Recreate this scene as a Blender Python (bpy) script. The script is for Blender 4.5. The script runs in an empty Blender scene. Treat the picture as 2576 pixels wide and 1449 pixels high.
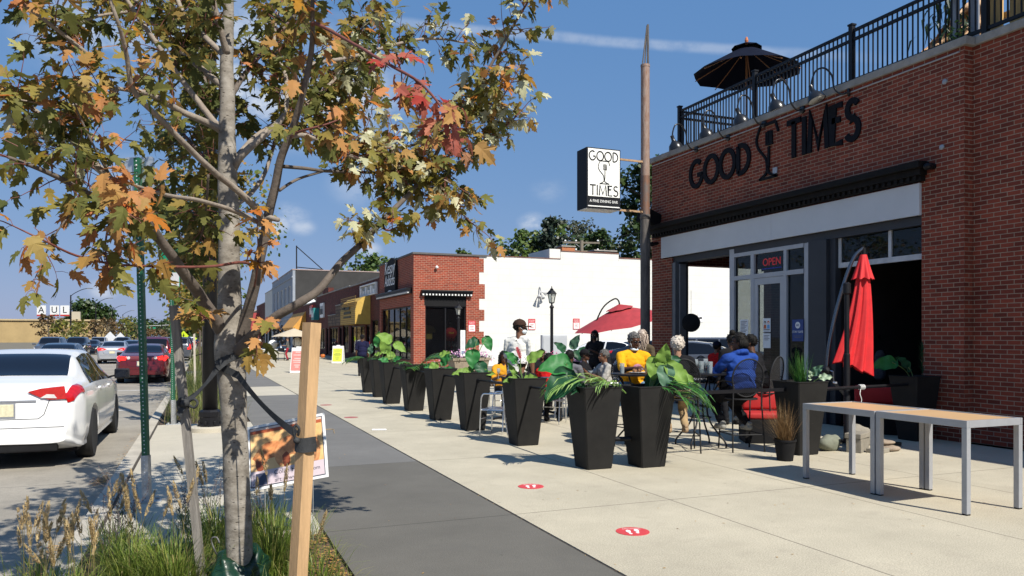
import bpy,bmesh,math,random
from mathutils import Vector,Matrix,Euler,noise
R=random.Random(7)
rad=math.radians
PI=math.pi
SC=bpy.context.scene
COL=SC.collection
V=Vector
CA=rad(22.33);CF=1950.0;CH=1.6
SA,CC=math.sin(CA),math.cos(CA)
def P(u,v,d):
 xr=(u-1288)/CF
 return V((d*(xr*CC+SA),d*(CC-xr*SA),CH+d*(848-v)/CF))
def G(u,v,z=0.0):
 p=P(u,v,(CH-z)*CF/(v-848));p.z=z
 return p
def PX(u,v,x=10.76):
 xr=(u-1288)/CF
 return P(u,v,x/(xr*CC+SA))
def PY(u,v,y):
 xr=(u-1288)/CF
 return P(u,v,y/(CC-xr*SA))
def base_matrix(o):
 m=Matrix.Identity(4)
 while o is not None:
  m=o.matrix_basis@m
  o=o.parent
 return m
def tag(o,label=None,cat=None,group=None,kind=None):
 if label:o['label']=label
 if cat:o['category']=cat
 if group:o['group']=group
 if kind:o['kind']=kind
 return o
def thing(name,label,cat,loc=(0,0,0),rz=0.0,group=None):
 o=bpy.data.objects.new(name,None)
 o.empty_display_size=0.2
 COL.objects.link(o)
 o.location=loc;o.rotation_euler=(0,0,rz)
 return tag(o,label,cat,group)
def link_mesh(name,me,parent=None,local=True):
 o=bpy.data.objects.new(name,me)
 COL.objects.link(o)
 if parent is not None:
  o.parent=parent
  if not local:me.transform(base_matrix(parent).inverted())
 return o
def obj(name,bm,mat,parent=None,local=True,smooth=False,angle=None):
 bmesh.ops.recalc_face_normals(bm,faces=bm.faces[:])
 me=bpy.data.meshes.new(name)
 bm.to_mesh(me);bm.free()
 for m in(mat if isinstance(mat,(list,tuple))else[mat]):me.materials.append(m)
 if smooth:
  for p in me.polygons:p.use_smooth=True
  if angle is not None:
   me.set_sharp_from_angle(angle=rad(angle))
 return link_mesh(name,me,parent,local)
def kids(o):return[c for c in bpy.data.objects if c.parent==o]
def dup(root,loc=None,rz=None,label=None,scale=None):
 def rec(o,par):
  c=o.copy();COL.objects.link(c);c.parent=par
  for k in list(o.children):rec(k,c)
  return c
 r=rec(root,None)
 if loc is not None:r.location=loc
 if rz is not None:r.rotation_euler=(0,0,rz)
 if scale is not None:r.scale=scale
 if label:r['label']=label
 return r
def B():return bmesh.new()
def quad(bm,*ps):
 return bm.faces.new([bm.verts.new(p)for p in ps])
def box(bm,lo,hi,M=None,bev=0.0):
 (x0,y0,z0),(x1,y1,z1)=lo,hi
 ps=[V(p)for p in((x0,y0,z0),(x1,y0,z0),(x1,y1,z0),(x0,y1,z0),(x0,y0,z1),(x1,y0,z1),(x1,y1,z1),(x0,y1,z1))]
 if M is not None:ps=[M@p for p in ps]
 vs=[bm.verts.new(p)for p in ps]
 fs=[bm.faces.new([vs[i]for i in f])for f in((0,3,2,1),(4,5,6,7),(0,1,5,4),(1,2,6,5),(2,3,7,6),(3,0,4,7))]
 if bev>0:
  es=list({e for f in fs for e in f.edges})
  bmesh.ops.bevel(bm,geom=es,offset=bev,segments=2,affect='EDGES',profile=0.6)
 return vs
def cbox(bm,c,s,M=None,bev=0.0):
 return box(bm,(c[0]-s[0]/2,c[1]-s[1]/2,c[2]-s[2]/2),(c[0]+s[0]/2,c[1]+s[1]/2,c[2]+s[2]/2),M,bev)
def frame_of(d):
 d=d.normalized()
 a=V((0,0,1))if abs(d.z)<0.9 else V((1,0,0))
 x=d.cross(a).normalized();y=d.cross(x).normalized()
 return x,y
def tube(bm,pts,r,n=8,caps=True):
 pts=[V(p)for p in pts]
 rs=r if isinstance(r,(list,tuple))else[r]*len(pts)
 rings=[];px=None
 for i,p in enumerate(pts):
  if i==0:d=pts[1]-pts[0]
  elif i==len(pts)-1:d=pts[-1]-pts[-2]
  else:d=(pts[i+1]-p).normalized()+(p-pts[i-1]).normalized()
  if d.length<1e-9:d=V((0,0,1))
  d.normalize()
  if px is None:x,y=frame_of(d)
  else:
   x=px-d*px.dot(d)
   if x.length<1e-6:x,_=frame_of(d)
   x.normalize();y=d.cross(x)
  px=x
  rings.append([bm.verts.new(p+(x*math.cos(2*PI*k/n)+y*math.sin(2*PI*k/n))*rs[i])for k in range(n)])
 for a,b in zip(rings,rings[1:]):
  for k in range(n):bm.faces.new((a[k],a[(k+1)%n],b[(k+1)%n],b[k]))
 if caps:
  bm.faces.new(rings[0][::-1]);bm.faces.new(rings[-1])
def bar(bm,p0,p1,w,h=None):
 p0,p1=V(p0),V(p1);h=h or w
 d=(p1-p0).normalized()
 x=d.cross(V((0,0,1)))
 if x.length<1e-4:x=V((1,0,0))
 x.normalize();y=x.cross(d).normalized()
 q=[]
 for p in(p0,p1):
  for sx,sy in((-1,-1),(1,-1),(1,1),(-1,1)):q.append(bm.verts.new(p+x*sx*w/2+y*sy*h/2))
 for f in((3,2,1,0),(4,5,6,7),(0,1,5,4),(1,2,6,5),(2,3,7,6),(3,0,4,7)):bm.faces.new([q[i]for i in f])
def lathe(bm,prof,c=(0,0,0),n=20,M=None):
 c=V(c);rings=[]
 for r,z in prof:
  ring=[]
  for k in range(n):
   p=V((r*math.cos(2*PI*k/n),r*math.sin(2*PI*k/n),z))
   if M is not None:p=M@p
   ring.append(bm.verts.new(c+p))
  rings.append(ring)
 for a,b in zip(rings,rings[1:]):
  for k in range(n):bm.faces.new((a[k],a[(k+1)%n],b[(k+1)%n],b[k]))
 bm.faces.new(rings[0][::-1]);bm.faces.new(rings[-1])
_ico={}
def ball(bm,c,r,sub=2,M=None):
 s=(r,r,r)if isinstance(r,(int,float))else r
 if sub not in _ico:
  t=bmesh.new();bmesh.ops.create_icosphere(t,subdivisions=sub,radius=1.0);t.verts.index_update()
  _ico[sub]=([v.co.copy()for v in t.verts],[[v.index for v in f.verts]for f in t.faces]);t.free()
 c=V(c);vs=[]
 for q in _ico[sub][0]:
  p=V((q.x*s[0],q.y*s[1],q.z*s[2]))
  if M is not None:p=M@p
  vs.append(bm.verts.new(c+p))
 for f in _ico[sub][1]:bm.faces.new([vs[i]for i in f])
 return vs
def cone(bm,p0,p1,r0,r1,n=10):
 tube(bm,[p0,p1],[r0,r1],n)
def capsule(bm,p0,p1,r0,r1):
 p0,p1=V(p0),V(p1)
 ball(bm,p0,r0,2);ball(bm,p1,r1,2)
 if(p1-p0).length>1e-5:cone(bm,p0,p1,r0,r1,12)
def prism(bm,poly,thick,M):
 n=len(poly)
 a=[bm.verts.new(M@V((x,y,0)))for x,y in poly]
 b=[bm.verts.new(M@V((x,y,thick)))for x,y in poly]
 bm.faces.new(a[::-1]);bm.faces.new(b)
 for i in range(n):bm.faces.new((a[i],a[(i+1)%n],b[(i+1)%n],b[i]))
def basis(o,x,y,z=None):
 x=V(x).normalized();y=V(y).normalized();z=V(z).normalized()if z else x.cross(y)
 return Matrix(((x.x,y.x,z.x,o[0]),(x.y,y.y,z.y,o[1]),(x.z,y.z,z.z,o[2]),(0,0,0,1)))
def TR(x,y,z):return Matrix.Translation((x,y,z))
def RZ(a):return Matrix.Rotation(a,4,'Z')
def RX(a):return Matrix.Rotation(a,4,'X')
def RY(a):return Matrix.Rotation(a,4,'Y')
def smooth_pts(pts,n=6):
 pts=[tuple(p)for p in pts];out=[]
 for i in range(len(pts)-1):
  p0=pts[max(i-1,0)];p1=pts[i];p2=pts[i+1];p3=pts[min(i+2,len(pts)-1)]
  for k in range(n):
   t=k/n
   out.append(tuple(0.5*((2*b)+(c-a)*t+(2*a-5*b+4*c-d)*t*t+(-a+3*b-3*c+d)*t**3)for a,b,c,d in zip(p0,p1,p2,p3)))
 out.append(pts[-1])
 return out
def baked(bm,mods):
 me=bpy.data.meshes.new('tmp');bm.to_mesh(me);bm.free()
 return baked_mesh(me,mods)
def baked_mesh(me,mods):
 o=bpy.data.objects.new('tmp',me);COL.objects.link(o)
 for t,kw in mods:
  m=o.modifiers.new(t,t)
  for k,v in kw.items():setattr(m,k,v)
 dg=bpy.context.evaluated_depsgraph_get()
 out=bpy.data.meshes.new_from_object(o.evaluated_get(dg))
 bpy.data.objects.remove(o)
 bpy.data.meshes.remove(me)
 return out
def remeshed(name,bm,mat,parent,vox,smooth=4):
 bmesh.ops.recalc_face_normals(bm,faces=bm.faces[:])
 me=baked(bm,[('REMESH',dict(mode='VOXEL',voxel_size=vox,use_smooth_shade=True)),('SMOOTH',dict(factor=0.5,iterations=smooth))])
 me.name=name
 me.materials.clear();me.materials.append(mat)
 for p in me.polygons:p.use_smooth=True
 return link_mesh(name,me,parent)
_txt={}
def text_bm(bm,s,size,M,depth=0.004,align='CENTER',sx=1.0):
 cu=bpy.data.curves.new('lettering','FONT');cu.body=s;cu.size=size
 cu.align_x=align;cu.align_y='CENTER';cu.extrude=depth/2;cu.resolution_u=3
 o=bpy.data.objects.new('lettering',cu);COL.objects.link(o)
 dg=bpy.context.evaluated_depsgraph_get()
 me=bpy.data.meshes.new_from_object(o.evaluated_get(dg))
 bpy.data.objects.remove(o);bpy.data.curves.remove(cu)
 me.transform(M@Matrix.Diagonal((sx,1,1,1)))
 bm.from_mesh(me);bpy.data.meshes.remove(me)
def text_obj(name,s,size,M,mat,parent,depth=0.004,align='CENTER',sx=1.0):
 bm=B();text_bm(bm,s,size,M,depth,align,sx)
 return obj(name,bm,mat,parent,local=False)
def nodes_of(m):
 m.use_nodes=True
 nt=m.node_tree
 return nt,nt.nodes,nt.links,nt.nodes['Principled BSDF']
def rgba(c):return(c[0],c[1],c[2],1.0)
def hx(s):
 f=lambda c:c/12.92 if c<=0.04045 else((c+0.055)/1.055)**2.4
 return tuple(f(int(s[i:i+2],16)/255)for i in(0,2,4))
def mul(c,k):return tuple(x*k for x in c)
_mats={}
def M(name,col,rough=0.6,metal=0.0,var=0.18,scale=6.0,bump=0.0,bscale=60.0,coat=0.0,spec=0.5,trans=0.0,emit=None,estr=0.0,alt=None,stretch=None):
 if name in _mats:return _mats[name]
 m=bpy.data.materials.new(name);_mats[name]=m
 nt,N,L,b=nodes_of(m)
 tc=N.new('ShaderNodeTexCoord')
 src=tc.outputs['Object']
 if stretch:
  mp=N.new('ShaderNodeMapping');mp.inputs['Scale'].default_value=stretch
  L.new(src,mp.inputs['Vector']);src=mp.outputs['Vector']
 n=N.new('ShaderNodeTexNoise');n.inputs['Scale'].default_value=scale;n.inputs['Detail'].default_value=5.0;n.inputs['Roughness'].default_value=0.65
 L.new(src,n.inputs['Vector'])
 r=N.new('ShaderNodeMix');r.data_type='RGBA'
 mr=N.new('ShaderNodeMapRange');mr.inputs[1].default_value=0.3;mr.inputs[2].default_value=0.7
 L.new(n.outputs['Fac'],mr.inputs[0]);L.new(mr.outputs[0],r.inputs['Factor'])
 r.inputs['A'].default_value=rgba(mul(col,1-var));r.inputs['B'].default_value=rgba(alt if alt else mul(col,1+var*0.6))
 L.new(r.outputs['Result'],b.inputs['Base Color'])
 b.inputs['Roughness'].default_value=rough;b.inputs['Metallic'].default_value=metal
 b.inputs['Specular IOR Level'].default_value=spec
 b.inputs['Coat Weight'].default_value=coat;b.inputs['Coat Roughness'].default_value=0.05
 b.inputs['Transmission Weight'].default_value=trans
 if emit:b.inputs['Emission Color'].default_value=rgba(emit);b.inputs['Emission Strength'].default_value=estr
 if bump>0:
  n2=N.new('ShaderNodeTexNoise');n2.inputs['Scale'].default_value=bscale;n2.inputs['Detail'].default_value=4.0
  L.new(src,n2.inputs['Vector'])
  bp=N.new('ShaderNodeBump');bp.inputs['Strength'].default_value=bump;bp.inputs['Distance'].default_value=0.01
  L.new(n2.outputs['Fac'],bp.inputs['Height']);L.new(bp.outputs['Normal'],b.inputs['Normal'])
 return m
def wall_uv(N,L):
 g=N.new('ShaderNodeNewGeometry');sp=N.new('ShaderNodeSeparateXYZ');L.new(g.outputs['Position'],sp.inputs[0])
 sn=N.new('ShaderNodeSeparateXYZ');L.new(g.outputs['True Normal'],sn.inputs[0])
 ab=N.new('ShaderNodeMath');ab.operation='ABSOLUTE';L.new(sn.outputs['X'],ab.inputs[0])
 gt=N.new('ShaderNodeMath');gt.operation='GREATER_THAN';gt.inputs[1].default_value=0.6;L.new(ab.outputs[0],gt.inputs[0])
 mx=N.new('ShaderNodeMix');L.new(gt.outputs[0],mx.inputs['Factor']);L.new(sp.outputs['X'],mx.inputs['A']);L.new(sp.outputs['Y'],mx.inputs['B'])
 cb=N.new('ShaderNodeCombineXYZ');L.new(mx.outputs['Result'],cb.inputs['X']);L.new(sp.outputs['Z'],cb.inputs['Y'])
 return cb.outputs[0],g.outputs['Position']
def brick(name,c1,c2,mortar,bw=0.205,bh=0.0675,ms=0.006,rough=0.85,dirt=0.3,bump=0.5,blotch=None,bias=0.0):
 if name in _mats:return _mats[name]
 m=bpy.data.materials.new(name);_mats[name]=m
 nt,N,L,b=nodes_of(m)
 uv,pos=wall_uv(N,L)
 t=N.new('ShaderNodeTexBrick');L.new(uv,t.inputs['Vector'])
 t.inputs['Scale'].default_value=1.0;t.inputs['Brick Width'].default_value=bw;t.inputs['Row Height'].default_value=bh
 t.inputs['Mortar Size'].default_value=ms;t.inputs['Mortar Smooth'].default_value=0.15;t.inputs['Bias'].default_value=bias
 t.inputs['Color1'].default_value=rgba(c1);t.inputs['Color2'].default_value=rgba(c2);t.inputs['Mortar'].default_value=rgba(mortar)
 n=N.new('ShaderNodeTexNoise');n.inputs['Scale'].default_value=1.3;n.inputs['Detail'].default_value=8.0;n.inputs['Roughness'].default_value=0.7
 L.new(pos,n.inputs['Vector'])
 mr=N.new('ShaderNodeMapRange');mr.inputs[1].default_value=0.3;mr.inputs[2].default_value=0.75;mr.inputs[3].default_value=1.0-dirt;mr.inputs[4].default_value=1.0+dirt*0.4
 L.new(n.outputs['Fac'],mr.inputs[0])
 mm=N.new('ShaderNodeMix');mm.data_type='RGBA';mm.blend_type='MULTIPLY';mm.inputs['Factor'].default_value=1.0
 L.new(t.outputs['Color'],mm.inputs['A']);L.new(mr.outputs[0],mm.inputs['B'])
 out=mm.outputs['Result']
 if blotch:
  n3=N.new('ShaderNodeTexNoise');n3.inputs['Scale'].default_value=0.9;n3.inputs['Detail'].default_value=9.0;n3.inputs['Roughness'].default_value=0.75
  L.new(uv,n3.inputs['Vector'])
  m3=N.new('ShaderNodeMapRange');m3.inputs[1].default_value=0.62;m3.inputs[2].default_value=0.72;m3.inputs[4].default_value=0.55;L.new(n3.outputs['Fac'],m3.inputs[0])
  x=N.new('ShaderNodeMix');x.data_type='RGBA';L.new(m3.outputs[0],x.inputs['Factor']);L.new(out,x.inputs['A']);x.inputs['B'].default_value=rgba(blotch)
  out=x.outputs['Result']
 L.new(out,b.inputs['Base Color']);b.inputs['Roughness'].default_value=rough
 b.inputs['Specular IOR Level'].default_value=0.25
 bp=N.new('ShaderNodeBump');bp.inputs['Strength'].default_value=bump;bp.inputs['Distance'].default_value=0.006;bp.invert=True
 n2=N.new('ShaderNodeTexNoise');n2.inputs['Scale'].default_value=70;L.new(pos,n2.inputs['Vector'])
 ad=N.new('ShaderNodeMath');ad.operation='MULTIPLY_ADD';ad.inputs[1].default_value=0.35;L.new(n2.outputs['Fac'],ad.inputs[0]);L.new(t.outputs['Fac'],ad.inputs[2])
 L.new(ad.outputs[0],bp.inputs['Height']);L.new(bp.outputs['Normal'],b.inputs['Normal'])
 return m
def paving(name,col,joint,sx,sy,ox,oy,jw=0.010,var=0.16,stain=None,speck=0.3,crossonly=False):
 m=bpy.data.materials.new(name);_mats[name]=m
 nt,N,L,b=nodes_of(m)
 g=N.new('ShaderNodeNewGeometry');pos=g.outputs['Position']
 sp=N.new('ShaderNodeSeparateXYZ');L.new(pos,sp.inputs[0])
 def lines(out,period,off):
  a=N.new('ShaderNodeMath');a.operation='SUBTRACT';L.new(out,a.inputs[0]);a.inputs[1].default_value=off
  wob=N.new('ShaderNodeTexNoise');wob.inputs['Scale'].default_value=9.0;L.new(pos,wob.inputs['Vector'])
  a2=N.new('ShaderNodeMath');a2.operation='MULTIPLY_ADD';a2.inputs[1].default_value=0.012;L.new(wob.outputs['Fac'],a2.inputs[0]);L.new(a.outputs[0],a2.inputs[2])
  p=N.new('ShaderNodeMath');p.operation='PINGPONG';p.inputs[1].default_value=period/2;L.new(a2.outputs[0],p.inputs[0])
  q=N.new('ShaderNodeMapRange');q.inputs[1].default_value=jw*0.4;q.inputs[2].default_value=jw;q.inputs[3].default_value=1;q.inputs[4].default_value=0
  L.new(p.outputs[0],q.inputs[0]);return q.outputs[0]
 ly=lines(sp.outputs['Y'],sy,oy)
 if sx:
  lx=lines(sp.outputs['X'],sx,ox)
  mxx=N.new('ShaderNodeMath');mxx.operation='MAXIMUM';L.new(lx,mxx.inputs[0]);L.new(ly,mxx.inputs[1]);ln=mxx.outputs[0]
 else:ln=ly
 n=N.new('ShaderNodeTexNoise');n.inputs['Scale'].default_value=0.8;n.inputs['Detail'].default_value=9;n.inputs['Roughness'].default_value=0.68;L.new(pos,n.inputs['Vector'])
 mr=N.new('ShaderNodeMapRange');mr.inputs[1].default_value=0.3;mr.inputs[2].default_value=0.7;L.new(n.outputs['Fac'],mr.inputs[0])
 c=N.new('ShaderNodeMix');c.data_type='RGBA';L.new(mr.outputs[0],c.inputs['Factor'])
 c.inputs['A'].default_value=rgba(mul(col,1-var));c.inputs['B'].default_value=rgba(mul(col,1+var*0.5))
 n2=N.new('ShaderNodeTexNoise');n2.inputs['Scale'].default_value=95;n2.inputs['Detail'].default_value=3;L.new(pos,n2.inputs['Vector'])
 m2=N.new('ShaderNodeMapRange');m2.inputs[1].default_value=0.35;m2.inputs[2].default_value=0.65;m2.inputs[3].default_value=1-speck*0.5;m2.inputs[4].default_value=1+speck*0.3;L.new(n2.outputs['Fac'],m2.inputs[0])
 c2=N.new('ShaderNodeMix');c2.data_type='RGBA';c2.blend_type='MULTIPLY';c2.inputs['Factor'].default_value=1;L.new(c.outputs['Result'],c2.inputs['A']);L.new(m2.outputs[0],c2.inputs['B'])
 out=c2.outputs['Result']
 vo=N.new('ShaderNodeTexVoronoi');vo.inputs['Scale'].default_value=2.4;L.new(pos,vo.inputs['Vector'])
 ms=N.new('ShaderNodeMapRange');ms.inputs[1].default_value=0.022;ms.inputs[2].default_value=0.055;ms.inputs[3].default_value=0.55;ms.inputs[4].default_value=0;L.new(vo.outputs['Distance'],ms.inputs[0])
 c3=N.new('ShaderNodeMix');c3.data_type='RGBA';L.new(ms.outputs[0],c3.inputs['Factor']);L.new(out,c3.inputs['A']);c3.inputs['B'].default_value=rgba(mul(col,0.35));out=c3.outputs['Result']
 n4=N.new('ShaderNodeTexNoise');n4.inputs['Scale'].default_value=2.6;n4.inputs['Detail'].default_value=7;n4.inputs['Roughness'].default_value=0.75;n4.inputs['Distortion'].default_value=0.6;L.new(pos,n4.inputs['Vector'])
 m4=N.new('ShaderNodeMapRange');m4.inputs[1].default_value=0.53;m4.inputs[2].default_value=0.74;m4.inputs[4].default_value=0.55;L.new(n4.outputs['Fac'],m4.inputs[0])
 c4=N.new('ShaderNodeMix');c4.data_type='RGBA';L.new(m4.outputs[0],c4.inputs['Factor']);L.new(out,c4.inputs['A']);c4.inputs['B'].default_value=rgba(stain or mul(col,0.6));out=c4.outputs['Result']
 c5=N.new('ShaderNodeMix');c5.data_type='RGBA';L.new(ln,c5.inputs['Factor']);L.new(out,c5.inputs['A']);c5.inputs['B'].default_value=rgba(joint)
 L.new(c5.outputs['Result'],b.inputs['Base Color']);b.inputs['Roughness'].default_value=0.85;b.inputs['Specular IOR Level'].default_value=0.3
 bp=N.new('ShaderNodeBump');bp.inputs['Strength'].default_value=0.4;bp.inputs['Distance'].default_value=0.006
 sb=N.new('ShaderNodeMath');sb.operation='SUBTRACT';L.new(n2.outputs['Fac'],sb.inputs[0]);L.new(ln,sb.inputs[1])
 L.new(sb.outputs[0],bp.inputs['Height']);L.new(bp.outputs['Normal'],b.inputs['Normal'])
 return m
def leafmat(name,cols,trans=0.35,back=None,rough=0.45,spec=0.4,back_mix=0.28):
 m=bpy.data.materials.new(name);_mats[name]=m
 nt,N,L,b=nodes_of(m)
 g=N.new('ShaderNodeNewGeometry')
 rp=N.new('ShaderNodeValToRGB');rp.color_ramp.interpolation='LINEAR'
 el=rp.color_ramp.elements
 el[0].position=cols[0][0];el[0].color=rgba(cols[0][1]);el[1].position=cols[-1][0];el[1].color=rgba(cols[-1][1])
 for p,c in cols[1:-1]:
  e=el.new(p);e.color=rgba(c)
 L.new(g.outputs['Random Per Island'],rp.inputs['Fac'])
 n=N.new('ShaderNodeTexNoise');n.inputs['Scale'].default_value=22;L.new(g.outputs['Position'],n.inputs['Vector'])
 mr=N.new('ShaderNodeMapRange');mr.inputs[3].default_value=0.7;mr.inputs[4].default_value=1.25;L.new(n.outputs['Fac'],mr.inputs[0])
 mm=N.new('ShaderNodeMix');mm.data_type='RGBA';mm.blend_type='MULTIPLY';mm.inputs['Factor'].default_value=1;L.new(rp.outputs['Color'],mm.inputs['A']);L.new(mr.outputs[0],mm.inputs['B'])
 out=mm.outputs['Result']
 if back:
  bk=N.new('ShaderNodeMix');bk.data_type='RGBA';L.new(g.outputs['Backfacing'],bk.inputs['Factor']);L.new(out,bk.inputs['A'])
  bm_=N.new('ShaderNodeMix');bm_.data_type='RGBA';bm_.inputs['Factor'].default_value=back_mix;L.new(out,bm_.inputs['A']);bm_.inputs['B'].default_value=rgba(back);L.new(bm_.outputs['Result'],bk.inputs['B'])
  out=bk.outputs['Result']
 L.new(out,b.inputs['Base Color']);b.inputs['Roughness'].default_value=rough;b.inputs['Specular IOR Level'].default_value=spec
 tr=N.new('ShaderNodeBsdfTranslucent');L.new(out,tr.inputs['Color'])
 ms=N.new('ShaderNodeMixShader');ms.inputs[0].default_value=trans
 o=N['Material Output'];L.new(b.outputs[0],ms.inputs[1]);L.new(tr.outputs[0],ms.inputs[2]);L.new(ms.outputs[0],o.inputs['Surface'])
 return m
def glass(name,tint=(0.02,0.025,0.03),alpha=0.25,rough=0.02):
 m=bpy.data.materials.new(name);_mats[name]=m
 nt,N,L,b=nodes_of(m)
 b.inputs['Base Color'].default_value=rgba(tint);b.inputs['Roughness'].default_value=rough;b.inputs['Specular IOR Level'].default_value=0.6
 n=N.new('ShaderNodeTexNoise');n.inputs['Scale'].default_value=0.9
 tc=N.new('ShaderNodeTexCoord');L.new(tc.outputs['Object'],n.inputs['Vector'])
 bp=N.new('ShaderNodeBump');bp.inputs['Strength'].default_value=0.03;bp.inputs['Distance'].default_value=0.05;L.new(n.outputs['Fac'],bp.inputs['Height']);L.new(bp.outputs['Normal'],b.inputs['Normal'])
 t=N.new('ShaderNodeBsdfTransparent');t.inputs['Color'].default_value=(0.75,0.8,0.8,1)
 ms=N.new('ShaderNodeMixShader');ms.inputs[0].default_value=alpha
 L.new(t.outputs[0],ms.inputs[1]);L.new(b.outputs[0],ms.inputs[2]);L.new(ms.outputs[0],N['Material Output'].inputs['Surface'])
 return m
blk=M('black_metal',(0.010,0.010,0.012),0.45,0.0,0.3,5,0.1,40,spec=0.25)
blkmat=M('black_matte',(0.010,0.010,0.011),0.8,0.0,0.3,8,0.2,80,spec=0.2)
planter_m=M('charcoal_planter',(0.0135,0.013,0.0125),0.65,0.0,0.25,3.5,0.3,150,spec=0.22,alt=(0.018,0.0172,0.016))
chrome=M('brushed_aluminium',(0.75,0.76,0.78),0.28,1.0,0.1,12)
steel=M('grey_powder_coat',(0.34,0.35,0.37),0.42,0.25,0.1,6,0.05,90)
white_m=M('white_paint',(0.78,0.78,0.76),0.55,0,0.06,3)
greyframe=M('grey_frame_paint',(0.40,0.41,0.43),0.5,0,0.08,3)
bandm=M('pale_grey_panel',(0.56,0.57,0.58),0.5,0,0.06,1.2)
darkgrey=M('dark_grey_paint',(0.028,0.031,0.038),0.6,0,0.15,3)
corn_m=M('black_cornice_paint',(0.009,0.008,0.0075),0.75,0,0.4,9,0.3,40,spec=0.2)
stone_m=M('weathered_coping',(0.30,0.28,0.25),0.9,0,0.3,3,0.5,30)
soil=M('dark_potting_soil',(0.03,0.02,0.013),0.95,0,0.5,30,0.8,60)
tan=M('tan_laminate',(0.58,0.37,0.19),0.4,0,0.05,2)
redcl=M('red_canvas',(0.60,0.012,0.016),0.7,0,0.18,5,0.15,120)
maroon=M('faded_red_canvas',(0.36,0.035,0.04),0.75,0,0.2,4,0.1,90)
navycl=M('navy_canvas',(0.006,0.008,0.018),0.9,0,0.2,6,0.1,90,spec=0.08)
rubber=M('tyre_rubber',(0.012,0.012,0.012),0.8,0,0.2,20)
redpl=M('red_lens',(0.45,0.008,0.008),0.12,0,0.25,20,spec=0.6,coat=0.5)
redlit=M('lit_red_lens',(0.55,0.01,0.01),0.15,0,0.1,20,emit=(1,0.03,0.02),estr=1.2)
clearl=M('clear_lens',(0.7,0.68,0.66),0.1,0.2,0.15,25,coat=0.5)
carglass=M('car_glass',(0.006,0.008,0.013),0.04,0,0.1,2,spec=0.35)
plate_m=M('licence_plate',(0.62,0.58,0.40),0.4,0,0.2,30)
clear=glass('drinking_glass',(0.7,0.75,0.78),0.22)
winglass=glass('shop_window_glass',(0.012,0.015,0.018),0.45)
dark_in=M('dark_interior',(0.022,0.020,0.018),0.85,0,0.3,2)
cam=bpy.data.cameras.new('camera');co=bpy.data.objects.new('camera',cam);COL.objects.link(co)
co.location=(0,0,CH);co.rotation_euler=(PI/2,0,-CA)
cam.sensor_width=36;cam.lens=CF/2576*36;cam.shift_y=(848-724.5)/2576
cam.clip_end=3000;cam.clip_start=0.05
SC.camera=co
SC.render.resolution_x=1024;SC.render.resolution_y=576
sun_el=rad(47);sd=V((0.265,-0.964,0)).normalized()
sv=V((sd.x*math.cos(sun_el),sd.y*math.cos(sun_el),math.sin(sun_el)))
sl=bpy.data.lights.new('sun','SUN');so=bpy.data.objects.new('sun',sl);COL.objects.link(so)
sl.energy=5.0;sl.angle=rad(0.53);sl.color=(1.0,0.95,0.86)
so.rotation_euler=(-sv).to_track_quat('-Z','Y').to_euler();so.location=(5,-10,30)
W=bpy.data.worlds.new('World');SC.world=W;W.use_nodes=True
nt=W.node_tree;N=nt.nodes;L=nt.links
bg=N['Background']
sky=N.new('ShaderNodeTexSky');sky.sky_type='NISHITA';sky.sun_disc=False
sky.sun_elevation=sun_el;sky.sun_rotation=math.atan2(sd.x,sd.y)
sky.air_density=1.0;sky.dust_density=0.4;sky.ozone_density=2.2;sky.altitude=200
SKY_STR=0.10
bg.inputs['Strength'].default_value=SKY_STR
tcw=N.new('ShaderNodeTexCoord');dirv=tcw.outputs['Generated']
def vmath(op,a,b=None):
 n=N.new('ShaderNodeVectorMath');n.operation=op
 L.new(a,n.inputs[0])
 if b is not None:
  if isinstance(b,(tuple,V)):n.inputs[1].default_value=tuple(b)
  else:L.new(b,n.inputs[1])
 return n.outputs['Value']if op in('DOT_PRODUCT','LENGTH')else n.outputs['Vector']
def fmath(op,a,b=None,c=None):
 n=N.new('ShaderNodeMath');n.operation=op
 for i,x in enumerate((a,b,c)):
  if x is None:continue
  if isinstance(x,(int,float)):n.inputs[i].default_value=x
  else:L.new(x,n.inputs[i])
 return n.outputs[0]
def ramp(x,a,b,lo=0.0,hi=1.0,smooth=True):
 n=N.new('ShaderNodeMapRange');n.interpolation_type='SMOOTHSTEP' if smooth else 'LINEAR'
 L.new(x,n.inputs[0]);n.inputs[1].default_value=a;n.inputs[2].default_value=b;n.inputs[3].default_value=lo;n.inputs[4].default_value=hi
 return n.outputs[0]
def wnoise(scale,detail,rough=0.6,stretch=None):
 v=dirv
 if stretch:v=vmath('MULTIPLY',dirv,stretch)
 n=N.new('ShaderNodeTexNoise');n.inputs['Scale'].default_value=scale;n.inputs['Detail'].default_value=detail;n.inputs['Roughness'].default_value=rough
 L.new(v,n.inputs['Vector']);return n.outputs['Fac']
def sdir(u,v):return(P(u,v,1.0)-V((0,0,CH))).normalized()
cn=wnoise(3.2,8,0.62,(1,1,2.6))
fl=wnoise(13,6,0.65,(1,1,1.8))
cloud=None
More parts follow.
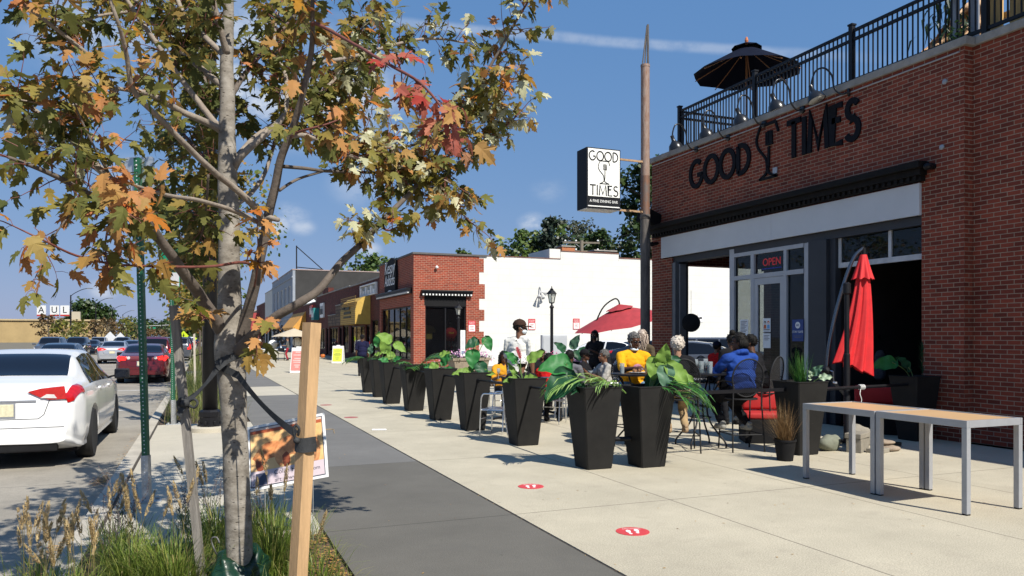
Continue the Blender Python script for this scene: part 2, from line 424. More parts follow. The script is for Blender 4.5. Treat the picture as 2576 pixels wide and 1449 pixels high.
for(u,v,r,k)in((700,200,0.14,0.95),(830,250,0.12,0.75),(560,120,0.12,0.6),(690,560,0.028,0.9),(760,570,0.022,0.5),(1340,560,0.025,0.7),(260,728,0.022,0.65),(900,470,0.05,0.25),(930,628,0.02,0.55),(1380,478,0.03,0.18),(330,450,0.05,0.35),(730,540,0.03,0.5),(250,100,0.1,0.5),(480,60,0.08,0.4)):
 dd=vmath('DOT_PRODUCT',vmath('MULTIPLY',vmath('SUBTRACT',dirv,sdir(u,v)),(1,1,1.5)),vmath('MULTIPLY',vmath('SUBTRACT',dirv,sdir(u,v)),(1,1,1.5)))
 m_=ramp(fmath('SQRT',dd),r*0.15,r,1,0)
 m_=fmath('MULTIPLY',m_,ramp(fl,0.32,0.66,0,k))
 cloud=m_ if cloud is None else fmath('MAXIMUM',cloud,m_)
a_,b_=sdir(1000,62),sdir(1650,113)
nrm=a_.cross(b_).normalized();mid=(sdir(1500,104)).normalized();along=nrm.cross(mid).normalized()
off=fmath('ADD',vmath('DOT_PRODUCT',dirv,nrm),fmath('MULTIPLY',fmath('SUBTRACT',fl,0.5),0.006))
alo=vmath('DOT_PRODUCT',dirv,along)
b2=fmath('ADD',off,fmath('MULTIPLY',fmath('MULTIPLY',alo,alo),0.05))
tr_=ramp(fmath('ABSOLUTE',b2),0.0015,0.0085,1,0)
tr_=fmath('MULTIPLY',tr_,fmath('MULTIPLY',ramp(fmath('ABSOLUTE',fmath('SUBTRACT',alo,0.0)),0.16,0.36,0.27,0),ramp(wnoise(42,5),0.25,0.6,0.45,1)))
cloud=fmath('MAXIMUM',cloud,tr_)
mixc=N.new('ShaderNodeMix');mixc.data_type='RGBA'
sepc=N.new('ShaderNodeSeparateColor');L.new(sky.outputs[0],sepc.inputs[0]);cmbc=N.new('ShaderNodeCombineColor')
for ch_,p_,k_ in(('Red',0.57,0.442),('Green',0.33,0.474),('Blue',0.19,0.677)):
 L.new(fmath('MULTIPLY',fmath('POWER',fmath('MULTIPLY',sepc.outputs[ch_],0.085),p_),k_/1.35/SKY_STR),cmbc.inputs[ch_])
L.new(cloud,mixc.inputs['Factor']);L.new(cmbc.outputs[0],mixc.inputs['A'])
mixc.inputs['B'].default_value=(0.60/SKY_STR,0.63/SKY_STR,0.675/SKY_STR,1)
L.new(mixc.outputs['Result'],bg.inputs['Color'])
SC.render.engine='CYCLES'
SC.view_settings.view_transform='Standard';SC.view_settings.look='None'
SC.view_settings.exposure=0.43;SC.view_settings.gamma=1
def kx(y):return-0.99+0.0125*y
grnd=M('dry_ground',(0.16,0.14,0.10),0.95,0,0.3,0.4,0.3,20)
road_m=paving('worn_concrete_road',(0.30,0.272,0.225),(0.12,0.11,0.10),0,5.2,1.0,0,jw=0.012,var=0.22,stain=(0.17,0.155,0.13))
walk_m=paving('pale_concrete_walk',(0.475,0.428,0.325),(0.16,0.14,0.11),1.72,3.23,2.62,6.47,jw=0.009,var=0.17,stain=(0.33,0.29,0.225),speck=0.5)
pad_m=paving('pale_concrete_pad',(0.47,0.43,0.345),(0.30,0.28,0.24),0,3.2,0,9.9,jw=0.008,var=0.12,stain=(0.36,0.33,0.27))
dark_m=paving('grey_tinted_concrete',(0.132,0.124,0.107),(0.04,0.037,0.033),0,3.23,0,6.47,jw=0.007,var=0.18,stain=(0.105,0.10,0.09))
kerb_m=M('kerb_concrete',(0.43,0.39,0.32),0.85,0,0.22,2.5,0.4,60)
lot_m=M('parking_asphalt',(0.17,0.165,0.16),0.9,0,0.25,1.2,0.4,60)
line_m=M('road_white_line',(0.66,0.65,0.62),0.8,0,0.3,4)
yel_m=M('road_orange_line',(0.60,0.30,0.06),0.8,0,0.4,4)
def sheet(name,pts,z,mat,kind='structure',th=0.0):
 bm=B()
 f=bm.faces.new([bm.verts.new((x,y,z))for x,y in pts])
 if f.normal.z<0:f.normal_flip()
 o=obj(name,bm,mat);tag(o,kind=kind);return o
sheet('ground',[(-1500,-200),(1500,-200),(1500,2500),(-1500,2500)],-0.16,grnd)
sheet('road',[(-21,-30),(kx(-30)+0.1,-30),(kx(900)+0.1,900),(-16,900)],-0.12,road_m)
def strip(name,x0f,x1f,ys,z,mat,h=0.14,kind='structure'):
 bm=B();prev=None
 for y in ys:
  r=[bm.verts.new((x,y,zz))for x,zz in((x0f(y),z-h),(x0f(y),z),(x1f(y),z),(x1f(y),z-h))]
  if prev:
   for i in range(3):bm.faces.new((prev[i],prev[i+1],r[i+1],r[i]))
  else:bm.faces.new(r)
  prev=r
 bm.faces.new(prev[::-1])
 o=obj(name,bm,mat);tag(o,kind=kind);return o
ysl=[-8,0,10,20,40,80,160,320,900]
strip('kerb',lambda y:kx(y),lambda y:kx(y)+0.165,ysl,0.006,kerb_m,0.15)
strip('kerb_joint',lambda y:kx(y)+0.166,lambda y:kx(y)+0.198,ysl,-0.012,M('dirt_filled_joint',(0.055,0.045,0.035),0.95,0,0.5,12,0.6,30),0.1)
E0=lambda y:kx(y)+0.199
E1=lambda y:0.995
beds=[(-6,6.55),(15.45,33),(39,57),(63,82),(90,112),(120,150)]
bedm=M('mulch_bed',(0.085,0.055,0.035),0.95,0,0.55,14,1.0,24)
pads=[(6.55,15.45),(33,39),(57,63),(82,90),(112,120),(150,700)]
for a,b in pads:strip('furnishing_pavement',E0,E1,[a,b],0.0,pad_m)
for a,b in beds:strip('planting_bed',E0,E1,[a+0.002,b-0.002],-0.03,bedm,0.1)
PX0,PX1=1.0,2.66
dark_n=paving('grey_tinted_concrete_new',(0.165,0.16,0.15),(0.045,0.042,0.04),0,3.23,0,6.47,jw=0.007,var=0.18,stain=(0.125,0.12,0.112))
for a,b in((-6,9.7),(9.702,22.2),(26.2,60),(64,140),(140.1,600)):
 strip('grey_path',lambda y:PX0,lambda y:PX1,[a,b],0.0,dark_m if a<0 else dark_n)
for a,b in((22.202,26.198),(60.002,63.998)):
 strip('concrete_crossing',lambda y:PX0,lambda y:PX1-0.002,[a,b],0.0,pad_m)
strip('path_joint',lambda y:PX1+0.0005,lambda y:PX1+0.0275,[-6,600],-0.008,_mats['dirt_filled_joint'],0.1)
strip('pavement',lambda y:PX1+0.028,lambda y:10.755,[-6,600],0.0,walk_m)
strip('pavement',lambda y:10.757,lambda y:12.2,[16.87,39.88],0.0,walk_m)
strip('parking_lot',lambda y:12.203,lambda y:75,[16.87,39.9],-0.004,lot_m,0.1)
bm=B()
def mark(x0,y0,x1,y1,z=-0.115):
 quad(bm,(x0,y0,z),(x1,y0,z),(x1,y1,z),(x0,y1,z))
mark(-3.6,27.6,-1.0,27.75);mark(-2.9,17.6,-1.5,17.72);mark(-2.9,20.2,-1.4,20.34);mark(-3.5,34,-3.4,37)
for k in range(20):mark(-3.45+0.0125*k*9,52+9*k,-3.35+0.0125*k*9,55+9*k)
tag(obj('lane_markings',bm,line_m),kind='structure')
bm=B()
for k in range(24):
 y=40+8*k;mark(-7.2+0.012*y,y,-7.05+0.012*y,y+3)
tag(obj('centre_markings',bm,yel_m),kind='structure')
litm=leafmat('fallen_leaf',[(0,(0.45,0.24,0.05)),(0.4,(0.55,0.33,0.08)),(0.7,(0.30,0.13,0.04)),(1,(0.16,0.09,0.05))],0.1)
bm=B()
def flake(x,y,z,s):
 a=R.uniform(0,6.3);t=R.uniform(-0.5,0.5)
 ps=[]
 for k,(px,py)in enumerate(((-1,0),(-0.3,0.45),(0.5,0.4),(1,0),(0.5,-0.4),(-0.3,-0.45))):
  q=V((px*s,py*s*0.8,abs(py)*s*t*0.9));q.rotate(Euler((0,0,a)));ps.append(q+V((x,y,z)))
 quad(bm,*ps)
for i in range(1500):
 y=R.uniform(3.2,6.5);x=0.98-abs(R.gauss(0,0.22))
 if x>-0.6:flake(x,y,-0.022+R.uniform(0,0.03),R.uniform(0.010,0.024))
for i in range(420):
 y=R.uniform(2,40);x=kx(y)-abs(R.gauss(0.02,0.10));flake(x,y,-0.113+R.uniform(0,0.01),R.uniform(0.012,0.03))
for i in range(380):
 c=R.choice(((6.0,0.35),(6.6,0.3),(10.4,0.18)))
 y=R.gauss(c[0],c[1]);flake(kx(y)-0.10-abs(R.gauss(0,0.07)),y,-0.11+abs(R.gauss(0,0.025)),R.uniform(0.018,0.035))
for i in range(420):
 flake(R.uniform(1.0,10.5),R.uniform(3,24),0.004,R.uniform(0.006,0.016))
for i in range(70):
 y=R.uniform(4,30);flake(2.675+R.gauss(0,0.01),y,0.001,R.uniform(0.006,0.014))
o=obj('leaf_litter',bm,litm);tag(o,kind='stuff')
brickA=brick('red_brick',hx('944835'),hx('6c3428'),hx('a08c78'),blotch=None)
brickK=brick('orange_brick',hx('9c4630'),hx('7e382a'),hx('a58a77'),bw=0.27,bh=0.096,ms=0.009,dirt=0.2)
brickW=brick('white_painted_block',(0.68,0.67,0.625),(0.67,0.66,0.615),(0.59,0.58,0.54),bw=1.3,bh=0.36,ms=0.010,dirt=0.09,bump=0.25)
brickD=brick('dark_brick',hx('6a2c24'),hx('4c211d'),hx('6a5a52'),dirt=0.35)
FX=10.76
b0=thing('restaurant_building','red brick restaurant with black cornice and roof terrace, at the right','building',(FX,12.5,0))
bm=B()
def wbox(x0,y0,z0,x1,y1,z1,**k):box(bm,(x0,y0,z0),(x1,y1,z1),**k)
ZT=6.0
wbox(FX,8.232,4.07,FX+0.3,16.85,ZT)
wbox(FX,8.232,0,FX+0.3,8.97,4.07)
wbox(FX,15.97,0,FX+0.45,16.85,3.53);wbox(FX,16.36,3.53,FX+0.3,16.85,4.07)
wbox(FX+0.18,0.5,0,FX+0.48,8.23,ZT)
wbox(FX+0.3,16.55,3.43,24,16.85,ZT)
wbox(14.3,16.55,0,24,16.85,3.43);wbox(FX+0.45,16.55,0,11.3,16.85,3.43)
wbox(23.7,0.5,0,24,16.55,ZT);wbox(FX+0.48,0.5,0,23.7,0.8,ZT)
obj('brick_wall',bm,brickA,b0,local=False)
bm=B()
wbox(FX-0.05,8.16,ZT,FX+0.4,16.95,ZT+0.13,bev=0.015);wbox(FX+0.13,0.5,ZT+0.002,FX+0.55,8.155,ZT+0.132,bev=0.015)
obj('coping',bm,stone_m,b0,local=False)
bm=B();wbox(FX+0.301,0.8,5.3,23.69,16.54,5.45);obj('roof_deck',bm,M('roof_felt',(0.06,0.058,0.055),0.9,0,0.2,2),b0,local=False)
bm=B();tube(bm,[(FX-0.012,8.3,5.93),(FX-0.012,16.8,5.93)],0.013,6);obj('conduit_pipe',bm,steel,b0,local=False)
bm=B()
wbox(FX-0.10,8.90,4.085,FX-0.001,16.70,4.17);wbox(FX-0.16,8.87,4.171,FX-0.001,16.73,4.27);wbox(FX-0.24,8.83,4.271,FX-0.001,16.77,4.38,bev=0.012)
for k in range(64):
 y=8.96+k*0.121;wbox(FX-0.14,y,4.175-0.07,FX-0.101,y+0.055,4.17)
obj('cornice',bm,corn_m,b0,local=False)
bm=B()
wbox(FX-0.05,8.971,3.55,FX-0.001,12.40,4.06);wbox(FX-0.05,12.404,3.55,FX-0.001,16.36,4.06)
obj('fascia_band',bm,bandm,b0,local=False)
bm=B()
wbox(FX+0.04,8.971,3.40,FX+0.28,15.968,3.549)
wbox(FX-0.02,10.97,0,FX+0.28,11.42,3.399);wbox(FX+0.02,15.71,0,FX+0.3,15.968,3.399);wbox(FX+0.06,10.83,0,FX+0.2,10.968,3.399)
obj('dark_pillar',bm,darkgrey,b0,local=False)
bm=B();wbox(FX-0.015,15.80,0,FX+0.019,15.92,3.399);wbox(FX+0.03,15.66,0,FX+0.2,15.708,3.35);obj('window_jamb',bm,M('jamb_grey',(0.13,0.135,0.145),0.5),b0,local=False)
sf=B()
def fb(y0,z0,y1,z1,x0=FX+0.03,x1=FX+0.14):
 box(sf,(x0,min(y0,y1),z0),(x1,max(y0,y1),z1))
fb(13.81,0,13.66,3.50);fb(13.12,0,13.02,3.399);fb(12.14,0,12.06,3.399);fb(11.50,0,11.422,3.399);fb(11.60,0,11.502,3.398,FX+0.05)
for a,b in((13.66,13.12),(13.02,12.14),(12.06,11.60)):
 fb(a-0.001,3.32,b+0.001,3.398);fb(a-0.001,2.82,b+0.001,2.91);
 if a!=13.02:fb(a-0.001,0.0,b+0.001,0.25)
shop=obj('shopfront_frame',sf,greyframe,b0,local=False)
gl=B()
for a,b in((13.66,13.12),(13.02,12.14),(12.06,11.60)):
 box(gl,(FX+0.08,b,2.91),(FX+0.088,a,3.32))
 if a!=13.02:box(gl,(FX+0.08,b,0.25),(FX+0.088,a,2.82))
obj('glass_pane',gl,winglass,shop,local=False)
sf=B();fb(13.018,0.01,12.91,2.815,FX+0.04,FX+0.10);fb(12.25,0.01,12.142,2.815,FX+0.04,FX+0.10);fb(12.909,2.68,12.251,2.815,FX+0.04,FX+0.10);fb(12.909,0.01,12.251,0.3,FX+0.04,FX+0.10)
door=obj('door',sf,greyframe,b0,local=False)
bm=B();box(bm,(FX+0.066,12.251,0.3),(FX+0.074,12.909,2.68));obj('glass_pane',bm,winglass,door,local=False)
bm=B();tube(bm,[(FX+0.03,12.87,0.95),(FX-0.02,12.87,0.95),(FX-0.02,12.87,1.25),(FX+0.03,12.87,1.25)],0.012,6);obj('handle',bm,chrome,door,local=False)
sf=B();fb(10.82,2.86,8.972,2.95,FX+0.12,FX+0.18);fb(10.82,2.951,10.76,3.399,FX+0.12,FX+0.18);fb(9.72,2.951,9.66,3.399,FX+0.12,FX+0.18)
od=obj('overhead_door',sf,M('pale_frame',(0.50,0.51,0.52),0.45),b0,local=False)
bm=B();box(bm,(FX+0.145,8.973,2.951),(FX+0.153,9.659,3.398));box(bm,(FX+0.145,9.721,2.951),(FX+0.153,10.759,3.398));obj('glass_pane',bm,winglass,od,local=False)
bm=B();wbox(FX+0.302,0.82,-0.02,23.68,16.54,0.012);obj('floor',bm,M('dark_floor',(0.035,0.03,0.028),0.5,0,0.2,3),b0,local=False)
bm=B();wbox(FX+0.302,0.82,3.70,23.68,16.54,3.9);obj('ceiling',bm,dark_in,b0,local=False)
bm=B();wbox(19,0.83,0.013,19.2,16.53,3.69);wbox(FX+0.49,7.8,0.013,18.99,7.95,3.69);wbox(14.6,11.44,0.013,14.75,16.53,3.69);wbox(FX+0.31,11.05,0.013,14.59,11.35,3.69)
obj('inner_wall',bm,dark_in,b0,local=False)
bm=B();cbox(bm,(FX-0.012,12.33,4.93),(0.02,0.12,0.12));obj('junction_box',bm,steel,b0,local=False)
bm=B()
for p in((8.55,5.55),(8.6,4.55)):lathe(bm,[(0.04,0),(0.04,0.02),(0.015,0.03)],(FX-0.001,p[0],p[1]),12,RY(-PI/2))
obj('anchor_plate',bm,steel,b0,local=False)
bm=B();tube(bm,[(FX,8.75,4.28),(FX-0.10,8.75,4.28)],0.05,10);ball(bm,(FX-0.13,8.75,4.27),(0.07,0.07,0.06),2);obj('security_camera',bm,blk,b0,local=False)
bm=B();tube(bm,[(FX,16.58,3.95),(FX-0.12,16.58,3.93)],0.04,8);ball(bm,(FX-0.17,16.6,3.92),(0.10,0.07,0.06),2);obj('security_camera',bm,blk,b0,local=False)
def arc(cx,cy,rx,ry,a0,a1,n=20):return[(cx+rx*math.cos(rad(a0+(a1-a0)*k/n)),cy+ry*math.sin(rad(a0+(a1-a0)*k/n)))for k in range(n+1)]
GL={'G':([arc(0.42,0.5,0.40,0.47,50,345),[(0.80,0.44),(0.50,0.44)]],0.95),'O':([arc(0.44,0.5,0.42,0.47,0,360,28)],1.0),'D':([[(0.08,0.03),(0.08,0.97)],[(0.08,0.97)]+arc(0.22,0.5,0.46,0.47,90,-90)+[(0.08,0.03)]],0.82),'T':([[(0,0.97),(0.62,0.97)],[(0.31,0.97),(0.31,0)]],0.70),'I':([[(0.08,0),(0.08,1)]],0.26),'M':([[(0.04,0),(0.12,1),(0.42,0.12),(0.72,1),(0.80,0)]],0.95),'E':([[(0.46,0.97),(0.06,0.97),(0.06,0.03),(0.46,0.03)],[(0.06,0.62),(0.38,0.62)]],0.60),'S':([arc(0.26,0.76,0.20,0.21,30,270,12)+arc(0.24,0.28,0.24,0.25,90,-150,14)],0.55)}
def ribbon(bm,pts,w,M_,depth):
 pts=[V((p[0],p[1],0))for p in pts];L_=[];R_=[]
 closed=(pts[0]-pts[-1]).length<1e-6
 n=len(pts)
 for i in range(n):
  a=pts[i-1]if i else(pts[-2]if closed else pts[0]);b=pts[i+1]if i<n-1 else(pts[1]if closed else pts[-1])
  d=(b-a).normalized();nn=V((-d.y,d.x,0))
  if 0<i<n-1:
   e=(pts[i]-a).normalized();c=max(0.5,abs(V((-e.y,e.x,0)).dot(nn)));nn=nn/c
  L_.append(pts[i]+nn*w/2);R_.append(pts[i]-nn*w/2)
 rows=[[bm.verts.new(M_@V((q.x,q.y,z)))for q in(L_[i],R_[i])for z in(0,depth)]for i in range(n)]
 for a,b in zip(rows,rows[1:]):
  bm.faces.new((a[1],a[3],b[3],b[1]));bm.faces.new((a[0],b[0],b[2],a[2]));bm.faces.new((a[0],a[1],b[1],b[0]));bm.faces.new((a[2],b[2],b[3],a[3]))
 if not closed:
  a=rows[0];bm.faces.new((a[0],a[2],a[3],a[1]));a=rows[-1];bm.faces.new((a[0],a[1],a[3],a[2]))
def word(bm,s,M_,h,width,w,depth):
 tot=sum(GL[c][1]for c in s);k=width/tot;x=0
 for c in s:
  for st in GL[c][0]:ribbon(bm,[((x+p[0])*k,p[1]*h)for p in st],w,M_,depth)
  x+=GL[c][1]
def wineglass(bm,M_,h,w,depth):
 W_=h*0.30
 ribbon(bm,[(W_*0.95,0.80*h),(W_*0.72,0.99*h),(-W_*0.6,0.99*h)]+smooth_pts([(-W_*0.6,0.99*h),(-W_*0.95,0.78*h),(-W_*0.8,0.6*h),(-W_*0.25,0.42*h),(-0.02*h,0.32*h),(-0.02*h,0.12*h),(-W_*0.7,0.015*h)],4)[1:],w,M_,depth)
 ribbon(bm,[(-W_*0.7,0.015*h),(W_*0.85,0.015*h)],w,M_,depth)
 ribbon(bm,smooth_pts([(W_*0.85,0.015*h),(0.045*h,0.10*h),(0.03*h,0.22*h)],4),w,M_,depth)
 ribbon(bm,[(0.035*h,0.20*h),(0.045*h,0.58*h)],w*1.15,M_,depth)
 ribbon(bm,[(-0.02*h,0.85*h),(-0.02*h,0.62*h),(0.11*h,0.62*h),(0.11*h,0.85*h)],w*0.9,M_,depth*0.98)
 for dx in(0.023,0.067):ribbon(bm,[(dx*h,0.86*h),(dx*h,0.60*h)],w*0.7,M_,depth*0.96)
Mw=lambda y,z:basis((FX-0.003,y,z),(0,-1,0),(0,0,1),(-1,0,0))
sg=thing('wall_lettering','large black GOOD TIMES lettering with wine glass on the brick wall','sign',(FX-0.02,12.5,5))
letm=M('letter_black',(0.008,0.009,0.013),0.8,0,0.2,4,spec=0.15)
bm=B();word(bm,'GOOD',Mw(15.18,5.06),0.62,2.15,0.105,0.035);obj('lettering',bm,letm,sg,local=False)
bm=B();word(bm,'TIMES',Mw(11.98,5.07),0.72,1.80,0.105,0.035);obj('lettering',bm,letm,sg,local=False)
bm=B();wineglass(bm,Mw(12.55,4.80),1.12,0.045,0.035);obj('wine_glass_emblem',bm,letm,sg,local=False)
def paper(label,cat,u,v,w,h,mat,lines=(),words=(),x=FX+0.028,name='notice'):
 c=PX(u,v,x)
 o=thing(name,label,cat,c)
 bm=B();box(bm,(c.x-0.002,c.y-w/2,c.z-h/2),(c.x+0.002,c.y+w/2,c.z+h/2));obj('sheet',bm,mat,o,local=False)
 if lines:
  bm=B()
  for(dy,dz,lw,lh)in lines:box(bm,(c.x-0.004,c.y-dy-lw,c.z+dz),(c.x-0.0025,c.y-dy,c.z+dz+lh))
  obj('print',bm,M('print_grey',(0.12,0.12,0.14),0.7),o,local=False)
 for s,sz,dz,m_ in words:
  text_obj('lettering',s,sz,basis((c.x-0.004,c.y,c.z+dz),(0,-1,0),(0,0,1),(-1,0,0)),m_,o,0.002)
 return o,c
pw=M('paper_white',(0.72,0.73,0.74),0.7,0,0.04,6)
tl=[(-0.10,0.12-0.03*k,0.2-0.04*(k%3),0.012)for k in range(8)]
paper('white text notice on the sidelight left of the door','notice',1872,824,0.26,0.34,pw,tl)
paper('plain white notice low on the door glass','notice',1929,857,0.22,0.30,pw,[(-0.08,0.10-0.03*k,0.16-0.03*(k%2),0.012)for k in range(4)],x=FX+0.058)
o,c=paper('white notice showing two masked people, upper one on the door','notice',1929,818,0.22,0.28,pw,[(-0.09,-0.10,0.18,0.018),(-0.07,-0.125,0.14,0.008)],x=FX+0.058)
for dy,hair,top in((0.05,(0.02,0.015,0.01),(0.55,0.12,0.03)),(-0.05,(0.6,0.14,0.03),(0.12,0.35,0.65))):
 bm=B();lathe(bm,[(0.032,0),(0.032,0.002)],(c.x-0.004,c.y+dy,c.z+0.055),14,RY(-PI/2));
 obj('head_print',bm,M('print_hair%d'%(dy>0),hair,0.7),o,local=False)
 bm=B();prism(bm,[(-0.04,-0.07),(0.04,-0.07),(0.032,0.01),(-0.032,0.01)],0.002,basis((c.x-0.003,c.y+dy,c.z+0.0),(0,-1,0),(0,0,1),(-1,0,0)));obj('figure_print',bm,M('print_top%d'%(dy>0),top,0.7),o,local=False)
 bm=B();prism(bm,[(-0.018,-0.014),(0.018,-0.014),(0.018,0.012),(-0.018,0.012)],0.001,basis((c.x-0.0065,c.y+dy,c.z+0.045),(0,-1,0),(0,0,1),(-1,0,0)));obj('mask_print',bm,white_m,o,local=False)
blue=M('notice_blue',(0.012,0.045,0.20),0.5,0,0.08,5)
o,c=paper('blue STAY SAFE notice on the right sidelight','notice',2007,831,0.30,0.42,blue,[(-0.11,-0.115,0.22,0.012),(-0.09,-0.145,0.18,0.012)],(('STAY SAFE',0.062,-0.03,white_m),))
bm=B();lathe(bm,[(0.065,0),(0.065,0.002)],(c.x-0.0025,c.y,c.z+0.10),20,RY(-PI/2));obj('emblem',bm,white_m,o,local=False)
text_obj('lettering','6ft',0.07,basis((c.x-0.006,c.y,c.z+0.10),(0,-1,0),(0,0,1),(-1,0,0)),blue,o,0.002)
c=PX(1940,660,FX+0.12)
o=thing('open_sign','red lit OPEN sign behind the glass above the door','sign',c)
ledr=M('led_red',(0.3,0.01,0.005),0.5,0,0,1,emit=(1.0,0.03,0.015),estr=0.9);ledb=M('led_blue',(0.01,0.02,0.3),0.5,0,0,1,emit=(0.03,0.06,1.0),estr=0.5)
bm=B();box(bm,(c.x+0.02,c.y-0.32,c.z-0.16),(c.x+0.04,c.y+0.32,c.z+0.16));obj('backing',bm,blkmat,o,local=False)
text_obj('lettering','OPEN',0.22,basis((c.x+0.012,c.y,c.z+0.01),(0,-1,0),(0,0,1),(-1,0,0)),ledr,o,0.006,sx=0.95)
bm=B()
for k in range(14):box(bm,(c.x+0.008,c.y-0.28+k*0.041,c.z-0.125),(c.x+0.014,c.y-0.255+k*0.041,c.z-0.108))
obj('underline',bm,ledb,o,local=False)
mounts=[(14.95,6.0),(13.80,6.0),(12.66,6.0),(11.58,6.0),(10.43,6.0)]
lampm=M('lamp_black_gloss',(0.018,0.019,0.022),0.28,0.2,0.15,6);lampin=M('lamp_inside_white',(0.62,0.62,0.58),0.5,0,0.15,5)
def gooseneck(y,z,label,turn):
 o=thing('gooseneck_lamp',label,'wall lamp',(FX,y,z-0.06),turn,'gooseneck lamps over the lettering')
 bm=B();lathe(bm,[(0.075,0),(0.075,0.03),(0.04,0.045)],(0,0,0),14,RY(-PI/2));obj('wall_flange',bm,lampm,o,smooth=True,angle=40)
 pts=smooth_pts([(-0.02,0,0),(-0.16,0,0.0),(-0.27,0,0.13),(-0.31,0,0.36),(-0.44,0,0.52),(-0.59,0,0.50),(-0.66,0,0.33),(-0.665,0,0.22)],5)
 bm=B();tube(bm,pts,0.017,8);obj('neck',bm,lampm,o,smooth=True)
 Mh=TR(-0.665,0,0.20)@RY(-0.38)
 bm=B();lathe(bm,[(0.02,0.06),(0.04,0.05),(0.042,-0.06),(0.075,-0.10),(0.135,-0.155),(0.16,-0.23),(0.165,-0.255),(0.152,-0.25)],(0,0,0),20,Mh)
 sh=obj('lamp_shade',bm,lampm,o,smooth=True,angle=50)
 bm=B();lathe(bm,[(0.154,-0.252),(0.15,-0.23),(0.125,-0.158),(0.07,-0.11),(0.02,-0.10)],(0,0,0),20,Mh);obj('shade_lining',bm,lampin,sh,smooth=True)
 return o
for(y,z),l,t in zip(mounts,('gooseneck lamp nearest the roof corner, leftmost of the five','second gooseneck lamp from the roof corner, above the letters OO','third gooseneck lamp, above the wine glass emblem','fourth gooseneck lamp, above the word TIMES','gooseneck lamp with its white inside showing, nearest the front right'),(0.0,0.0,0.0,-0.1,-1.05)):
 gooseneck(y,z,l,t)
o=thing('wall_speaker','black box speaker tilted on the brick corner beside the rusty pole','speaker',(FX-0.25,16.55,4.55))
bm=B();box(bm,(-0.26,-0.2,-0.16),(0.2,0.2,0.16),RY(0.25)@RZ(0.3),0.03);obj('cabinet',bm,blkmat,o)
bm=B();bar(bm,(0.1,0,0),(0.26,0.05,0.05),0.05);obj('bracket',bm,blk,o)
rl=thing('roof_railing','black metal railing along the roof edge of the brick restaurant','railing',(FX+0.2,12,ZT+0.13))
RX_=FX+0.22;z0=ZT+0.13
bm=B()
for z in(z0+0.98,z0+0.82,z0+0.09):bar(bm,(RX_,7.0,z),(RX_,15.95,z),0.045,0.05)
for z in(z0+0.98,z0+0.82,z0+0.09):bar(bm,(RX_+0.02,15.97,z),(20.5,15.97,z),0.045,0.05)
obj('rail',bm,blk,rl,local=False)
bm=B()
for k in range(88):bar(bm,(RX_,7.1+k*0.101,z0+0.1),(RX_,7.1+k*0.101,z0+0.97),0.02)
for k in range(80):bar(bm,(RX_+0.1+k*0.115,15.97,z0+0.1),(RX_+0.1+k*0.115,15.97,z0+0.97),0.02)
obj('pickets',bm,blk,rl,local=False)
for y in(15.95,13.21,10.6,8.05):
 bm=B();bar(bm,(RX_,y,z0),(RX_,y,z0+1.08),0.085);cbox(bm,(RX_,y,z0+1.095),(0.11,0.11,0.03));obj('post',bm,blk,rl,local=False)
c=V((12.3,15.1,5.46))
o=thing('patio_umbrella','dark navy open parasol on the roof terrace','umbrella',c)
bm=B();tube(bm,[(0,0,0),(0,0,3.2)],0.025,8);obj('pole',bm,M('umbrella_wood',(0.30,0.14,0.06),0.5),o)
def canopy(bm,n,r,ztop,zrim,sag=0.06,valance=0.0,M_=None):
 M_=M_ or Matrix.Identity(4)
 top=bm.verts.new(M_@V((0,0,ztop)));rings=[]
 for j in range(1,6):
  t=j/5;ring=[]
  for k in range(n*4):
   a=2*PI*k/(n*4);f=abs(((k%4)-2)/2)
   rr=r*t*(math.cos(PI/n)/math.cos(((a+PI/n)%(2*PI/n))-PI/n)*(1)+0.0)
   rr*=1-0.035*(1-f)*t
   ring.append(bm.verts.new(M_@V((rr*math.cos(a),rr*math.sin(a),ztop+(zrim-ztop)*t-sag*(1-f)*t*0.6))))
  rings.append(ring)
 m=n*4
 for k in range(m):bm.faces.new((top,rings[0][k],rings[0][(k+1)%m]))
 for a,b in zip(rings,rings[1:]):
  for k in range(m):bm.faces.new((a[k],b[k],b[(k+1)%m],a[(k+1)%m]))
 if valance:
  low=[bm.verts.new(v.co-V((0,0,valance)))for v in rings[-1]]
  for k in range(m):bm.faces.new((rings[-1][k],low[k],low[(k+1)%m],rings[-1][(k+1)%m]))
bm=B();canopy(bm,8,1.32,3.17,2.50);obj('canopy',bm,navycl,o,smooth=True,angle=25)
bm=B();canopy(bm,8,0.38,3.24,3.10);obj('vent_cap',bm,navycl,o)
bm=B();lathe(bm,[(0.03,3.2),(0.045,3.27),(0.03,3.33),(0.012,3.36)],(0,0,0),10);obj('finial',bm,M('finial_orange',(0.5,0.16,0.06),0.4),o)
for k in range(8):
 a=2*PI*k/8;bm=B();tube(bm,[(0.06*math.cos(a),0.06*math.sin(a),3.06),(0.66*math.cos(a),0.66*math.sin(a),2.72),(1.22*math.cos(a),1.22*math.sin(a),2.44)],0.012,5);obj('rib',bm,_mats['umbrella_wood'],o)
def wire_disc(bm,rx,ry,M_,step=0.045,r=0.0032):
 for sgn in(1,-1):
  k=-40
  while k<=40:
   off=k*step;k+=1
   c,s=math.cos(rad(45*sgn)),math.sin(rad(45*sgn))
   A_=(s/rx)**2+(c/ry)**2;B_=2*(-off*c*s/rx**2+off*s*c/ry**2);C_=(off*c/rx)**2+(off*s/ry)**2-1
   D_=B_*B_-4*A_*C_
   if D_<=0:continue
   ts=[(-B_-math.sqrt(D_))/(2*A_),(-B_+math.sqrt(D_))/(2*A_)]
   ps=[M_@V((off*c-t*s,off*s+t*c,0))for t in ts]
   tube(bm,ps,r,4,False)
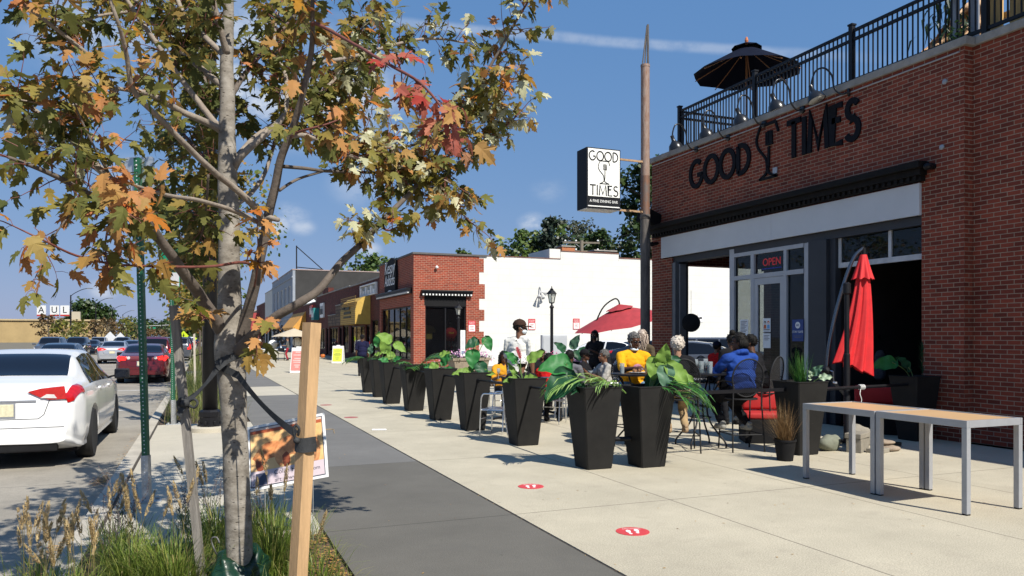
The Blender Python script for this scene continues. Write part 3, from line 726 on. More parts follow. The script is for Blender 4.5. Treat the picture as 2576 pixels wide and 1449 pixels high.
def mesh_chair(name,label,loc,rz,seat=0.75,group=None,cushion=None,cat='chair',glider=False):
 o=thing(name,label,cat,loc,rz,group)
 wr=M('wire_black',(0.008,0.008,0.009),0.75,0,0.2,8)
 Mb=TR(0,0.22,seat+0.30)@RX(rad(90-10))
 bm=B();pts=[Mb@V((0.23*math.cos(2*PI*k/28),0.27*math.sin(2*PI*k/28),0))for k in range(29)];tube(bm,pts,0.011,7,False)
 bk=obj('backrest',bm,wr,o,smooth=True)
 bm=B();wire_disc(bm,0.225,0.265,Mb,0.024,0.0030);obj('back_mesh',bm,wr,bk)
 Ms=TR(0,0,seat)
 bm=B();tube(bm,[V((0.22*math.cos(2*PI*k/24),0.22*math.sin(2*PI*k/24),seat))for k in range(25)],0.011,7,False)
 st=obj('seat',bm,wr,o,smooth=True)
 bm=B();wire_disc(bm,0.215,0.215,Ms,0.024,0.0030);obj('seat_mesh',bm,wr,st)
 for sx in(-1,1):
  bm=B();tube(bm,[(sx*0.21,-0.15,seat),(sx*0.225,-0.20,seat*0.5),(sx*0.235,-0.23,0)],0.011,7);obj('leg',bm,wr,o,smooth=True)
  bm=B();tube(bm,smooth_pts([(sx*0.21,0.215,seat+0.22),(sx*0.21,0.2,seat),(sx*0.225,0.22,seat*0.5),(sx*0.235,0.25,0)],4),0.011,7);obj('leg',bm,wr,o,smooth=True)
  bm=B();tube(bm,smooth_pts([(sx*0.215,0.225,seat+0.24),(sx*0.25,0.0,seat+0.25),(sx*0.25,-0.17,seat+0.22),(sx*0.22,-0.19,seat)],4),0.010,6);obj('armrest',bm,wr,o,smooth=True)
 bm=B();h=seat*0.33
 ring=[(-0.23,-0.215,h),(0.23,-0.215,h),(0.23,0.235,h),(-0.23,0.235,h)]
 for a,b in zip(ring,ring[1:]+ring[:1]):tube(bm,[a,b],0.009,6)
 obj('footrest',bm,wr,o)
 if cushion:
  bm=B();box(bm,(-0.2,-0.2,seat+0.012),(0.2,0.2,seat+0.065),None,0.025);obj('cushion',bm,cushion,o,smooth=True)
 return o
mesh_chair('terrace_chair','black wire chair with big round back behind the railing near the planting',(11.9,10.15,5.46),2.2,0.46,'chairs on the roof terrace')
mesh_chair('terrace_chair','black wire chair under the navy parasol on the roof',(12.5,13.9,5.46),2.6,0.46,'chairs on the roof terrace')
o=thing('hanging_plant','dark long leaved plant hanging beside the grey terrace post','plant',P(2395,40,12.9))
bm=B()
for k in range(120):
 a=R.uniform(0,6.3);p=V((R.gauss(0,0.16),R.gauss(0,0.16),R.uniform(-0.35,0.75)));q=p+V((math.cos(a)*0.13,math.sin(a)*0.13,-0.10));e=q+V((math.cos(a)*0.06,math.sin(a)*0.06,-R.uniform(0.12,0.24)));s=V((-math.sin(a),math.cos(a),0))*0.028
 quad(bm,p,q-s,e,q+s)
obj('foliage',bm,leafmat('leaf_roof_plant',[(0,(0.012,0.03,0.012)),(1,(0.035,0.06,0.02))],0.2),o)
bm=B();tube(bm,[(0,0,-0.6),(0,0,0.7)],0.02,6);obj('stem',bm,M('dark_stem',(0.05,0.04,0.03),0.8),o)
o=thing('small_shrub','small light green shrub growing at the coping end','plant',P(2412,92,12.0))
bm=B()
for k in range(90):p=V((R.gauss(0,0.12),R.gauss(0,0.12),R.gauss(0,0.13)));n_=V((R.uniform(-1,1),R.uniform(-1,0.3),R.uniform(0,1))).normalized();x_,y_=frame_of(n_);quad(bm,p-x_*0.035,p+y_*0.02,p+x_*0.035,p-y_*0.02)
obj('foliage',bm,leafmat('leaf_coping_shrub',[(0,(0.07,0.14,0.02)),(1,(0.16,0.24,0.04))],0.3),o)
bm=B()
for k in range(5):tube(bm,[(0,0,-0.3),(R.gauss(0,.1),R.gauss(0,.1),0.1)],0.006,4)
obj('stems',bm,_mats['dark_stem'],o)
o=thing('lounge_chair','dark square backed terrace chair beside the navy parasol pole','chair',(11.75,14.25,5.46),0.3)
bm=B();box(bm,(-0.3,0.2,0.3),(0.3,0.27,1.02),None,0.02);obj('backrest',bm,blkmat,o)
bm=B();box(bm,(-0.3,-0.3,0.34),(0.3,0.2,0.44),None,0.02);obj('seat',bm,blkmat,o)
for sx in(-0.27,0.27):
 for sy in(-0.27,0.24):bm=B();bar(bm,(sx,sy,0),(sx,sy,0.34),0.04);obj('leg',bm,blk,o)
def round_table(label,loc,r,h,group=None):
 o=thing('terrace_table',label,'table',loc,0,group)
 bm=B();lathe(bm,[(r,h-0.03),(r+0.01,h-0.015),(r,h),(0.01,h)],(0,0,0),28);obj('tabletop',bm,blk,o)
 bm=B();tube(bm,[(0,0,0.02),(0,0,h-0.03)],0.03,8);obj('pedestal',bm,blk,o)
 bm=B()
 for k in range(4):a=PI/4+k*PI/2;tube(bm,smooth_pts([(0,0,0.2),(0.15*math.cos(a),0.15*math.sin(a),0.16),(0.3*math.cos(a),0.3*math.sin(a),0.015)],4),0.014,6)
 obj('base',bm,blk,o);return o
round_table('black round table beside the navy parasol on the roof',(12.3,14.5,5.46),0.5,1.02)
round_table('black round table behind the railing near the tan shade cloth',(12.6,9.4,5.46),0.55,0.74)
o=thing('shade_cloth','crumpled tan shade cloth hung across the roof terrace','shade cloth',(13,8.6,6.3))
bm=B();nx,ny=22,16
cl=[[bm.verts.new(P(2285+190*i/nx,(1-j/ny)*(228-125*i/nx)+(j/ny)*(185-215*(i/nx)**0.8)+14*noise.noise(V((i*0.5,j*0.4,1))),14.2-0.5*j/ny+0.35*noise.noise(V((i*0.4,j*0.5,5)))+0.12*math.sin(j*1.1+i*0.5)))for j in range(ny+1)]for i in range(nx+1)]
for i in range(nx):
 for j in range(ny):bm.faces.new((cl[i][j],cl[i+1][j],cl[i+1][j+1],cl[i][j+1]))
obj('cloth',bm,M('tan_cloth',(0.50,0.33,0.20),0.85,0,0.2,4,0.2,40),o,local=False,smooth=True)
bm=B()
for p in((11.8,10.5,6.4),(11.75,7.5,7.45),(14.2,7.5,8.1)):bar(bm,(p[0],p[1],5.46),p,0.06)
obj('frame',bm,blk,o,local=False)
o=thing('roof_fence','new yellow pine board fence on the roof at the far right','fence',(11.6,6.6,6.13))
pine=M('yellow_pine',(0.58,0.36,0.13),0.7,0,0.25,2.5,0.3,30,stretch=(6,6,0.7))
bm=B()
for k in range(10):
 y=8.36-k*0.42;box(bm,(11.35,y-0.30,6.134),(11.39,y,8.9))
obj('boards',bm,pine,o,local=False)
bm=B();bar(bm,(11.43,4.3,6.5),(11.43,8.3,6.5),0.04,0.09);bar(bm,(11.43,4.3,8.2),(11.43,8.3,8.2),0.04,0.09);obj('back_rail',bm,pine,o,local=False)
o=thing('terrace_post','grey metal corner post standing behind the coping end','post',(FX+0.36,8.66,6.13))
bm=B();bar(bm,(0,0,0),(0,0,3.2),0.09);bar(bm,(0.22,-0.16,0),(0.22,-0.16,3.2),0.10);obj('tube',bm,steel,o)
pb=V((10.25,16.35,0))
rust=M('rusty_steel',(0.25,0.235,0.225),0.62,0.35,0.45,5,0.3,25,alt=(0.22,0.10,0.055),stretch=(3,3,0.8))
rust2=M('rust_stained_steel',(0.30,0.15,0.09),0.7,0.2,0.3,6,0.3,25,alt=(0.34,0.27,0.23),stretch=(3,3,0.7))
pdark=M('pole_dark_steel',(0.055,0.050,0.046),0.65,0.0,0.4,5,0.2,25,alt=(0.15,0.13,0.115),stretch=(3,3,0.5))
o=thing('sign_pole','tall rusty steel pole at the restaurant corner, carrying the box sign','pole',pb)
bm=B();tube(bm,[(0,0,0),(0,0,4.55)],0.118,18);lathe(bm,[(0.125,4.5),(0.135,4.53),(0.125,4.6)],(0,0,0),18);obj('lower_tube',bm,pdark,o,smooth=True,angle=40)
bm=B();tube(bm,[(0,0,4.55),(0,0,5.55)],0.112,18);obj('middle_tube',bm,rust,o,smooth=True,angle=40)
bm=B();tube(bm,[(0,0,5.55),(0,0,8.25)],0.108,18);lathe(bm,[(0.115,8.22),(0.115,8.28),(0.02,8.285)],(0,0,0),18);obj('upper_tube',bm,rust2,o,smooth=True,angle=40)
bm=B();tube(bm,[(-0.09,0,8.2),(0.05,0,9.25)],0.016,6);tube(bm,[(0.08,0,8.2),(0.075,0,9.28)],0.026,6);tube(bm,[(0.02,0.05,8.2),(0.055,0.02,9.2)],0.016,6);obj('top_struts',bm,pdark,o)
sx0=PY(1476,500,16.0).x;sx1=PY(1561,500,16.0).x;sz1=PY(1518,373,16.0).z;sz0=PY(1518,525,16.0).z
sgn=thing('box_sign','white box sign reading GOOD TIMES A FINE DINING BAR, on the rusty pole','sign',((sx0+sx1)/2,16.0,sz0))
bm=B();box(bm,(sx0,16.0,sz0),(sx1,16.5,sz1),None,0.012);obj('cabinet',bm,M('cabinet_black',(0.008,0.009,0.013),0.6,0,0.1,4,spec=0.2),sgn,local=False)
sw=sx1-sx0;sh=sz1-sz0
bm=B();box(bm,(sx0+0.03,15.988,sz0+sh*0.195),(sx1-0.03,15.999,sz1-0.03));obj('face_panel',bm,M('sign_face_white',(0.82,0.82,0.77),0.4,0,0.03,3),sgn,local=False)
bm=B();box(bm,(sx0+0.01,16.02,sz0-0.012),(sx1-0.01,16.48,sz0-0.001));box(bm,(sx0+0.03,15.992,sz0+0.035),(sx1-0.03,15.998,sz0+0.06));obj('trim',bm,white_m,sgn,local=False)
Ms=lambda x,z:basis((x,15.987,z),(1,0,0),(0,0,1),(0,-1,0))
bm=B();word(bm,'GOOD',Ms(sx0+0.055,sz1-0.03-sh*0.195),sh*0.16,sw-0.11,0.026,0.006);obj('lettering',bm,letm,sgn,local=False)
bm=B();word(bm,'TIMES',Ms(sx0+0.075,sz0+sh*0.215),sh*0.17,sw-0.14,0.026,0.006);obj('lettering',bm,letm,sgn,local=False)
bm=B();wineglass(bm,Ms((sx0+sx1)/2,sz0+sh*0.405),sh*0.385,0.016,0.006);obj('wine_glass_emblem',bm,letm,sgn,local=False)
text_obj('lettering','A FINE DINING BAR',0.092,basis(((sx0+sx1)/2,15.998,sz0+sh*0.118),(1,0,0),(0,0,1),(0,-1,0)),white_m,sgn,0.006,sx=0.92)
bm=B();bar(bm,(sx1,16.3,sz1-0.14),(pb.x-0.09,16.33,sz1-0.14),0.045);bar(bm,(sx1,16.3,sz0+0.05),(pb.x-0.09,16.33,sz0+0.05),0.045);obj('bracket',bm,M('bracket_rust',(0.42,0.27,0.15),0.6,0.2,0.3,8),sgn,local=False)
shopdark=M('shop_dark',(0.018,0.017,0.016),0.6,0,0.3,3)
rowglass=glass('row_window_glass',(0.012,0.014,0.016),0.55)
def shop(name,label,y0,y1,h,wall,depth=14,openings=(),coping=True,x=10.76,cat='building',cop_m=None):
 o=thing(name,label,cat,(x,(y0+y1)/2,0))
 bm=B()
 ys=sorted({y0,y1}|{q for a in openings for q in a[:2]})
 for a,b in zip(ys,ys[1:]):
  ops=sorted([(q[2],q[3])for q in openings if q[0]<=a+1e-4 and q[1]>=b-1e-4]);z=0
  for c,d in ops:
   if c>z+1e-4:box(bm,(x,a,z),(x+0.3,b,c))
   z=d
  if z<h:box(bm,(x,a,z),(x+0.3,b,h))
 box(bm,(x+0.3,y0,0),(x+depth,y0+0.3,h));box(bm,(x+0.3,y1-0.3,0),(x+depth,y1,h));box(bm,(x+depth,y0,0),(x+depth+0.3,y1,h))
 obj('wall',bm,wall,o,local=False)
 bm=B();box(bm,(x+0.301,y0+0.301,h-0.4),(x+depth-0.001,y1-0.301,h-0.3));obj('roof',bm,_mats['roof_felt'],o,local=False)
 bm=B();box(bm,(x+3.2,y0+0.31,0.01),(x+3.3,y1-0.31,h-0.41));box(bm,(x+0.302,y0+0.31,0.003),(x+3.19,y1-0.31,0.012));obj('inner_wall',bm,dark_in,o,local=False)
 if coping:
  bm=B();box(bm,(x-0.05,y0,h+0.001),(x+0.35,y1,h+0.10));obj('coping',bm,cop_m or stone_m,o,local=False)
 for a,b,c,d in openings:
  bm=B();t=0.07
  n=max(1,round((b-a)/1.5))
  box(bm,(x+0.08,a,c),(x+0.18,b,c+t));box(bm,(x+0.08,a,d-t),(x+0.18,b,d))
  for k in range(n+1):
   yy=a+(b-a)*k/n;lo=min(max(yy-t/2,a),b-t);box(bm,(x+0.081,lo,c+t),(x+0.179,lo+t,d-t))
  w=obj('window',bm,blk,o,local=False)
  bm=B();box(bm,(x+0.12,a+0.01,c+0.03),(x+0.13,b-0.01,d-0.03));obj('pane',bm,rowglass,w,local=False)
 return o
def awning(parent,y0,y1,z0,z1,proj,mat,x=10.76,curved=False,name='awning',ribs=0):
 prof=[(0,z1),(proj*0.5,z1-(z1-z0)*0.06),(proj*0.85,z1-(z1-z0)*0.22),(proj,z1-(z1-z0)*0.5),(proj,z0)]if curved else[(0,z1),(proj,z0+0.25),(proj,z0)]
 bm=B()
 rows=[[bm.verts.new((x-0.003-p,y,z))for p,z in prof]for y in(y0,y1)]
 for i in range(len(prof)-1):bm.faces.new((rows[0][i],rows[0][i+1],rows[1][i+1],rows[1][i]))
 for r,y in zip(rows,(y0,y1)):
  c=bm.verts.new((x-0.003,y,z0));bm.faces.new(r+[c])
 a=obj(name,bm,mat,parent,local=False)
 if ribs:
  bm=B()
  for k in range(ribs):
   z=z0+(z1-z0)*(k+0.5)/ribs
   bar(bm,(x-proj-0.008,y0,z)if z<z1-(z1-z0)*0.45 else(x-proj*0.97,y0,z),(x-proj-0.008,y1,z)if z<z1-(z1-z0)*0.45 else(x-proj*0.97,y1,z),0.03,(z1-z0)/ribs*0.45)
  obj('slats',bm,M('awning_slat_dark',(0.30,0.18,0.04),0.7,0,0.3,4),a,local=False)
 return a
k=thing('corner_shop','orange brick corner shop with a long white painted side wall facing the parking lot','building',(FX,42,0))
KY=39.9;KZ=6.0
bm=B()
box(bm,(FX,KY,3.3),(FX+0.3,48,KZ));box(bm,(FX,KY,0),(FX+0.3,40.5,3.3));box(bm,(FX,47.5,0),(FX+0.3,48,3.3));box(bm,(FX,40.5,0),(FX+0.3,47.5,0.35))
box(bm,(FX+0.3,KY,3.9),(14.45,KY+0.3,KZ));box(bm,(FX+0.3,KY,0),(11.4,KY+0.3,3.9));box(bm,(13.7,KY,0),(14.45,KY+0.3,3.9));box(bm,(11.4,KY,0),(13.7,KY+0.3,0.42))
box(bm,(11.0,47.7,0),(26,48,KZ))
for z0_,z1_,xx in((5.15,5.9,14.72),(4.55,5.15,14.45),(3.7,4.5,14.78),(2.5,3.1,14.75),(1.2,1.9,14.72)):
 if xx>14.46:box(bm,(14.45,KY,z0_),(xx,KY+0.3,z1_))
obj('brick_wall',bm,brickK,k,local=False)
bm=B();box(bm,(14.452,KY+0.012,0),(58,KY+0.31,KZ+0.05));box(bm,(19.4,KY+0.013,KZ+0.051),(23.2,KY+0.3,KZ+0.50));box(bm,(23.21,KY+0.013,KZ+0.051),(34,KY+0.3,KZ+0.24));box(bm,(18.7,KY+0.014,KZ+0.051),(19.38,KY+3,KZ+0.62))
obj('painted_wall',bm,brickW,k,local=False)
bm=B();box(bm,(FX-0.06,KY-0.06,KZ+0.001),(14.9,KY+0.36,KZ+0.10));box(bm,(FX-0.06,KY+0.361,KZ+0.001),(FX+0.36,48,KZ+0.10));obj('coping',bm,M('dark_coping',(0.09,0.085,0.08),0.7,0,0.2,4),k,local=False)
bm=B();box(bm,(14.91,KY-0.02,KZ+0.052),(19.39,KY+0.34,KZ+0.09));box(bm,(19.395,KY-0.02,KZ+0.501),(23.2,KY+0.34,KZ+0.55));box(bm,(23.21,KY-0.02,KZ+0.241),(34,KY+0.34,KZ+0.29));obj('wall_flashing',bm,M('flashing_brown',(0.20,0.09,0.06),0.7,0,0.4,3),k,local=False)
bm=B();box(bm,(FX+0.31,KY+0.32,KZ-0.3),(57,47.69,KZ-0.2));obj('roof',bm,_mats['roof_felt'],k,local=False)
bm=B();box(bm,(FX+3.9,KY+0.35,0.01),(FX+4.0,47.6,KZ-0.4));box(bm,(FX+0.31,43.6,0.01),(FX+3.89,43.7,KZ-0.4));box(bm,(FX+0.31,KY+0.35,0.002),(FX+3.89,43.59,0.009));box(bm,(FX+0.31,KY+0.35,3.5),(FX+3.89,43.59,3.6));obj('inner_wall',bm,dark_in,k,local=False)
def window(parent,lo,hi,n,axis,fm=blk,gm=rowglass,t=0.07):
 bm=B()
 if axis=='x':
  (x0,y,z0_),(x1,_,z1_)=lo,hi
  box(bm,(x0,y,z0_),(x1,y+0.1,z0_+t));box(bm,(x0,y,z1_-t),(x1,y+0.1,z1_))
  for i in range(n+1):a=min(max(x0+(x1-x0)*i/n-t/2,x0),x1-t);box(bm,(a,y+0.001,z0_+t),(a+t,y+0.099,z1_-t))
 else:
  (x,y0,z0_),(_,y1,z1_)=lo,hi
  box(bm,(x,y0,z0_),(x+0.1,y1,z0_+t));box(bm,(x,y0,z1_-t),(x+0.1,y1,z1_))
  for i in range(n+1):a=min(max(y0+(y1-y0)*i/n-t/2,y0),y1-t);box(bm,(x+0.001,a,z0_+t),(x+0.099,a+t,z1_-t))
 w=obj('window',bm,fm,parent,local=False);bm=B()
 if axis=='x':box(bm,(x0+0.02,y+0.045,z0_+0.02),(x1-0.02,y+0.055,z1_-0.02))
 else:box(bm,(x+0.045,y0+0.02,z0_+0.02),(x+0.055,y1-0.02,z1_-0.02))
 obj('pane',bm,gm,w,local=False);return w
clearpane=glass('clear_shop_pane',(0.01,0.01,0.012),0.3)
window(k,(11.401,KY+0.1,0.421),(13.699,0,3.25),2,'x',gm=clearpane)
window(k,(FX+0.1,40.501,0.351),(0,47.499,3.299),5,'y')
bm=B();box(bm,(11.401,KY+0.02,3.251),(13.699,KY+0.25,3.899));box(bm,(11.35,KY-0.02,3.3),(11.398,KY-0.001,3.8));obj('header_panel',bm,blkmat,k,local=False)
def lightbar(x0,y0,x1,y1,z,nm):
 bm=B();dx,dy=(0,-1)if abs(y1-y0)<0.1 else(-1,0)
 def seg(off,za,zb):
  box(bm,(min(x0,x1)+(off*dx if dx else 0),min(y0,y1)+(off*dy if dy else 0),za),(max(x0,x1)-(0.001 if dx else 0),max(y0,y1)-(0.001 if dy else 0),zb))
 seg(0.16,z-0.02,z+0.10);seg(0.24,z+0.101,z+0.20);seg(0.31,z+0.201,z+0.28)
 nf_=len(bm.faces);n=int(((x1-x0)**2+(y1-y0)**2)**0.5/0.17)
 for i in range(n):
  t=(i+0.5)/n;px,py=x0+(x1-x0)*t,y0+(y1-y0)*t
  cbox(bm,(px+dx*0.20,py+dy*0.20,z+0.045),(0.08,0.08,0.085))
 bm.faces.ensure_lookup_table()
 for f in bm.faces[nf_:]:f.material_index=1
 obj('cornice',bm,[blk,M('dentil_white',(0.72,0.72,0.70),0.5)],k,local=False)
lightbar(11.15,KY,14.0,KY,3.82,'x');lightbar(FX,40.2,FX,47.9,3.95,'y')
bm=B();tube(bm,[(12.0,KY,5.35),(12.0,KY-0.08,5.35)],0.03,8);ball(bm,(12.0,KY-0.14,5.33),0.085,2);obj('dome_camera',bm,white_m,k,local=False)
o=thing('script_sign','black shop sign with white handwritten lettering on the orange brick front','sign',(FX-0.1,44.6,4.2))
sl_=[(43.3,4.25),(45.9,4.15),(46.0,5.1),(45.8,5.95),(44.2,6.2),(43.4,6.0),(43.2,5.2)]
bm=B();prism(bm,[(44.6-y,z)for y,z in sl_],0.16,basis((FX-0.004,44.6,0),(0,-1,0),(0,0,1),(-1,0,0)));obj('board',bm,blkmat,o,local=False)
Mk=Matrix(((1,0.18,0,0),(0,1,0,0),(0,0,1,0),(0,0,0,1)))
text_obj('lettering','Kespy',1.02,basis((FX-0.166,44.6,5.62),(0,-1,0),(0,0,1),(-1,0,0))@Mk,white_m,o,0.01,sx=1.0)
text_obj('lettering','Addicts',0.92,basis((FX-0.166,44.6,4.88),(0,-1,0),(0,0,1),(-1,0,0))@Mk,white_m,o,0.01,sx=0.86)
bm=B();ribbon(bm,arc(0,-0.55,1.0,0.5,150,35,12),0.07,basis((FX-0.166,44.6,4.35),(0,-1,0),(0,0,1),(-1,0,0)),0.008);obj('flourish',bm,white_m,o,local=False)
o=thing('mannequin','headless black mannequin wearing a red printed T-shirt in the shop window','mannequin',(13.05,KY+0.75,0.4))
bm=B();lathe(bm,[(0.16,0),(0.16,0.03),(0.02,0.05),(0.02,0.5)],(0,0,0),14)
for sx in(-0.09,0.09):capsule(bm,(sx,0,0.55),(sx,0,1.05),0.06,0.09)
capsule(bm,(0,0,1.1),(0,0,1.75),0.13,0.06);ball(bm,(0,0,1.9),(0.08,0.09,0.12),2);obj('body',bm,blkmat,o,smooth=True)
bm=B();prof=[(-0.21,0.95),(0.21,0.95),(0.23,1.35),(0.34,1.28),(0.38,1.45),(0.24,1.66),(0.08,1.72),(-0.08,1.72),(-0.24,1.66),(-0.38,1.45),(-0.34,1.28),(-0.23,1.35)]
prism(bm,prof,0.24,basis((0,0.12,0),(1,0,0),(0,0,1),(0,-1,0)));bmesh.ops.bevel(bm,geom=bm.edges[:],offset=0.05,segments=2,affect='EDGES');obj('shirt',bm,M('shirt_red',(0.42,0.012,0.012),0.75,0,0.2,6),o,smooth=True)
bm=B()
for i in range(8):cbox(bm,(-0.13+i*0.037,-0.126,1.43+0.012*math.sin(i)),(0.022,0.006,0.07))
obj('print',bm,M('print_yellow',(0.65,0.45,0.03),0.6),o)
o=thing('hanging_shirt','dull yellow T-shirt hanging in the left half of the shop window','shirt',(11.95,KY+1.4,1.2))
bm=B();prism(bm,[(x*1.15,z-0.95)for x,z in prof],0.1,basis((0,0.05,0.3),(1,0,0),(0,0,1),(0,-1,0)));obj('shirt',bm,M('shirt_ochre',(0.30,0.19,0.03),0.8,0,0.2,6),o)
def notice(label,u,v,w=0.42,h=0.62,y=KY):
 c=PY(u,v,y-0.012);o=thing('reserved_sign',label,'sign',c,0,'reserved parking signs on the wall')
 bm=B();box(bm,(c.x-w/2,c.y-0.006,c.z-h/2),(c.x+w/2,c.y+0.006,c.z+h/2),None,0.004);obj('plate',bm,M('sign_red',(0.55,0.03,0.04),0.45),o,local=False)
 bm=B();box(bm,(c.x-w*0.42,c.y-0.010,c.z-h*0.44),(c.x+w*0.42,c.y-0.0065,c.z+h*0.12));obj('white_panel',bm,white_m,o,local=False)
 text_obj('lettering','RESERVED',0.075,basis((c.x,c.y-0.009,c.z+h*0.36),(1,0,0),(0,0,1),(0,-1,0)),white_m,o,0.003)
 text_obj('lettering','PARKING',0.075,basis((c.x,c.y-0.009,c.z+h*0.22),(1,0,0),(0,0,1),(0,-1,0)),white_m,o,0.003)
 bm=B()
 for i in range(3):box(bm,(c.x-0.11,c.y-0.0125,c.z-0.02-0.085*i),(c.x+0.11-0.04*(i%2),c.y-0.0105,c.z+0.02-0.085*i))
 obj('small_print',bm,M('print_pink',(0.45,0.2,0.2),0.6),o,local=False)
notice('red and white reserved parking sign on orange brick by the shop window',1187,821)
notice('red and white reserved sign on the white wall beside the capped man',1338,816)
notice('red and white reserved sign on the white wall by the red umbrella tip',1450,815)
c=PY(1762,800,KY);o=thing('wall_box','small white notice on the white wall seen through the open window','notice',c)
bm=B();cbox(bm,(c.x,c.y-0.01,c.z),(0.4,0.02,0.5));obj('plate',bm,M('offwhite',(0.72,0.72,0.72),0.6),o,local=False)
bm=B();cbox(bm,(c.x,c.y-0.025,c.z),(0.2,0.008,0.1));obj('print',bm,blkmat,o,local=False)
c=PY(1357,738,KY);o=thing('flood_lamp','cluster of small grey flood lamps high on the white wall','wall lamp',c)
bm=B();tube(bm,[(0,0,0.35),(0,-0.12,0.3),(0,-0.15,-0.1)],0.035,6)
obj('bracket',bm,steel,o)
for dx,dz in((-0.2,-0.16),(0.04,-0.2),(0.22,0.04)):
 bm=B();tube(bm,[(0,-0.15,0.1),(dx*0.6,-0.25,dz*0.4)],0.03,6);cone(bm,(dx*0.6,-0.25,dz*0.4),(dx,-0.42,dz-0.10),0.035,0.10,10);obj('lamp_head',bm,M('lamp_grey',(0.42,0.42,0.42),0.5),o)
for(label,u,v,w,h)in(('orange capped chimney box on the roof of the white walled building',1430,633,0.9,0.6),('dark roof vent box with pale edge above the white wall',1523,643,1.6,0.55)):
 c=PY(u,v,44.0);o=thing('roof_box',label,'roof vent',(c.x,44,KZ-0.2))
 bm=B();box(bm,(c.x-w/2,44,KZ-0.2),(c.x+w/2,44.8,c.z+h/2));obj('body',bm,M('clay_orange',(0.42,0.15,0.06),0.8)if 'orange' in label else shopdark,o,local=False)
 bm=B();box(bm,(c.x-w/2-0.05,43.95,c.z+h/2),(c.x+w/2+0.05,44.85,c.z+h/2+0.08));obj('cap',bm,stone_m,o,local=False)
s2=shop('dark_brick_shop','dark brick shop with a ribbed yellow awning and a white sign frame',48.02,58,5.3,brickD,openings=((48.4,50.4,0.4,2.7),(50.9,52.2,0.03,2.4),(52.6,57.6,0.4,2.4)))
awning(s2,50.7,56.2,2.45,4.35,1.0,M('awning_ochre',(0.52,0.34,0.07),0.7,0,0.15,3),curved=True,ribs=15)
bm=B();
for i,(y,z,w,h)in enumerate(((55.6,3.95,0.6,0.12),(54.8,3.6,1.4,0.16),(53.6,3.55,2.0,0.18),(53.4,3.25,2.4,0.16),(53.4,2.95,2.6,0.10))):box(bm,(FX-1.06,y-w/2,z-h/2),(FX-1.03,y+w/2,z+h/2))
obj('awning_lettering',bm,M('letter_olive',(0.05,0.05,0.025),0.7),s2,local=False)
o=thing('empty_sign','empty white sign frame on the dark brick front','sign',(FX-0.1,51,4.9))
bm=B();box(bm,(FX-0.14,48.6,4.35),(FX-0.003,53.6,4.42));box(bm,(FX-0.14,48.6,5.02),(FX-0.003,53.6,5.1));box(bm,(FX-0.14,48.6,4.421),(FX-0.003,48.7,5.019));box(bm,(FX-0.14,53.5,4.421),(FX-0.003,53.6,5.019))
for kk in range(6):box(bm,(FX-0.12,49.1+kk*0.8,4.45),(FX-0.02,49.5+kk*0.8,4.95 if kk%2 else 4.7))
obj('frame',bm,white_m,o,local=False)
bm=B();box(bm,(FX-0.019,48.71,4.43),(FX-0.004,53.49,5.01));obj('backing',bm,M('sign_back_grey',(0.35,0.37,0.36),0.6),o,local=False)
s3=shop('stone_front_shop','red brick shop with rough brown stone facing over its windows',58.02,75,5.35,brickD,openings=((58.6,61.0,0.4,2.5),(61.4,62.6,0.03,2.4),(63.2,67.4,0.4,2.4),(68,69.2,0.03,2.4),(70,74.4,0.5,2.4)))
stonef=brick('rough_stone',(0.22,0.15,0.10),(0.11,0.08,0.06),(0.05,0.04,0.035),bw=0.5,bh=0.25,ms=0.02,dirt=0.5)
bm=B();box(bm,(FX-0.12,58.1,2.52),(FX-0.003,67.3,3.4));box(bm,(FX-0.14,59.6,3.401),(FX-0.003,63.4,4.1));obj('stone_facing',bm,stonef,s3,local=False)
bm=B();box(bm,(FX-0.16,58.1,3.402),(FX-0.003,59.59,3.47));box(bm,(FX-0.18,59.55,4.101),(FX-0.003,63.45,4.17));box(bm,(FX-0.16,63.46,3.402),(FX-0.003,67.3,3.47));obj('stone_cap',bm,stone_m,s3,local=False)
bm=B();box(bm,(FX-0.10,67.31,5.452),(FX+0.36,70.5,5.85));obj('parapet_step',bm,brickD,s3,local=False)
def blade(label,y,z,w,h,mat,m2=None,proj=0.14,name='shop_sign'):
 o=thing(name,label,'sign',(FX-0.1,y,z))
 bm=B();box(bm,(FX-proj,y-w/2,z-h/2),(FX-0.003,y+w/2,z+h/2));obj('board',bm,mat,o,local=False)
 if m2:
  bm=B()
  for kk in range(5):
   yy=y-w*0.36+kk*w*0.18;box(bm,(FX-proj-0.012,yy-w*0.055,z-h*0.28),(FX-proj-0.001,yy+w*0.055,z+h*0.30-0.2*h*(kk%2)))
  obj('lettering',bm,m2,o,local=False)
 return o
blade('narrow white letter sign on the red brick beside the stone facing',70.9,4.0,1.9,1.3,white_m,blkmat)
blade('teal hanging shop sign on the red brick',74.0,3.75,1.5,1.1,M('teal_sign',(0.02,0.22,0.22),0.5),white_m,0.5)
blade('red and white shop sign near the orange awning',76.6,4.1,1.8,1.1,M('shopsign_red',(0.45,0.05,0.04),0.5),white_m,0.3)
s4=shop('orange_awning_shop','low brick shop with a broad orange awning',75.02,93.9,4.9,brickD,openings=((76,81,0.4,2.3),(83,86,0.4,2.3),(86.5,88,0.03,2.3),(88.6,93,0.4,2.3)))
awning(s4,82.4,93.6,2.35,4.25,1.3,M('awning_orange',(0.62,0.30,0.055),0.75,0,0.15,1))
bm=B();lathe(bm,[(0.9,0),(0.05,0.75)],(FX+1.0,84.5,4.92),4);obj('roof_lantern',bm,white_m,s4,local=False)
g5=thing('grey_corner_building','two storey grey rendered building with a charcoal side wall','building',(FX,106,0))
gr_m=M('grey_render',(0.27,0.30,0.34),0.8,0,0.14,1.2);ch_m=M('charcoal_render',(0.040,0.039,0.038),0.9,0,0.25,0.8)
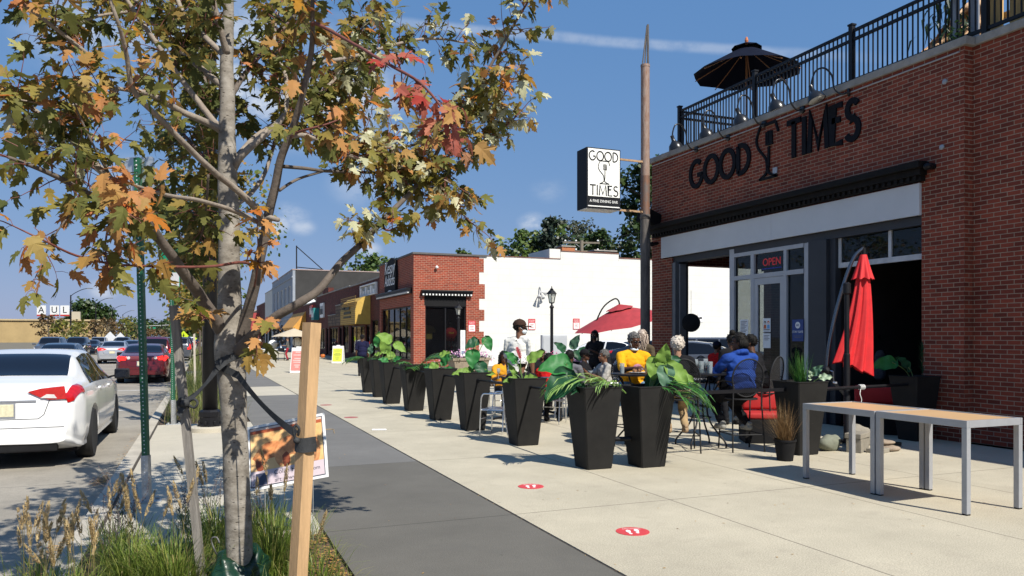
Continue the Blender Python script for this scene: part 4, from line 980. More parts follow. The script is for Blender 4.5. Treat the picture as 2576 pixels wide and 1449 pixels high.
bm=B();GH=9.5
ys=[94,96.2,98.4,100.6,102.8,105,107.5,110,112.5,115,117.2,119.5]
for i,(a,b)in enumerate(zip(ys,ys[1:])):
 if i%2:box(bm,(FX,a,0),(FX+0.3,b,0.5));box(bm,(FX,a,3.2),(FX+0.3,b,5.0));box(bm,(FX,a,7.8),(FX+0.3,b,GH))
 else:box(bm,(FX,a,0),(FX+0.3,b,GH))
box(bm,(FX-0.12,94,3.7),(FX-0.002,119.5,3.95));box(bm,(FX-0.15,94,4.6),(FX-0.002,119.5,4.8));box(bm,(FX-0.1,94,8.6),(FX-0.002,119.5,8.8))
box(bm,(FX+0.3,119.2,0),(FX+40,119.5,GH));obj('front_wall',bm,gr_m,g5,local=False)
bm=B();box(bm,(FX+0.301,94,0),(FX+60,94.3,GH-0.02));obj('side_wall',bm,ch_m,g5,local=False)
bm=B();box(bm,(FX-0.06,93.95,GH+0.001),(FX+60,94.4,GH+0.12));box(bm,(FX-0.06,94.41,GH+0.001),(FX+0.4,119.5,GH+0.12));obj('coping',bm,M('pink_coping',(0.34,0.26,0.24),0.8),g5,local=False)
bm=B();box(bm,(FX+0.31,94.31,GH-0.4),(FX+40,119.19,GH-0.3));obj('roof',bm,_mats['roof_felt'],g5,local=False)
for i,(a,b)in enumerate(zip(ys,ys[1:])):
 if i%2:
  window(g5,(FX+0.12,a+0.001,5.001),(0,b-0.001,7.799),3,'y',fm=white_m,t=0.1);window(g5,(FX+0.12,a+0.001,0.501),(0,b-0.001,3.199),2,'y')
bm=B();box(bm,(FX+1.2,94.4,0.01),(FX+1.3,119,GH-0.5));obj('inner_wall',bm,dark_in,g5,local=False)
awning(g5,108,118,2.9,4.9,1.4,M('awning_bluewhite',(0.50,0.55,0.64),0.7,0,0.1,1))
o=thing('roof_frame','triangular metal frame standing on the grey building roof','roof frame',(FX+1,98,GH))
bm=B();bar(bm,(FX+0.8,97,GH-0.3),(FX+0.8,97,GH+3.2),0.14);bar(bm,(FX+0.8,97,GH+3.1),(FX+4.6,97,GH-0.2),0.10);bar(bm,(FX+0.8,97,GH+0.6),(FX+4.0,97,GH+0.4),0.1);bar(bm,(FX+0.8,97,GH+0.4),(FX+2.5,101,GH+0.1),0.1);obj('struts',bm,blk,o,local=False)
s6=shop('white_upper_shop','small shop with a white upper wall beyond the grey building',119.6,132,8.6,M('offwhite_render',(0.55,0.54,0.50),0.8,0,0.15,1),openings=((120.5,126,0.4,3),(127,131,0.4,3)))
s7=shop('far_brick_shop','far low brick shop beyond the white upper wall',132.1,150,7.2,brickD,openings=((133,140,0.4,3),(141,149,0.4,3)))
s8=shop('far_stone_building','far stone faced building closing the row of shops',150.1,176,6.4,brick('far_stone',(0.30,0.24,0.18),(0.20,0.16,0.12),(0.12,0.1,0.08),bw=0.8,bh=0.4,ms=0.03),openings=((152,160,0.4,3),(163,172,0.4,3)))
s9=shop('distant_shop','distant pale shop at the end of the row',176.1,230,7.5,M('distant_render',(0.34,0.30,0.27),0.8,0,0.2,0.5),openings=((180,195,0.5,3),(200,225,0.5,3)))
blade('small red and white blade sign far down the row',145,4.4,1.2,3.0,M('shopsign_red2',(0.35,0.05,0.05),0.5),white_m,1.4)
yb=thing('yellow_store','long low yellow painted store across the road','building',(-50,300,0))
ymat=M('yellow_render',(0.36,0.26,0.12),0.8,0,0.15,0.3)
bm=B();box(bm,(-100,295,-0.2),(-27.5,330,7.0));obj('wall',bm,ymat,yb,local=False)
bm=B();box(bm,(-100.2,294.5,7.001),(-27.2,330,7.5));obj('cornice',bm,M('yellow_cornice',(0.42,0.33,0.19),0.8,0,0.1,0.3),yb,local=False)
for kk in range(6):bm=B();box(bm,(-42+kk*2.3-0.7,294.9,3.4),(-42+kk*2.3+0.9,294.99,5.0));obj('sign_letter',bm,M('store_letters',(0.30,0.20,0.08),0.7),yb,local=False)
bm=B();box(bm,(-38.5,298,7.5),(-35.5,300,10.2));obj('roof_unit',bm,M('roof_unit_tan',(0.40,0.36,0.27),0.7),yb,local=False)
for ch,u in(('A',104),('U',137),('L',163)):
 c=P(u,782,330.0);o=thing('letter_box','white box with a black letter %s and a red base above the yellow store'%ch,'sign',(c.x,c.y,c.z-2.1),-CA-0.1)
 bm=B();box(bm,(-1.9,-0.2,0.5),(1.9,0.3,4.4));obj('box',bm,M('letterbox_white',(0.80,0.80,0.78),0.5),o)
 bm=B();box(bm,(-1.9,-0.25,-0.15),(1.9,0.3,0.499));obj('base',bm,M('letterbox_red',(0.5,0.04,0.03),0.5),o)
 text_obj('lettering',ch,3.8,base_matrix(o)@basis((0.1,-0.22,2.4),(1,0,0),(0,0,1),(0,-1,0)),blkmat,o,0.05,sx=1.1)
def planter_bm(hb,ht,H):
 bm=B();rings=[]
 for s,z in((hb-0.006,0),(hb,0.008),(ht-0.008,H-0.02),(ht,H-0.012),(ht,H-0.004),(ht-0.006,H),(ht-0.028,H),(ht-0.036,H-0.09)):
  c=0.014;ring=[]
  for sx,sy in((1,1),(-1,1),(-1,-1),(1,-1)):
   if sx*sy>0:q=((s*sx,(s-c)*sy),((s-c)*sx,s*sy))
   else:q=(((s-c)*sx,s*sy),(s*sx,(s-c)*sy))
   for x,y in q:ring.append(bm.verts.new((x,y,z)))
  rings.append(ring)
 for a,b in zip(rings,rings[1:]):
  for i in range(8):bm.faces.new((a[i],a[(i+1)%8],b[(i+1)%8],b[i]))
 bm.faces.new(rings[0][::-1]);bm.faces.new(rings[-1])
 return bm
def planter(label,x,y,rz=0.0,H=1.0,hole=None):
 o=thing('planter',label,'planter',(x+0.167,y+0.167,0),rz,'tall charcoal planters round the patio')
 obj('pot',planter_bm(0.170,0.268,H),planter_m,o)
 bm=B();box(bm,(-0.205,-0.205,H-0.14),(0.205,0.205,H-0.088));
 for i in range(14):ball(bm,(R.uniform(-.17,.17),R.uniform(-.17,.17),H-0.09),R.uniform(0.015,0.04),1)
 obj('soil',bm,soil,o)
 if hole:
  bm=B();lathe(bm,[(0.026,0),(0.026,0.012),(0.018,0.012),(0.018,0.002)],(0.02,-0.259,H-0.13),14,RX(PI/2));obj('rod_hole',bm,blk,o)
 return o
PL=[(4.55,22.2,'tall charcoal planter at the far end of the row'),(4.46,20.4,'tall charcoal planter second from the far end of the row'),(4.25,18.25,'tall charcoal planter third from the far end, right of the sandwich board'),(4.28,16.3,'tall charcoal planter below the orange brick shop doorway'),(4.27,14.3,'tall charcoal planter in front of the concrete flower tub'),(4.30,12.5,'tall charcoal planter with a small round hole near its rim'),(4.39,10.47,'tall charcoal planter below the man in the brown cap'),(4.38,8.27,'tall charcoal planter nearest the grey path, with big drooping leaves'),(5.06,8.14,'tall charcoal planter at the patio corner, right of the nearest one'),(7.55,8.19,'tall charcoal planter behind the pot of brown grass'),(10.22,8.62,'tall charcoal planter in the shade against the brick pier')]
planters=[planter(l,x,y,0.0,1.0,hole=(i==5))for i,(x,y,l)in enumerate(PL)]
def rod(label,p0,p1,r=0.017,flat=False,cat='barrier rod'):
 o=thing('barrier_rod',label,cat,p0,0,'black rods between the planters')
 bm=B();d=V(p1)-V(p0)
 if flat:bar(bm,(0,0,0),d,0.03,0.045)
 else:tube(bm,[(0,0,0),d],r,8)
 obj('rod',bm,blk,o)
 bm=B();q=d.normalized()*0.02
 for c in(V((0,0,0)),d):tube(bm,[c-q,c+q],0.026,8)
 obj('end_sleeve',bm,blk,o)
for i in range(2,7):
 a,b=planters[i],planters[i+1]
 rod('black rod joining two planters in the row by %s'%('the sandwich board','the brick shop doorway','the concrete flower tub','the small round hole','the man in the cap')[i-2],(b.location.x,b.location.y+0.24,0.87),(a.location.x,a.location.y-0.24,0.87))
rod('black rod between the two farthest planters',(4.63,20.79,0.87),(4.7,22.1,0.87))
rod('black flat bar running in front of the seated diners',(5.46,8.30,0.885),(7.50,8.36,0.885),flat=True)
rod('black rod tied with white string by the closed red umbrella',(7.93,8.36,0.87),(10.2,8.72,0.87),0.024)
rod('thin black rod low between the two nearest planters',(4.74,8.52,0.33),(5.08,8.35,0.33),0.03)
o=thing('string_tie','white string knotted round the black rod by the closed umbrella','string',(9.02,8.53,0.87))
wst=M('string_white',(0.75,0.74,0.70),0.8)
bm=B()
for kk in range(5):tube(bm,[V((-0.04+0.02*kk,0.034*math.cos(a*PI/5),0.034*math.sin(a*PI/5)))for a in range(11)],0.006,5,False)
tube(bm,smooth_pts([(-0.05,-0.03,-0.03),(-0.07,-0.04,-0.10),(-0.05,-0.05,-0.18),(-0.07,-0.04,-0.27)],4),0.006,5);obj('string',bm,wst,o)
lf_light=leafmat('leaf_lime',[(0,(0.13,0.26,0.04)),(1,(0.22,0.36,0.07))],0.3,rough=0.55,spec=0.25)
lf_mid=leafmat('leaf_green',[(0,(0.015,0.13,0.03)),(1,(0.04,0.20,0.05))],0.22,rough=0.5,spec=0.3)
lf_dark=leafmat('leaf_dark',[(0,(0.010,0.05,0.022)),(1,(0.018,0.085,0.035))],0.15,rough=0.48,spec=0.3)
lf_blue=leafmat('leaf_bluegreen',[(0,(0.06,0.15,0.09)),(1,(0.10,0.20,0.12))],0.2,rough=0.5)
palm_m=leafmat('leaf_palm',[(0,(0.02,0.09,0.02)),(0.6,(0.05,0.17,0.03)),(1,(0.13,0.25,0.05))],0.25,rough=0.35)
stem_m=M('plant_stem',(0.12,0.20,0.06),0.5,0,0.2,8)
def heart_leaf(bm,base,direction,up,L_,W_,droop=0.25,cup=0.12,ruffle=0.02):
 d=V(direction).normalized();n=V(up);n=(n-d*n.dot(d)).normalized();s=d.cross(n)
 NL,NW=12,5;rows=[]
 for i in range(NL+1):
  t=-0.22+1.22*i/NL
  tt=(t+0.22)/1.22
  w=W_*0.5*(math.sin(PI*min(1,tt**0.62))**0.72)*(1.02 if tt<.5 else 1)
  row=[]
  for j in range(-NW,NW+1):
   q=j/NW
   tl=t
   if t<0.06:tl=t if abs(q)>0.3 else max(t,0.02)
   z=cup*W_*(q*q)-droop*L_*max(0,tl)**2+ruffle*math.sin(t*13+q*2)*abs(q)-0.055*W_*(abs(math.sin(t*16-abs(q)*5)))*(1-abs(q))
   row.append(bm.verts.new(V(base)+d*(tl*L_)+s*(q*w)+n*z))
  rows.append(row)
 for a,b in zip(rows,rows[1:]):
  for j in range(2*NW):
   bm.faces.new((a[j],a[j+1],b[j+1],b[j]))
def frond(bm,base,az,L_,lift,droop,n=22,wl=0.46,w=0.021):
 d=V((math.cos(az),math.sin(az),0));pts=[]
 for i in range(13):
  t=i/12;pts.append(V(base)+d*(L_*t*math.cos(lift*(1-t*0.3)))+V((0,0,L_*(math.sin(lift)*t-droop*t*t))))
 tube(bm,pts,[0.007*(1-0.7*i/12)+0.001 for i in range(13)],5)
 s=d.cross(V((0,0,1)))
 for k in range(n):
  t=0.22+0.78*k/(n-1);f=t*12;i=min(int(f),11);p=pts[i].lerp(pts[i+1],f-i);tg=(pts[i+1]-pts[i]).normalized()
  ll=wl*L_*(0.55+1.1*math.sin(PI*min(1,(t-0.12))))*R.uniform(0.85,1.1)
  for sg in(1,-1):
   dd=(tg*0.72+s*sg*0.75+V((0,0,R.uniform(0.0,0.25)))).normalized()
   nn=dd.cross(tg).normalized()*w*0.5*1.0
   a=[p,p+dd*ll*0.5,p+dd*ll*0.85-V((0,0,ll*0.12)),p+dd*ll-V((0,0,ll*0.26))]
   q=tg*w*0.6
   vs=[[bm.verts.new(a[m]-q*wd),bm.verts.new(a[m]+q*wd)]for m,wd in((0,0.4),(1,1.0),(2,0.7))];tip=bm.verts.new(a[3])
   bm.faces.new((vs[0][0],vs[0][1],vs[1][1],vs[1][0]));bm.faces.new((vs[1][0],vs[1][1],vs[2][1],vs[2][0]));bm.faces.new((vs[2][0],vs[2][1],tip))
def in_planter(i,dz=-0.09):return planters[i].location+V((0,0,1.0+dz))
SR=V((CC,-SA,0));SF=V((SA,CC,0));UPV=V((0,0,1))
def leafy(label,root,leaves,name='elephant_ear_plant',cat='plant'):
 o=thing(name,label,cat,root)
 for(r,u,f,tr,tu,tf,L_,W_,m_)in leaves:
  b=root+SR*r+UPV*u-SF*f
  d=SR*tr+UPV*tu-SF*tf
  nrm=(-SF*0.85+UPV*0.55)
  bm=B();heart_leaf(bm,b,d,nrm,L_,W_,0.18,0.08)
  lf=obj('leaf',bm,m_,o,local=False,smooth=True)
  bm=B();tube(bm,smooth_pts([root+SR*r*0.1,root+SR*r*0.45+UPV*u*0.62-SF*f*0.4,b],4),0.007,6);obj('stalk',bm,stem_m,lf,local=False)
 return o
def palm(label,root,fronds,name='palm_plant',mat=None):
 o=thing(name,label,'plant',root)
 for(azs,L_,lift,droop,n)in fronds:
  a=math.atan2((SR*math.cos(rad(azs))-SF*math.sin(rad(azs))).y,(SR*math.cos(rad(azs))-SF*math.sin(rad(azs))).x)
  bm=B();frond(bm,root,a,L_,lift,droop,n);obj('frond',bm,mat or palm_m,o,local=False)
 return o
r7=in_planter(7)
leafy('large glossy green elephant ear leaves over the rim of the nearest planter',r7+SR*-0.12,[(-0.22,0.36,0.05,-0.85,-0.10,0.3,0.36,0.30,lf_mid),(-0.20,0.22,0.18,-0.75,-0.75,0.25,0.42,0.34,lf_dark),(-0.05,0.10,0.12,-0.4,-0.25,0.5,0.20,0.16,lf_dark)])
palm('pale green palm frond arching from the nearest planter',r7+SR*0.40,[(176,0.86,0.66,0.50,17),(150,0.5,0.8,0.5,12)],mat=leafmat('leaf_palm_pale',[(0,(0.13,0.28,0.05)),(1,(0.28,0.42,0.12))],0.3))
r8=in_planter(8)
leafy('lime and dark elephant ear leaves beside the white haired diner',r8+SR*0.02,[(0.10,0.40,0.0,-0.25,-0.95,0.3,0.26,0.23,lf_light),(0.17,0.36,0.02,0.15,0.9,0.3,0.26,0.20,lf_light),(0.20,0.30,0.12,-0.15,-0.95,0.35,0.25,0.22,lf_blue),(0.26,0.33,0.08,0.65,-0.70,0.4,0.32,0.22,lf_light),(0.22,0.38,-0.05,0.9,0.2,0.0,0.22,0.18,lf_dark),(0.36,0.24,0.05,0.9,-0.4,0.1,0.24,0.16,lf_light),(0.10,0.20,-0.1,-0.3,-0.6,0.2,0.24,0.20,lf_dark)])
palm('dark green palm fronds drooping over the right rim of the corner planter',r8+SR*0.0,[(8,0.70,0.66,0.68,17),(28,0.64,0.58,0.80,15),(-15,0.6,0.7,0.55,14)])
r6=in_planter(6)
leafy('mixed green leaves in the planter below the man in the brown cap',r6,[(-0.13,0.34,0.0,-0.55,0.55,0.3,0.22,0.14,lf_mid),(0.10,0.36,0.05,0.8,0.55,0.2,0.25,0.17,lf_light),(-0.12,0.06,0.1,-0.9,-0.05,0.4,0.2,0.13,lf_light),(-0.13,0.14,-0.05,-0.5,0.85,0.2,0.2,0.09,lf_light),(0.05,0.08,0.1,0.8,0.1,0.4,0.18,0.13,lf_light)])
o=thing('pink_ginger_flower','pink plume flower standing up from the planter below the cap','flower',r6)
bm=B();tube(bm,smooth_pts([(0,0,0),SR*-0.04+UPV*0.2,SR*-0.05+UPV*0.36],3),0.006,6);obj('stalk',bm,stem_m,o)
pk=leafmat('petal_pink',[(0,(0.75,0.16,0.20)),(1,(0.85,0.30,0.32))],0.3)
bm=B()
for kk in range(60):
 t=kk/60;a=kk*2.4;rr=0.045*math.sin(PI*(0.15+0.8*t));p=SR*(-0.05-0.05*t)+UPV*(0.36+0.17*t)
 d=V((math.cos(a),math.sin(a),0.9)).normalized();s_=d.cross(UPV).normalized()*0.014
 quad(bm,p+d*rr*0.1-s_*0.5,p+d*rr*0.6-s_,p+d*(rr+0.025),p+d*rr*0.6+s_)
obj('petals',bm,pk,o)
r5=in_planter(5)
leafy('elephant ear plant with one big dark leaf in the planter with the hole',r5,[(0.0,0.42,0.0,0.05,-0.95,0.35,0.30,0.26,lf_mid),(0.12,0.22,0.1,0.5,-0.8,0.3,0.26,0.22,lf_dark),(-0.1,0.10,0.1,-0.95,-0.1,0.4,0.26,0.15,lf_light),(0.14,0.08,0.1,0.95,0.0,0.4,0.28,0.13,lf_light),(0.02,0.18,0.0,-0.6,-0.5,0.4,0.2,0.13,lf_light),(0.05,0.62,-0.3,-0.7,-0.4,0.3,0.24,0.20,lf_dark),(0.22,0.66,-0.3,0.35,-0.75,0.3,0.24,0.19,lf_mid)])
r4=in_planter(4)
leafy('short broad leaved plant in the planter before the flower tub',r4,[(-0.10,0.16,0.05,-0.3,-0.8,0.4,0.24,0.18,lf_light),(0.06,0.18,0.05,0.45,0.75,0.3,0.24,0.17,lf_mid),(0.12,0.06,0.1,0.9,0.1,0.3,0.2,0.13,lf_mid),(0.02,0.34,-0.1,0.85,0.3,0.3,0.2,0.15,lf_light),(-0.15,0.08,0,-0.9,0.2,0.3,0.18,0.1,lf_mid)])
r3=in_planter(3)
palm('feathery dark palm in the planter below the brick shop doorway',r3+SR*0.05,[(15,0.75,0.75,0.35,22),(-5,0.7,0.9,0.4,20),(35,0.6,0.5,0.35,20),(150,0.4,0.8,0.4,16),(100,0.4,0.6,0.5,16)])
leafy('lime leaf on a tall stalk rising over the sandwich board planter',in_planter(2)+SR*0.0,[(-0.05,0.62,0,-0.55,0.3,0.3,0.36,0.28,lf_light),(0.12,0.52,0,0.7,-0.5,0.3,0.32,0.22,lf_light),(0.1,0.15,0.1,0.5,0.2,0.4,0.22,0.15,lf_mid),(-0.1,0.12,0.1,-0.6,0.2,0.4,0.22,0.15,lf_mid)])
leafy('two tall leaves, one dark and one lime, second planter from the far end',in_planter(1),[(-0.06,0.50,0,0.1,0.75,0.3,0.36,0.26,lf_mid),(0.16,0.34,0,-0.15,0.65,0.35,0.40,0.30,lf_light),(0.25,0.24,0,0.6,-0.4,0.3,0.26,0.2,lf_light),(0.1,0.1,0.1,0.9,0.2,0.4,0.3,0.12,lf_light)])
palm('low green palm spilling left from the farthest planter',in_planter(0),[(185,0.62,0.45,0.42,20),(165,0.55,0.6,0.5,18),(200,0.5,0.35,0.3,18),(60,0.4,0.7,0.5,14)])
leafy('pale blotched leaf standing above the farthest planter',in_planter(0),[(0.02,0.26,0,0.2,0.9,0.3,0.26,0.17,lf_blue),(0.2,0.18,0,0.7,0.3,0.3,0.22,0.13,lf_light)])
r9=in_planter(9)
o=thing('spiky_grass_plant','upright spiky green grass in the planter by the shopfront','plant',r9)
bm=B()
def blade_g(bm,p,d,L_,w,bend):
 s=V((-d.y,d.x,0));s=s.normalized()*w if s.length>1e-4 else V((w,0,0));hz=V((d.x,d.y,0))
 pts=[V(p)+d*L_*t+hz*bend*L_*t*t-V((0,0,bend*0.6*L_*t*t))for t in(0,0.35,0.7,1)]
 vs=[[bm.verts.new(q-s*k),bm.verts.new(q+s*k)]for q,k in zip(pts[:3],(1,0.85,0.5))];tip=bm.verts.new(pts[3])
 bm.faces.new((vs[0][0],vs[0][1],vs[1][1],vs[1][0]));bm.faces.new((vs[1][0],vs[1][1],vs[2][1],vs[2][0]));bm.faces.new((vs[2][0],vs[2][1],tip))
for kk in range(110):
 a=R.uniform(0,6.28);t=R.uniform(0.05,0.5);d=V((math.cos(a)*t-0.15*SR.x,math.sin(a)*t,1)).normalized();blade_g(bm,V((R.uniform(-.06,.06),R.uniform(-.06,.06),0)),d,R.uniform(0.3,0.62),0.005,R.uniform(0.0,0.25))
obj('blades',bm,palm_m,o)
leafy('pale grey green crinkled leaves low in the planter by the shopfront',r9+SR*0.12,[(0.05,0.20,0.05,0.5,0.6,0.4,0.16,0.12,lf_blue),(0.14,0.14,0.08,0.9,0.1,0.4,0.15,0.11,leafmat('leaf_silver',[(0,(0.26,0.36,0.22)),(1,(0.34,0.44,0.30))],0.2)),(-0.02,0.14,0.1,-0.2,0.5,0.5,0.14,0.1,_mats['leaf_silver'])],name='silver_leaf_plant')
leafy('shaded broad green leaf in the planter by the brick pier',in_planter(10),[(-0.35,0.30,0,-0.9,-0.15,0.3,0.40,0.24,lf_mid),(-0.1,0.22,0,-0.5,0.4,0.3,0.3,0.2,lf_dark)])
o=thing('feather_plant','thin upright feathery plant in the shaded planter','plant',in_planter(10)+SR*0.12)
bm=B()
for kk in range(90):a=R.uniform(0,6.3);blade_g(bm,V((0,0,R.uniform(0.1,0.55))),V((math.cos(a)*0.6,math.sin(a)*0.6,1)).normalized(),0.13,0.004,0.1)
tube(bm,[(0,0,0),(0.01,0,0.62)],0.005,5);obj('foliage',bm,lf_dark,o)
gp=V((7.10,7.96,0));o=thing('grass_pot','small black pot of brown dry grass beside the silver table','potted plant',gp)
bm=B();lathe(bm,[(0.10,0),(0.135,0.25),(0.145,0.25),(0.145,0.275),(0.13,0.275),(0.12,0.22)],(0,0,0),22);obj('pot',bm,blkmat,o,smooth=True,angle=40)
bg_=leafmat('leaf_brown_grass',[(0,(0.10,0.055,0.025)),(0.5,(0.24,0.14,0.06)),(1,(0.33,0.22,0.10))],0.3)
bm=B()
for kk in range(420):
 a=R.uniform(0,6.28);t=abs(R.gauss(0,0.38));d=V((math.cos(a)*t-0.16,math.sin(a)*t,1)).normalized();blade_g(bm,V((R.uniform(-.07,.07),R.uniform(-.07,.07),0.22)),d,R.uniform(0.25,0.68),0.0028,R.uniform(0.05,0.5))
obj('grass',bm,bg_,o)
rockm=M('river_stone',(0.19,0.20,0.15),0.85,0,0.3,5,0.4,20);blockm=M('concrete_block',(0.25,0.225,0.18),0.9,0,0.22,6,0.5,50)
def rock(label,x,y,s,z=0.0,m_=None,seed=0):
 o=thing('stone',label,'stone',(x,y,z));bm=B()
 for v in ball(bm,(0,0,s[2]*0.85),s,3):v.co+=v.co.normalized()*0.05*noise.noise(v.co*7+V((seed,0,0)))
 for v in bm.verts:v.co.z=max(0.001,v.co.z)
 obj('body',bm,m_ or rockm,o,smooth=True,angle=45)
rock('smooth green grey boulder beside the tall planter behind the silver tables',8.30,8.42,(0.19,0.13,0.12))
rock('flat rough stone lying right of the concrete blocks',9.05,8.10,(0.20,0.14,0.045),0,M('sandy_stone',(0.27,0.21,0.155),0.9,0,0.3,6,0.4,20),3)
rock('flat stone stacked on another flat stone',9.03,8.13,(0.17,0.12,0.045),0.08,_mats['sandy_stone'],6)
rock('pale rock leaning behind the concrete blocks',9.0,8.55,(0.2,0.13,0.17),0,blockm,9)
def block(label,x,y,z,s,rz):
 o=thing('concrete_block',label,'block',(x,y,z),rz,'blocks weighing the umbrella base');bm=B()
 box(bm,(-s[0]/2,-s[1]/2,0),(s[0]/2,s[1]/2,s[2]),None,0.008);obj('body',bm,blockm,o)
block('lower concrete block of the short stack',8.62,8.22,0,(0.40,0.2,0.19),0.5);block('slab lying on top of the concrete block',8.62,8.22,0.192,(0.42,0.22,0.07),0.45);block('thin slab under the right of the block stack',8.78,8.02,0,(0.28,0.2,0.06),0.3)
def silver_table(label,x0,y0):
 o=thing('patio_table',label,'table',(x0,y0,0),0,'silver tables with tan tops');H_=0.85;wx,wy,t=0.74,1.0,0.052
 bm=B();box(bm,(0.03,0.03,H_-0.032),(wx-0.03,wy-0.03,H_-0.006));obj('tabletop',bm,tan,o)
 bm=B();box(bm,(0,0,H_-0.065),(0.03,wy,H_),None,0.003);box(bm,(wx-0.03,0,H_-0.065),(wx,wy,H_),None,0.003);box(bm,(0.0305,0,H_-0.065),(wx-0.0305,0.03,H_),None,0.003);box(bm,(0.0305,wy-0.03,H_-0.065),(wx-0.0305,wy,H_),None,0.003);obj('apron',bm,steel,o)
 for lx in(0,wx-t):
  for ly in(0,wy-t):
   bm=B();box(bm,(lx,ly,0.012),(lx+t,ly+t,H_-0.066),None,0.003);lg=obj('leg',bm,steel,o)
   bm=B();box(bm,(lx+0.002,ly+0.002,0),(lx+t-0.002,ly+t-0.002,0.0119));obj('foot',bm,blkmat,lg)
 return o
silver_table('silver framed table with tan top nearest the pot of brown grass',6.385,5.876)
silver_table('silver framed table with tan top at the right edge of the picture',6.395,4.866)
def sticker(label,x,y,rz=0.0,fade=False):
 o=thing('floor_sticker',label,'floor sticker',(x,y,0),rz,'red distancing stickers on the pavement')
 bm=B();lathe(bm,[(0.138,0.0005),(0.138,0.0035)],(0,0,0),32);obj('disc',bm,M('sticker_faded',(0.36,0.10,0.09),0.6,0,0.2,10)if fade else M('sticker_red',(0.58,0.055,0.06),0.5,0,0.1,12),o)
 if fade:return
 for sx in(-1,1):
  bm=B();pts=[(0.022*math.cos(a)*(1 if math.sin(a)>0 else .8)+sx*0.036,0.048*math.sin(a)+0.004)for a in[k*PI/8 for k in range(16)]]
  prism(bm,pts,0.002,TR(0,0.012*sx,0.0037));pts=[(0.015*math.cos(a)+sx*0.030,0.014*math.sin(a)-0.066+0.012*sx)for a in[k*PI/6 for k in range(12)]];prism(bm,pts,0.002,TR(0,0,0.0037));obj('footprint',bm,white_m,o)
 text_obj('lettering','Please practice',0.024,base_matrix(o)@TR(0,0.095,0.0042),M('sticker_text',(0.75,0.5,0.48),0.6),o,0.001)
 text_obj('lettering','social distancing',0.024,base_matrix(o)@TR(0,0.072,0.0042),_mats['sticker_text'],o,0.001)
sticker('red footprint sticker on the pavement nearest the camera',3.34,5.52,-0.35);sticker('red footprint sticker by the foot of the nearest planters',3.34,7.6,-0.35)
sticker('worn red sticker near the white paper tube',2.9,15.5,0,True);sticker('worn red sticker farthest along the grey path edge',2.88,18.55,0,True)
o=thing('paper_tube','white rolled paper lying on the pavement by the path edge','litter',(2.93,13.1,0.017),-0.35)
bm=B();tube(bm,[(-0.12,0,0),(0.12,0.01,0)],0.016,10);obj('roll',bm,pw,o)
o=thing('pine_twig','thin dry twig lying on the grey path behind the wooden stake','twig',G(835,1085,0.006))
bm=B();tube(bm,smooth_pts([SR*-0.2+SF*0.25,SR*-0.05+SF*0.3,SR*0.03,SR*0.1-SF*0.25],4),0.006,5);obj('twig',bm,M('dry_twig',(0.36,0.25,0.12),0.8),o)
fp=PY(1178,905,27.0);fp.z=0
def flower_tub(label,loc,w,h,nf,cols,name='flower_tub'):
 o=thing(name,label,'planter',loc,0.0)
 bm=B();rings=[]
 for s,z in((w*0.40,0),(w*0.5,h-0.1),(w*0.54,h-0.1),(w*0.54,h),(w*0.48,h),(w*0.46,h-0.05)):rings.append([bm.verts.new((s*sx,s*0.6*sy,z))for sx,sy in((1,1),(-1,1),(-1,-1),(1,-1))])
 for a,b in zip(rings,rings[1:]):
  for i in range(4):bm.faces.new((a[i],a[(i+1)%4],b[(i+1)%4],b[i]))
 bm.faces.new(rings[0][::-1]);bm.faces.new(rings[-1]);obj('tub',bm,M('aggregate_tub',(0.27,0.22,0.16),0.9,0,0.3,9,0.6,40),o)
 bm=B()
 for i in range(nf):
  p=V((R.gauss(0,w*0.32),R.gauss(0,w*0.2),h+abs(R.gauss(0.10,0.10))))
  if abs(p.x)>w*0.56:p.z-=R.uniform(0.05,0.3)
  n_=V((R.uniform(-1,1),R.uniform(-1.2,0.4),R.uniform(0.1,1))).normalized();x_,y_=frame_of(n_);s=R.uniform(0.02,0.04)
  bm.faces.new([bm.verts.new(p+(x_*math.cos(a)+y_*math.sin(a))*s*(1 if k%2 else 0.75))for k,a in enumerate([q*PI/5 for q in range(10)])])
 obj('blossom',bm,leafmat('petal_'+label[:6].strip(),cols,0.25),o)
 bm=B()
 for i in range(nf):a=R.uniform(0,6.3);blade_g(bm,V((R.gauss(0,w*0.28),R.gauss(0,w*0.15),h-0.05)),V((math.cos(a)*0.7,math.sin(a)*0.7,1)).normalized(),R.uniform(0.1,0.28),0.012,0.3)
 obj('foliage',bm,lf_dark,o);return o
flower_tub('concrete tub of pale pink and white petunias before the brick shop',fp,1.35,0.85,420,[(0,(0.75,0.55,0.68)),(0.5,(0.55,0.16,0.38)),(1,(0.80,0.72,0.78))])
flower_tub('tub of magenta flowers behind the man in the white T-shirt',PY(1352,905,24.5)*1.0-V((0,0,PY(1352,905,24.5).z)),1.5,0.80,420,[(0,(0.62,0.07,0.24)),(0.5,(0.75,0.22,0.42)),(1,(0.55,0.05,0.2))])
flower_tub('low tub of pale pink flowers by the grey utility cabinet',V((PY(1432,905,25.5).x,25.5,0)),1.0,0.66,260,[(0,(0.75,0.35,0.5)),(1,(0.8,0.6,0.68))])
mp=V((PY(1437,900,22.5).x,22.5,0))
o=leafy('dark split leaf plant beside the pale pink flowers',mp+V((0,0,0.75)),[(-0.25,0.45,0,-0.6,0.5,0.3,0.4,0.3,lf_dark),(0.05,0.55,0,0.3,0.6,0.3,0.45,0.32,lf_blue),(0.3,0.4,0,0.8,0.0,0.3,0.4,0.3,lf_dark),(0.1,0.35,0.1,0.4,-0.6,0.3,0.35,0.3,lf_dark)],name='split_leaf_plant')
po=obj('pot',planter_bm(0.16,0.22,0.8),planter_m,o);po.location=(0,0,-0.75)
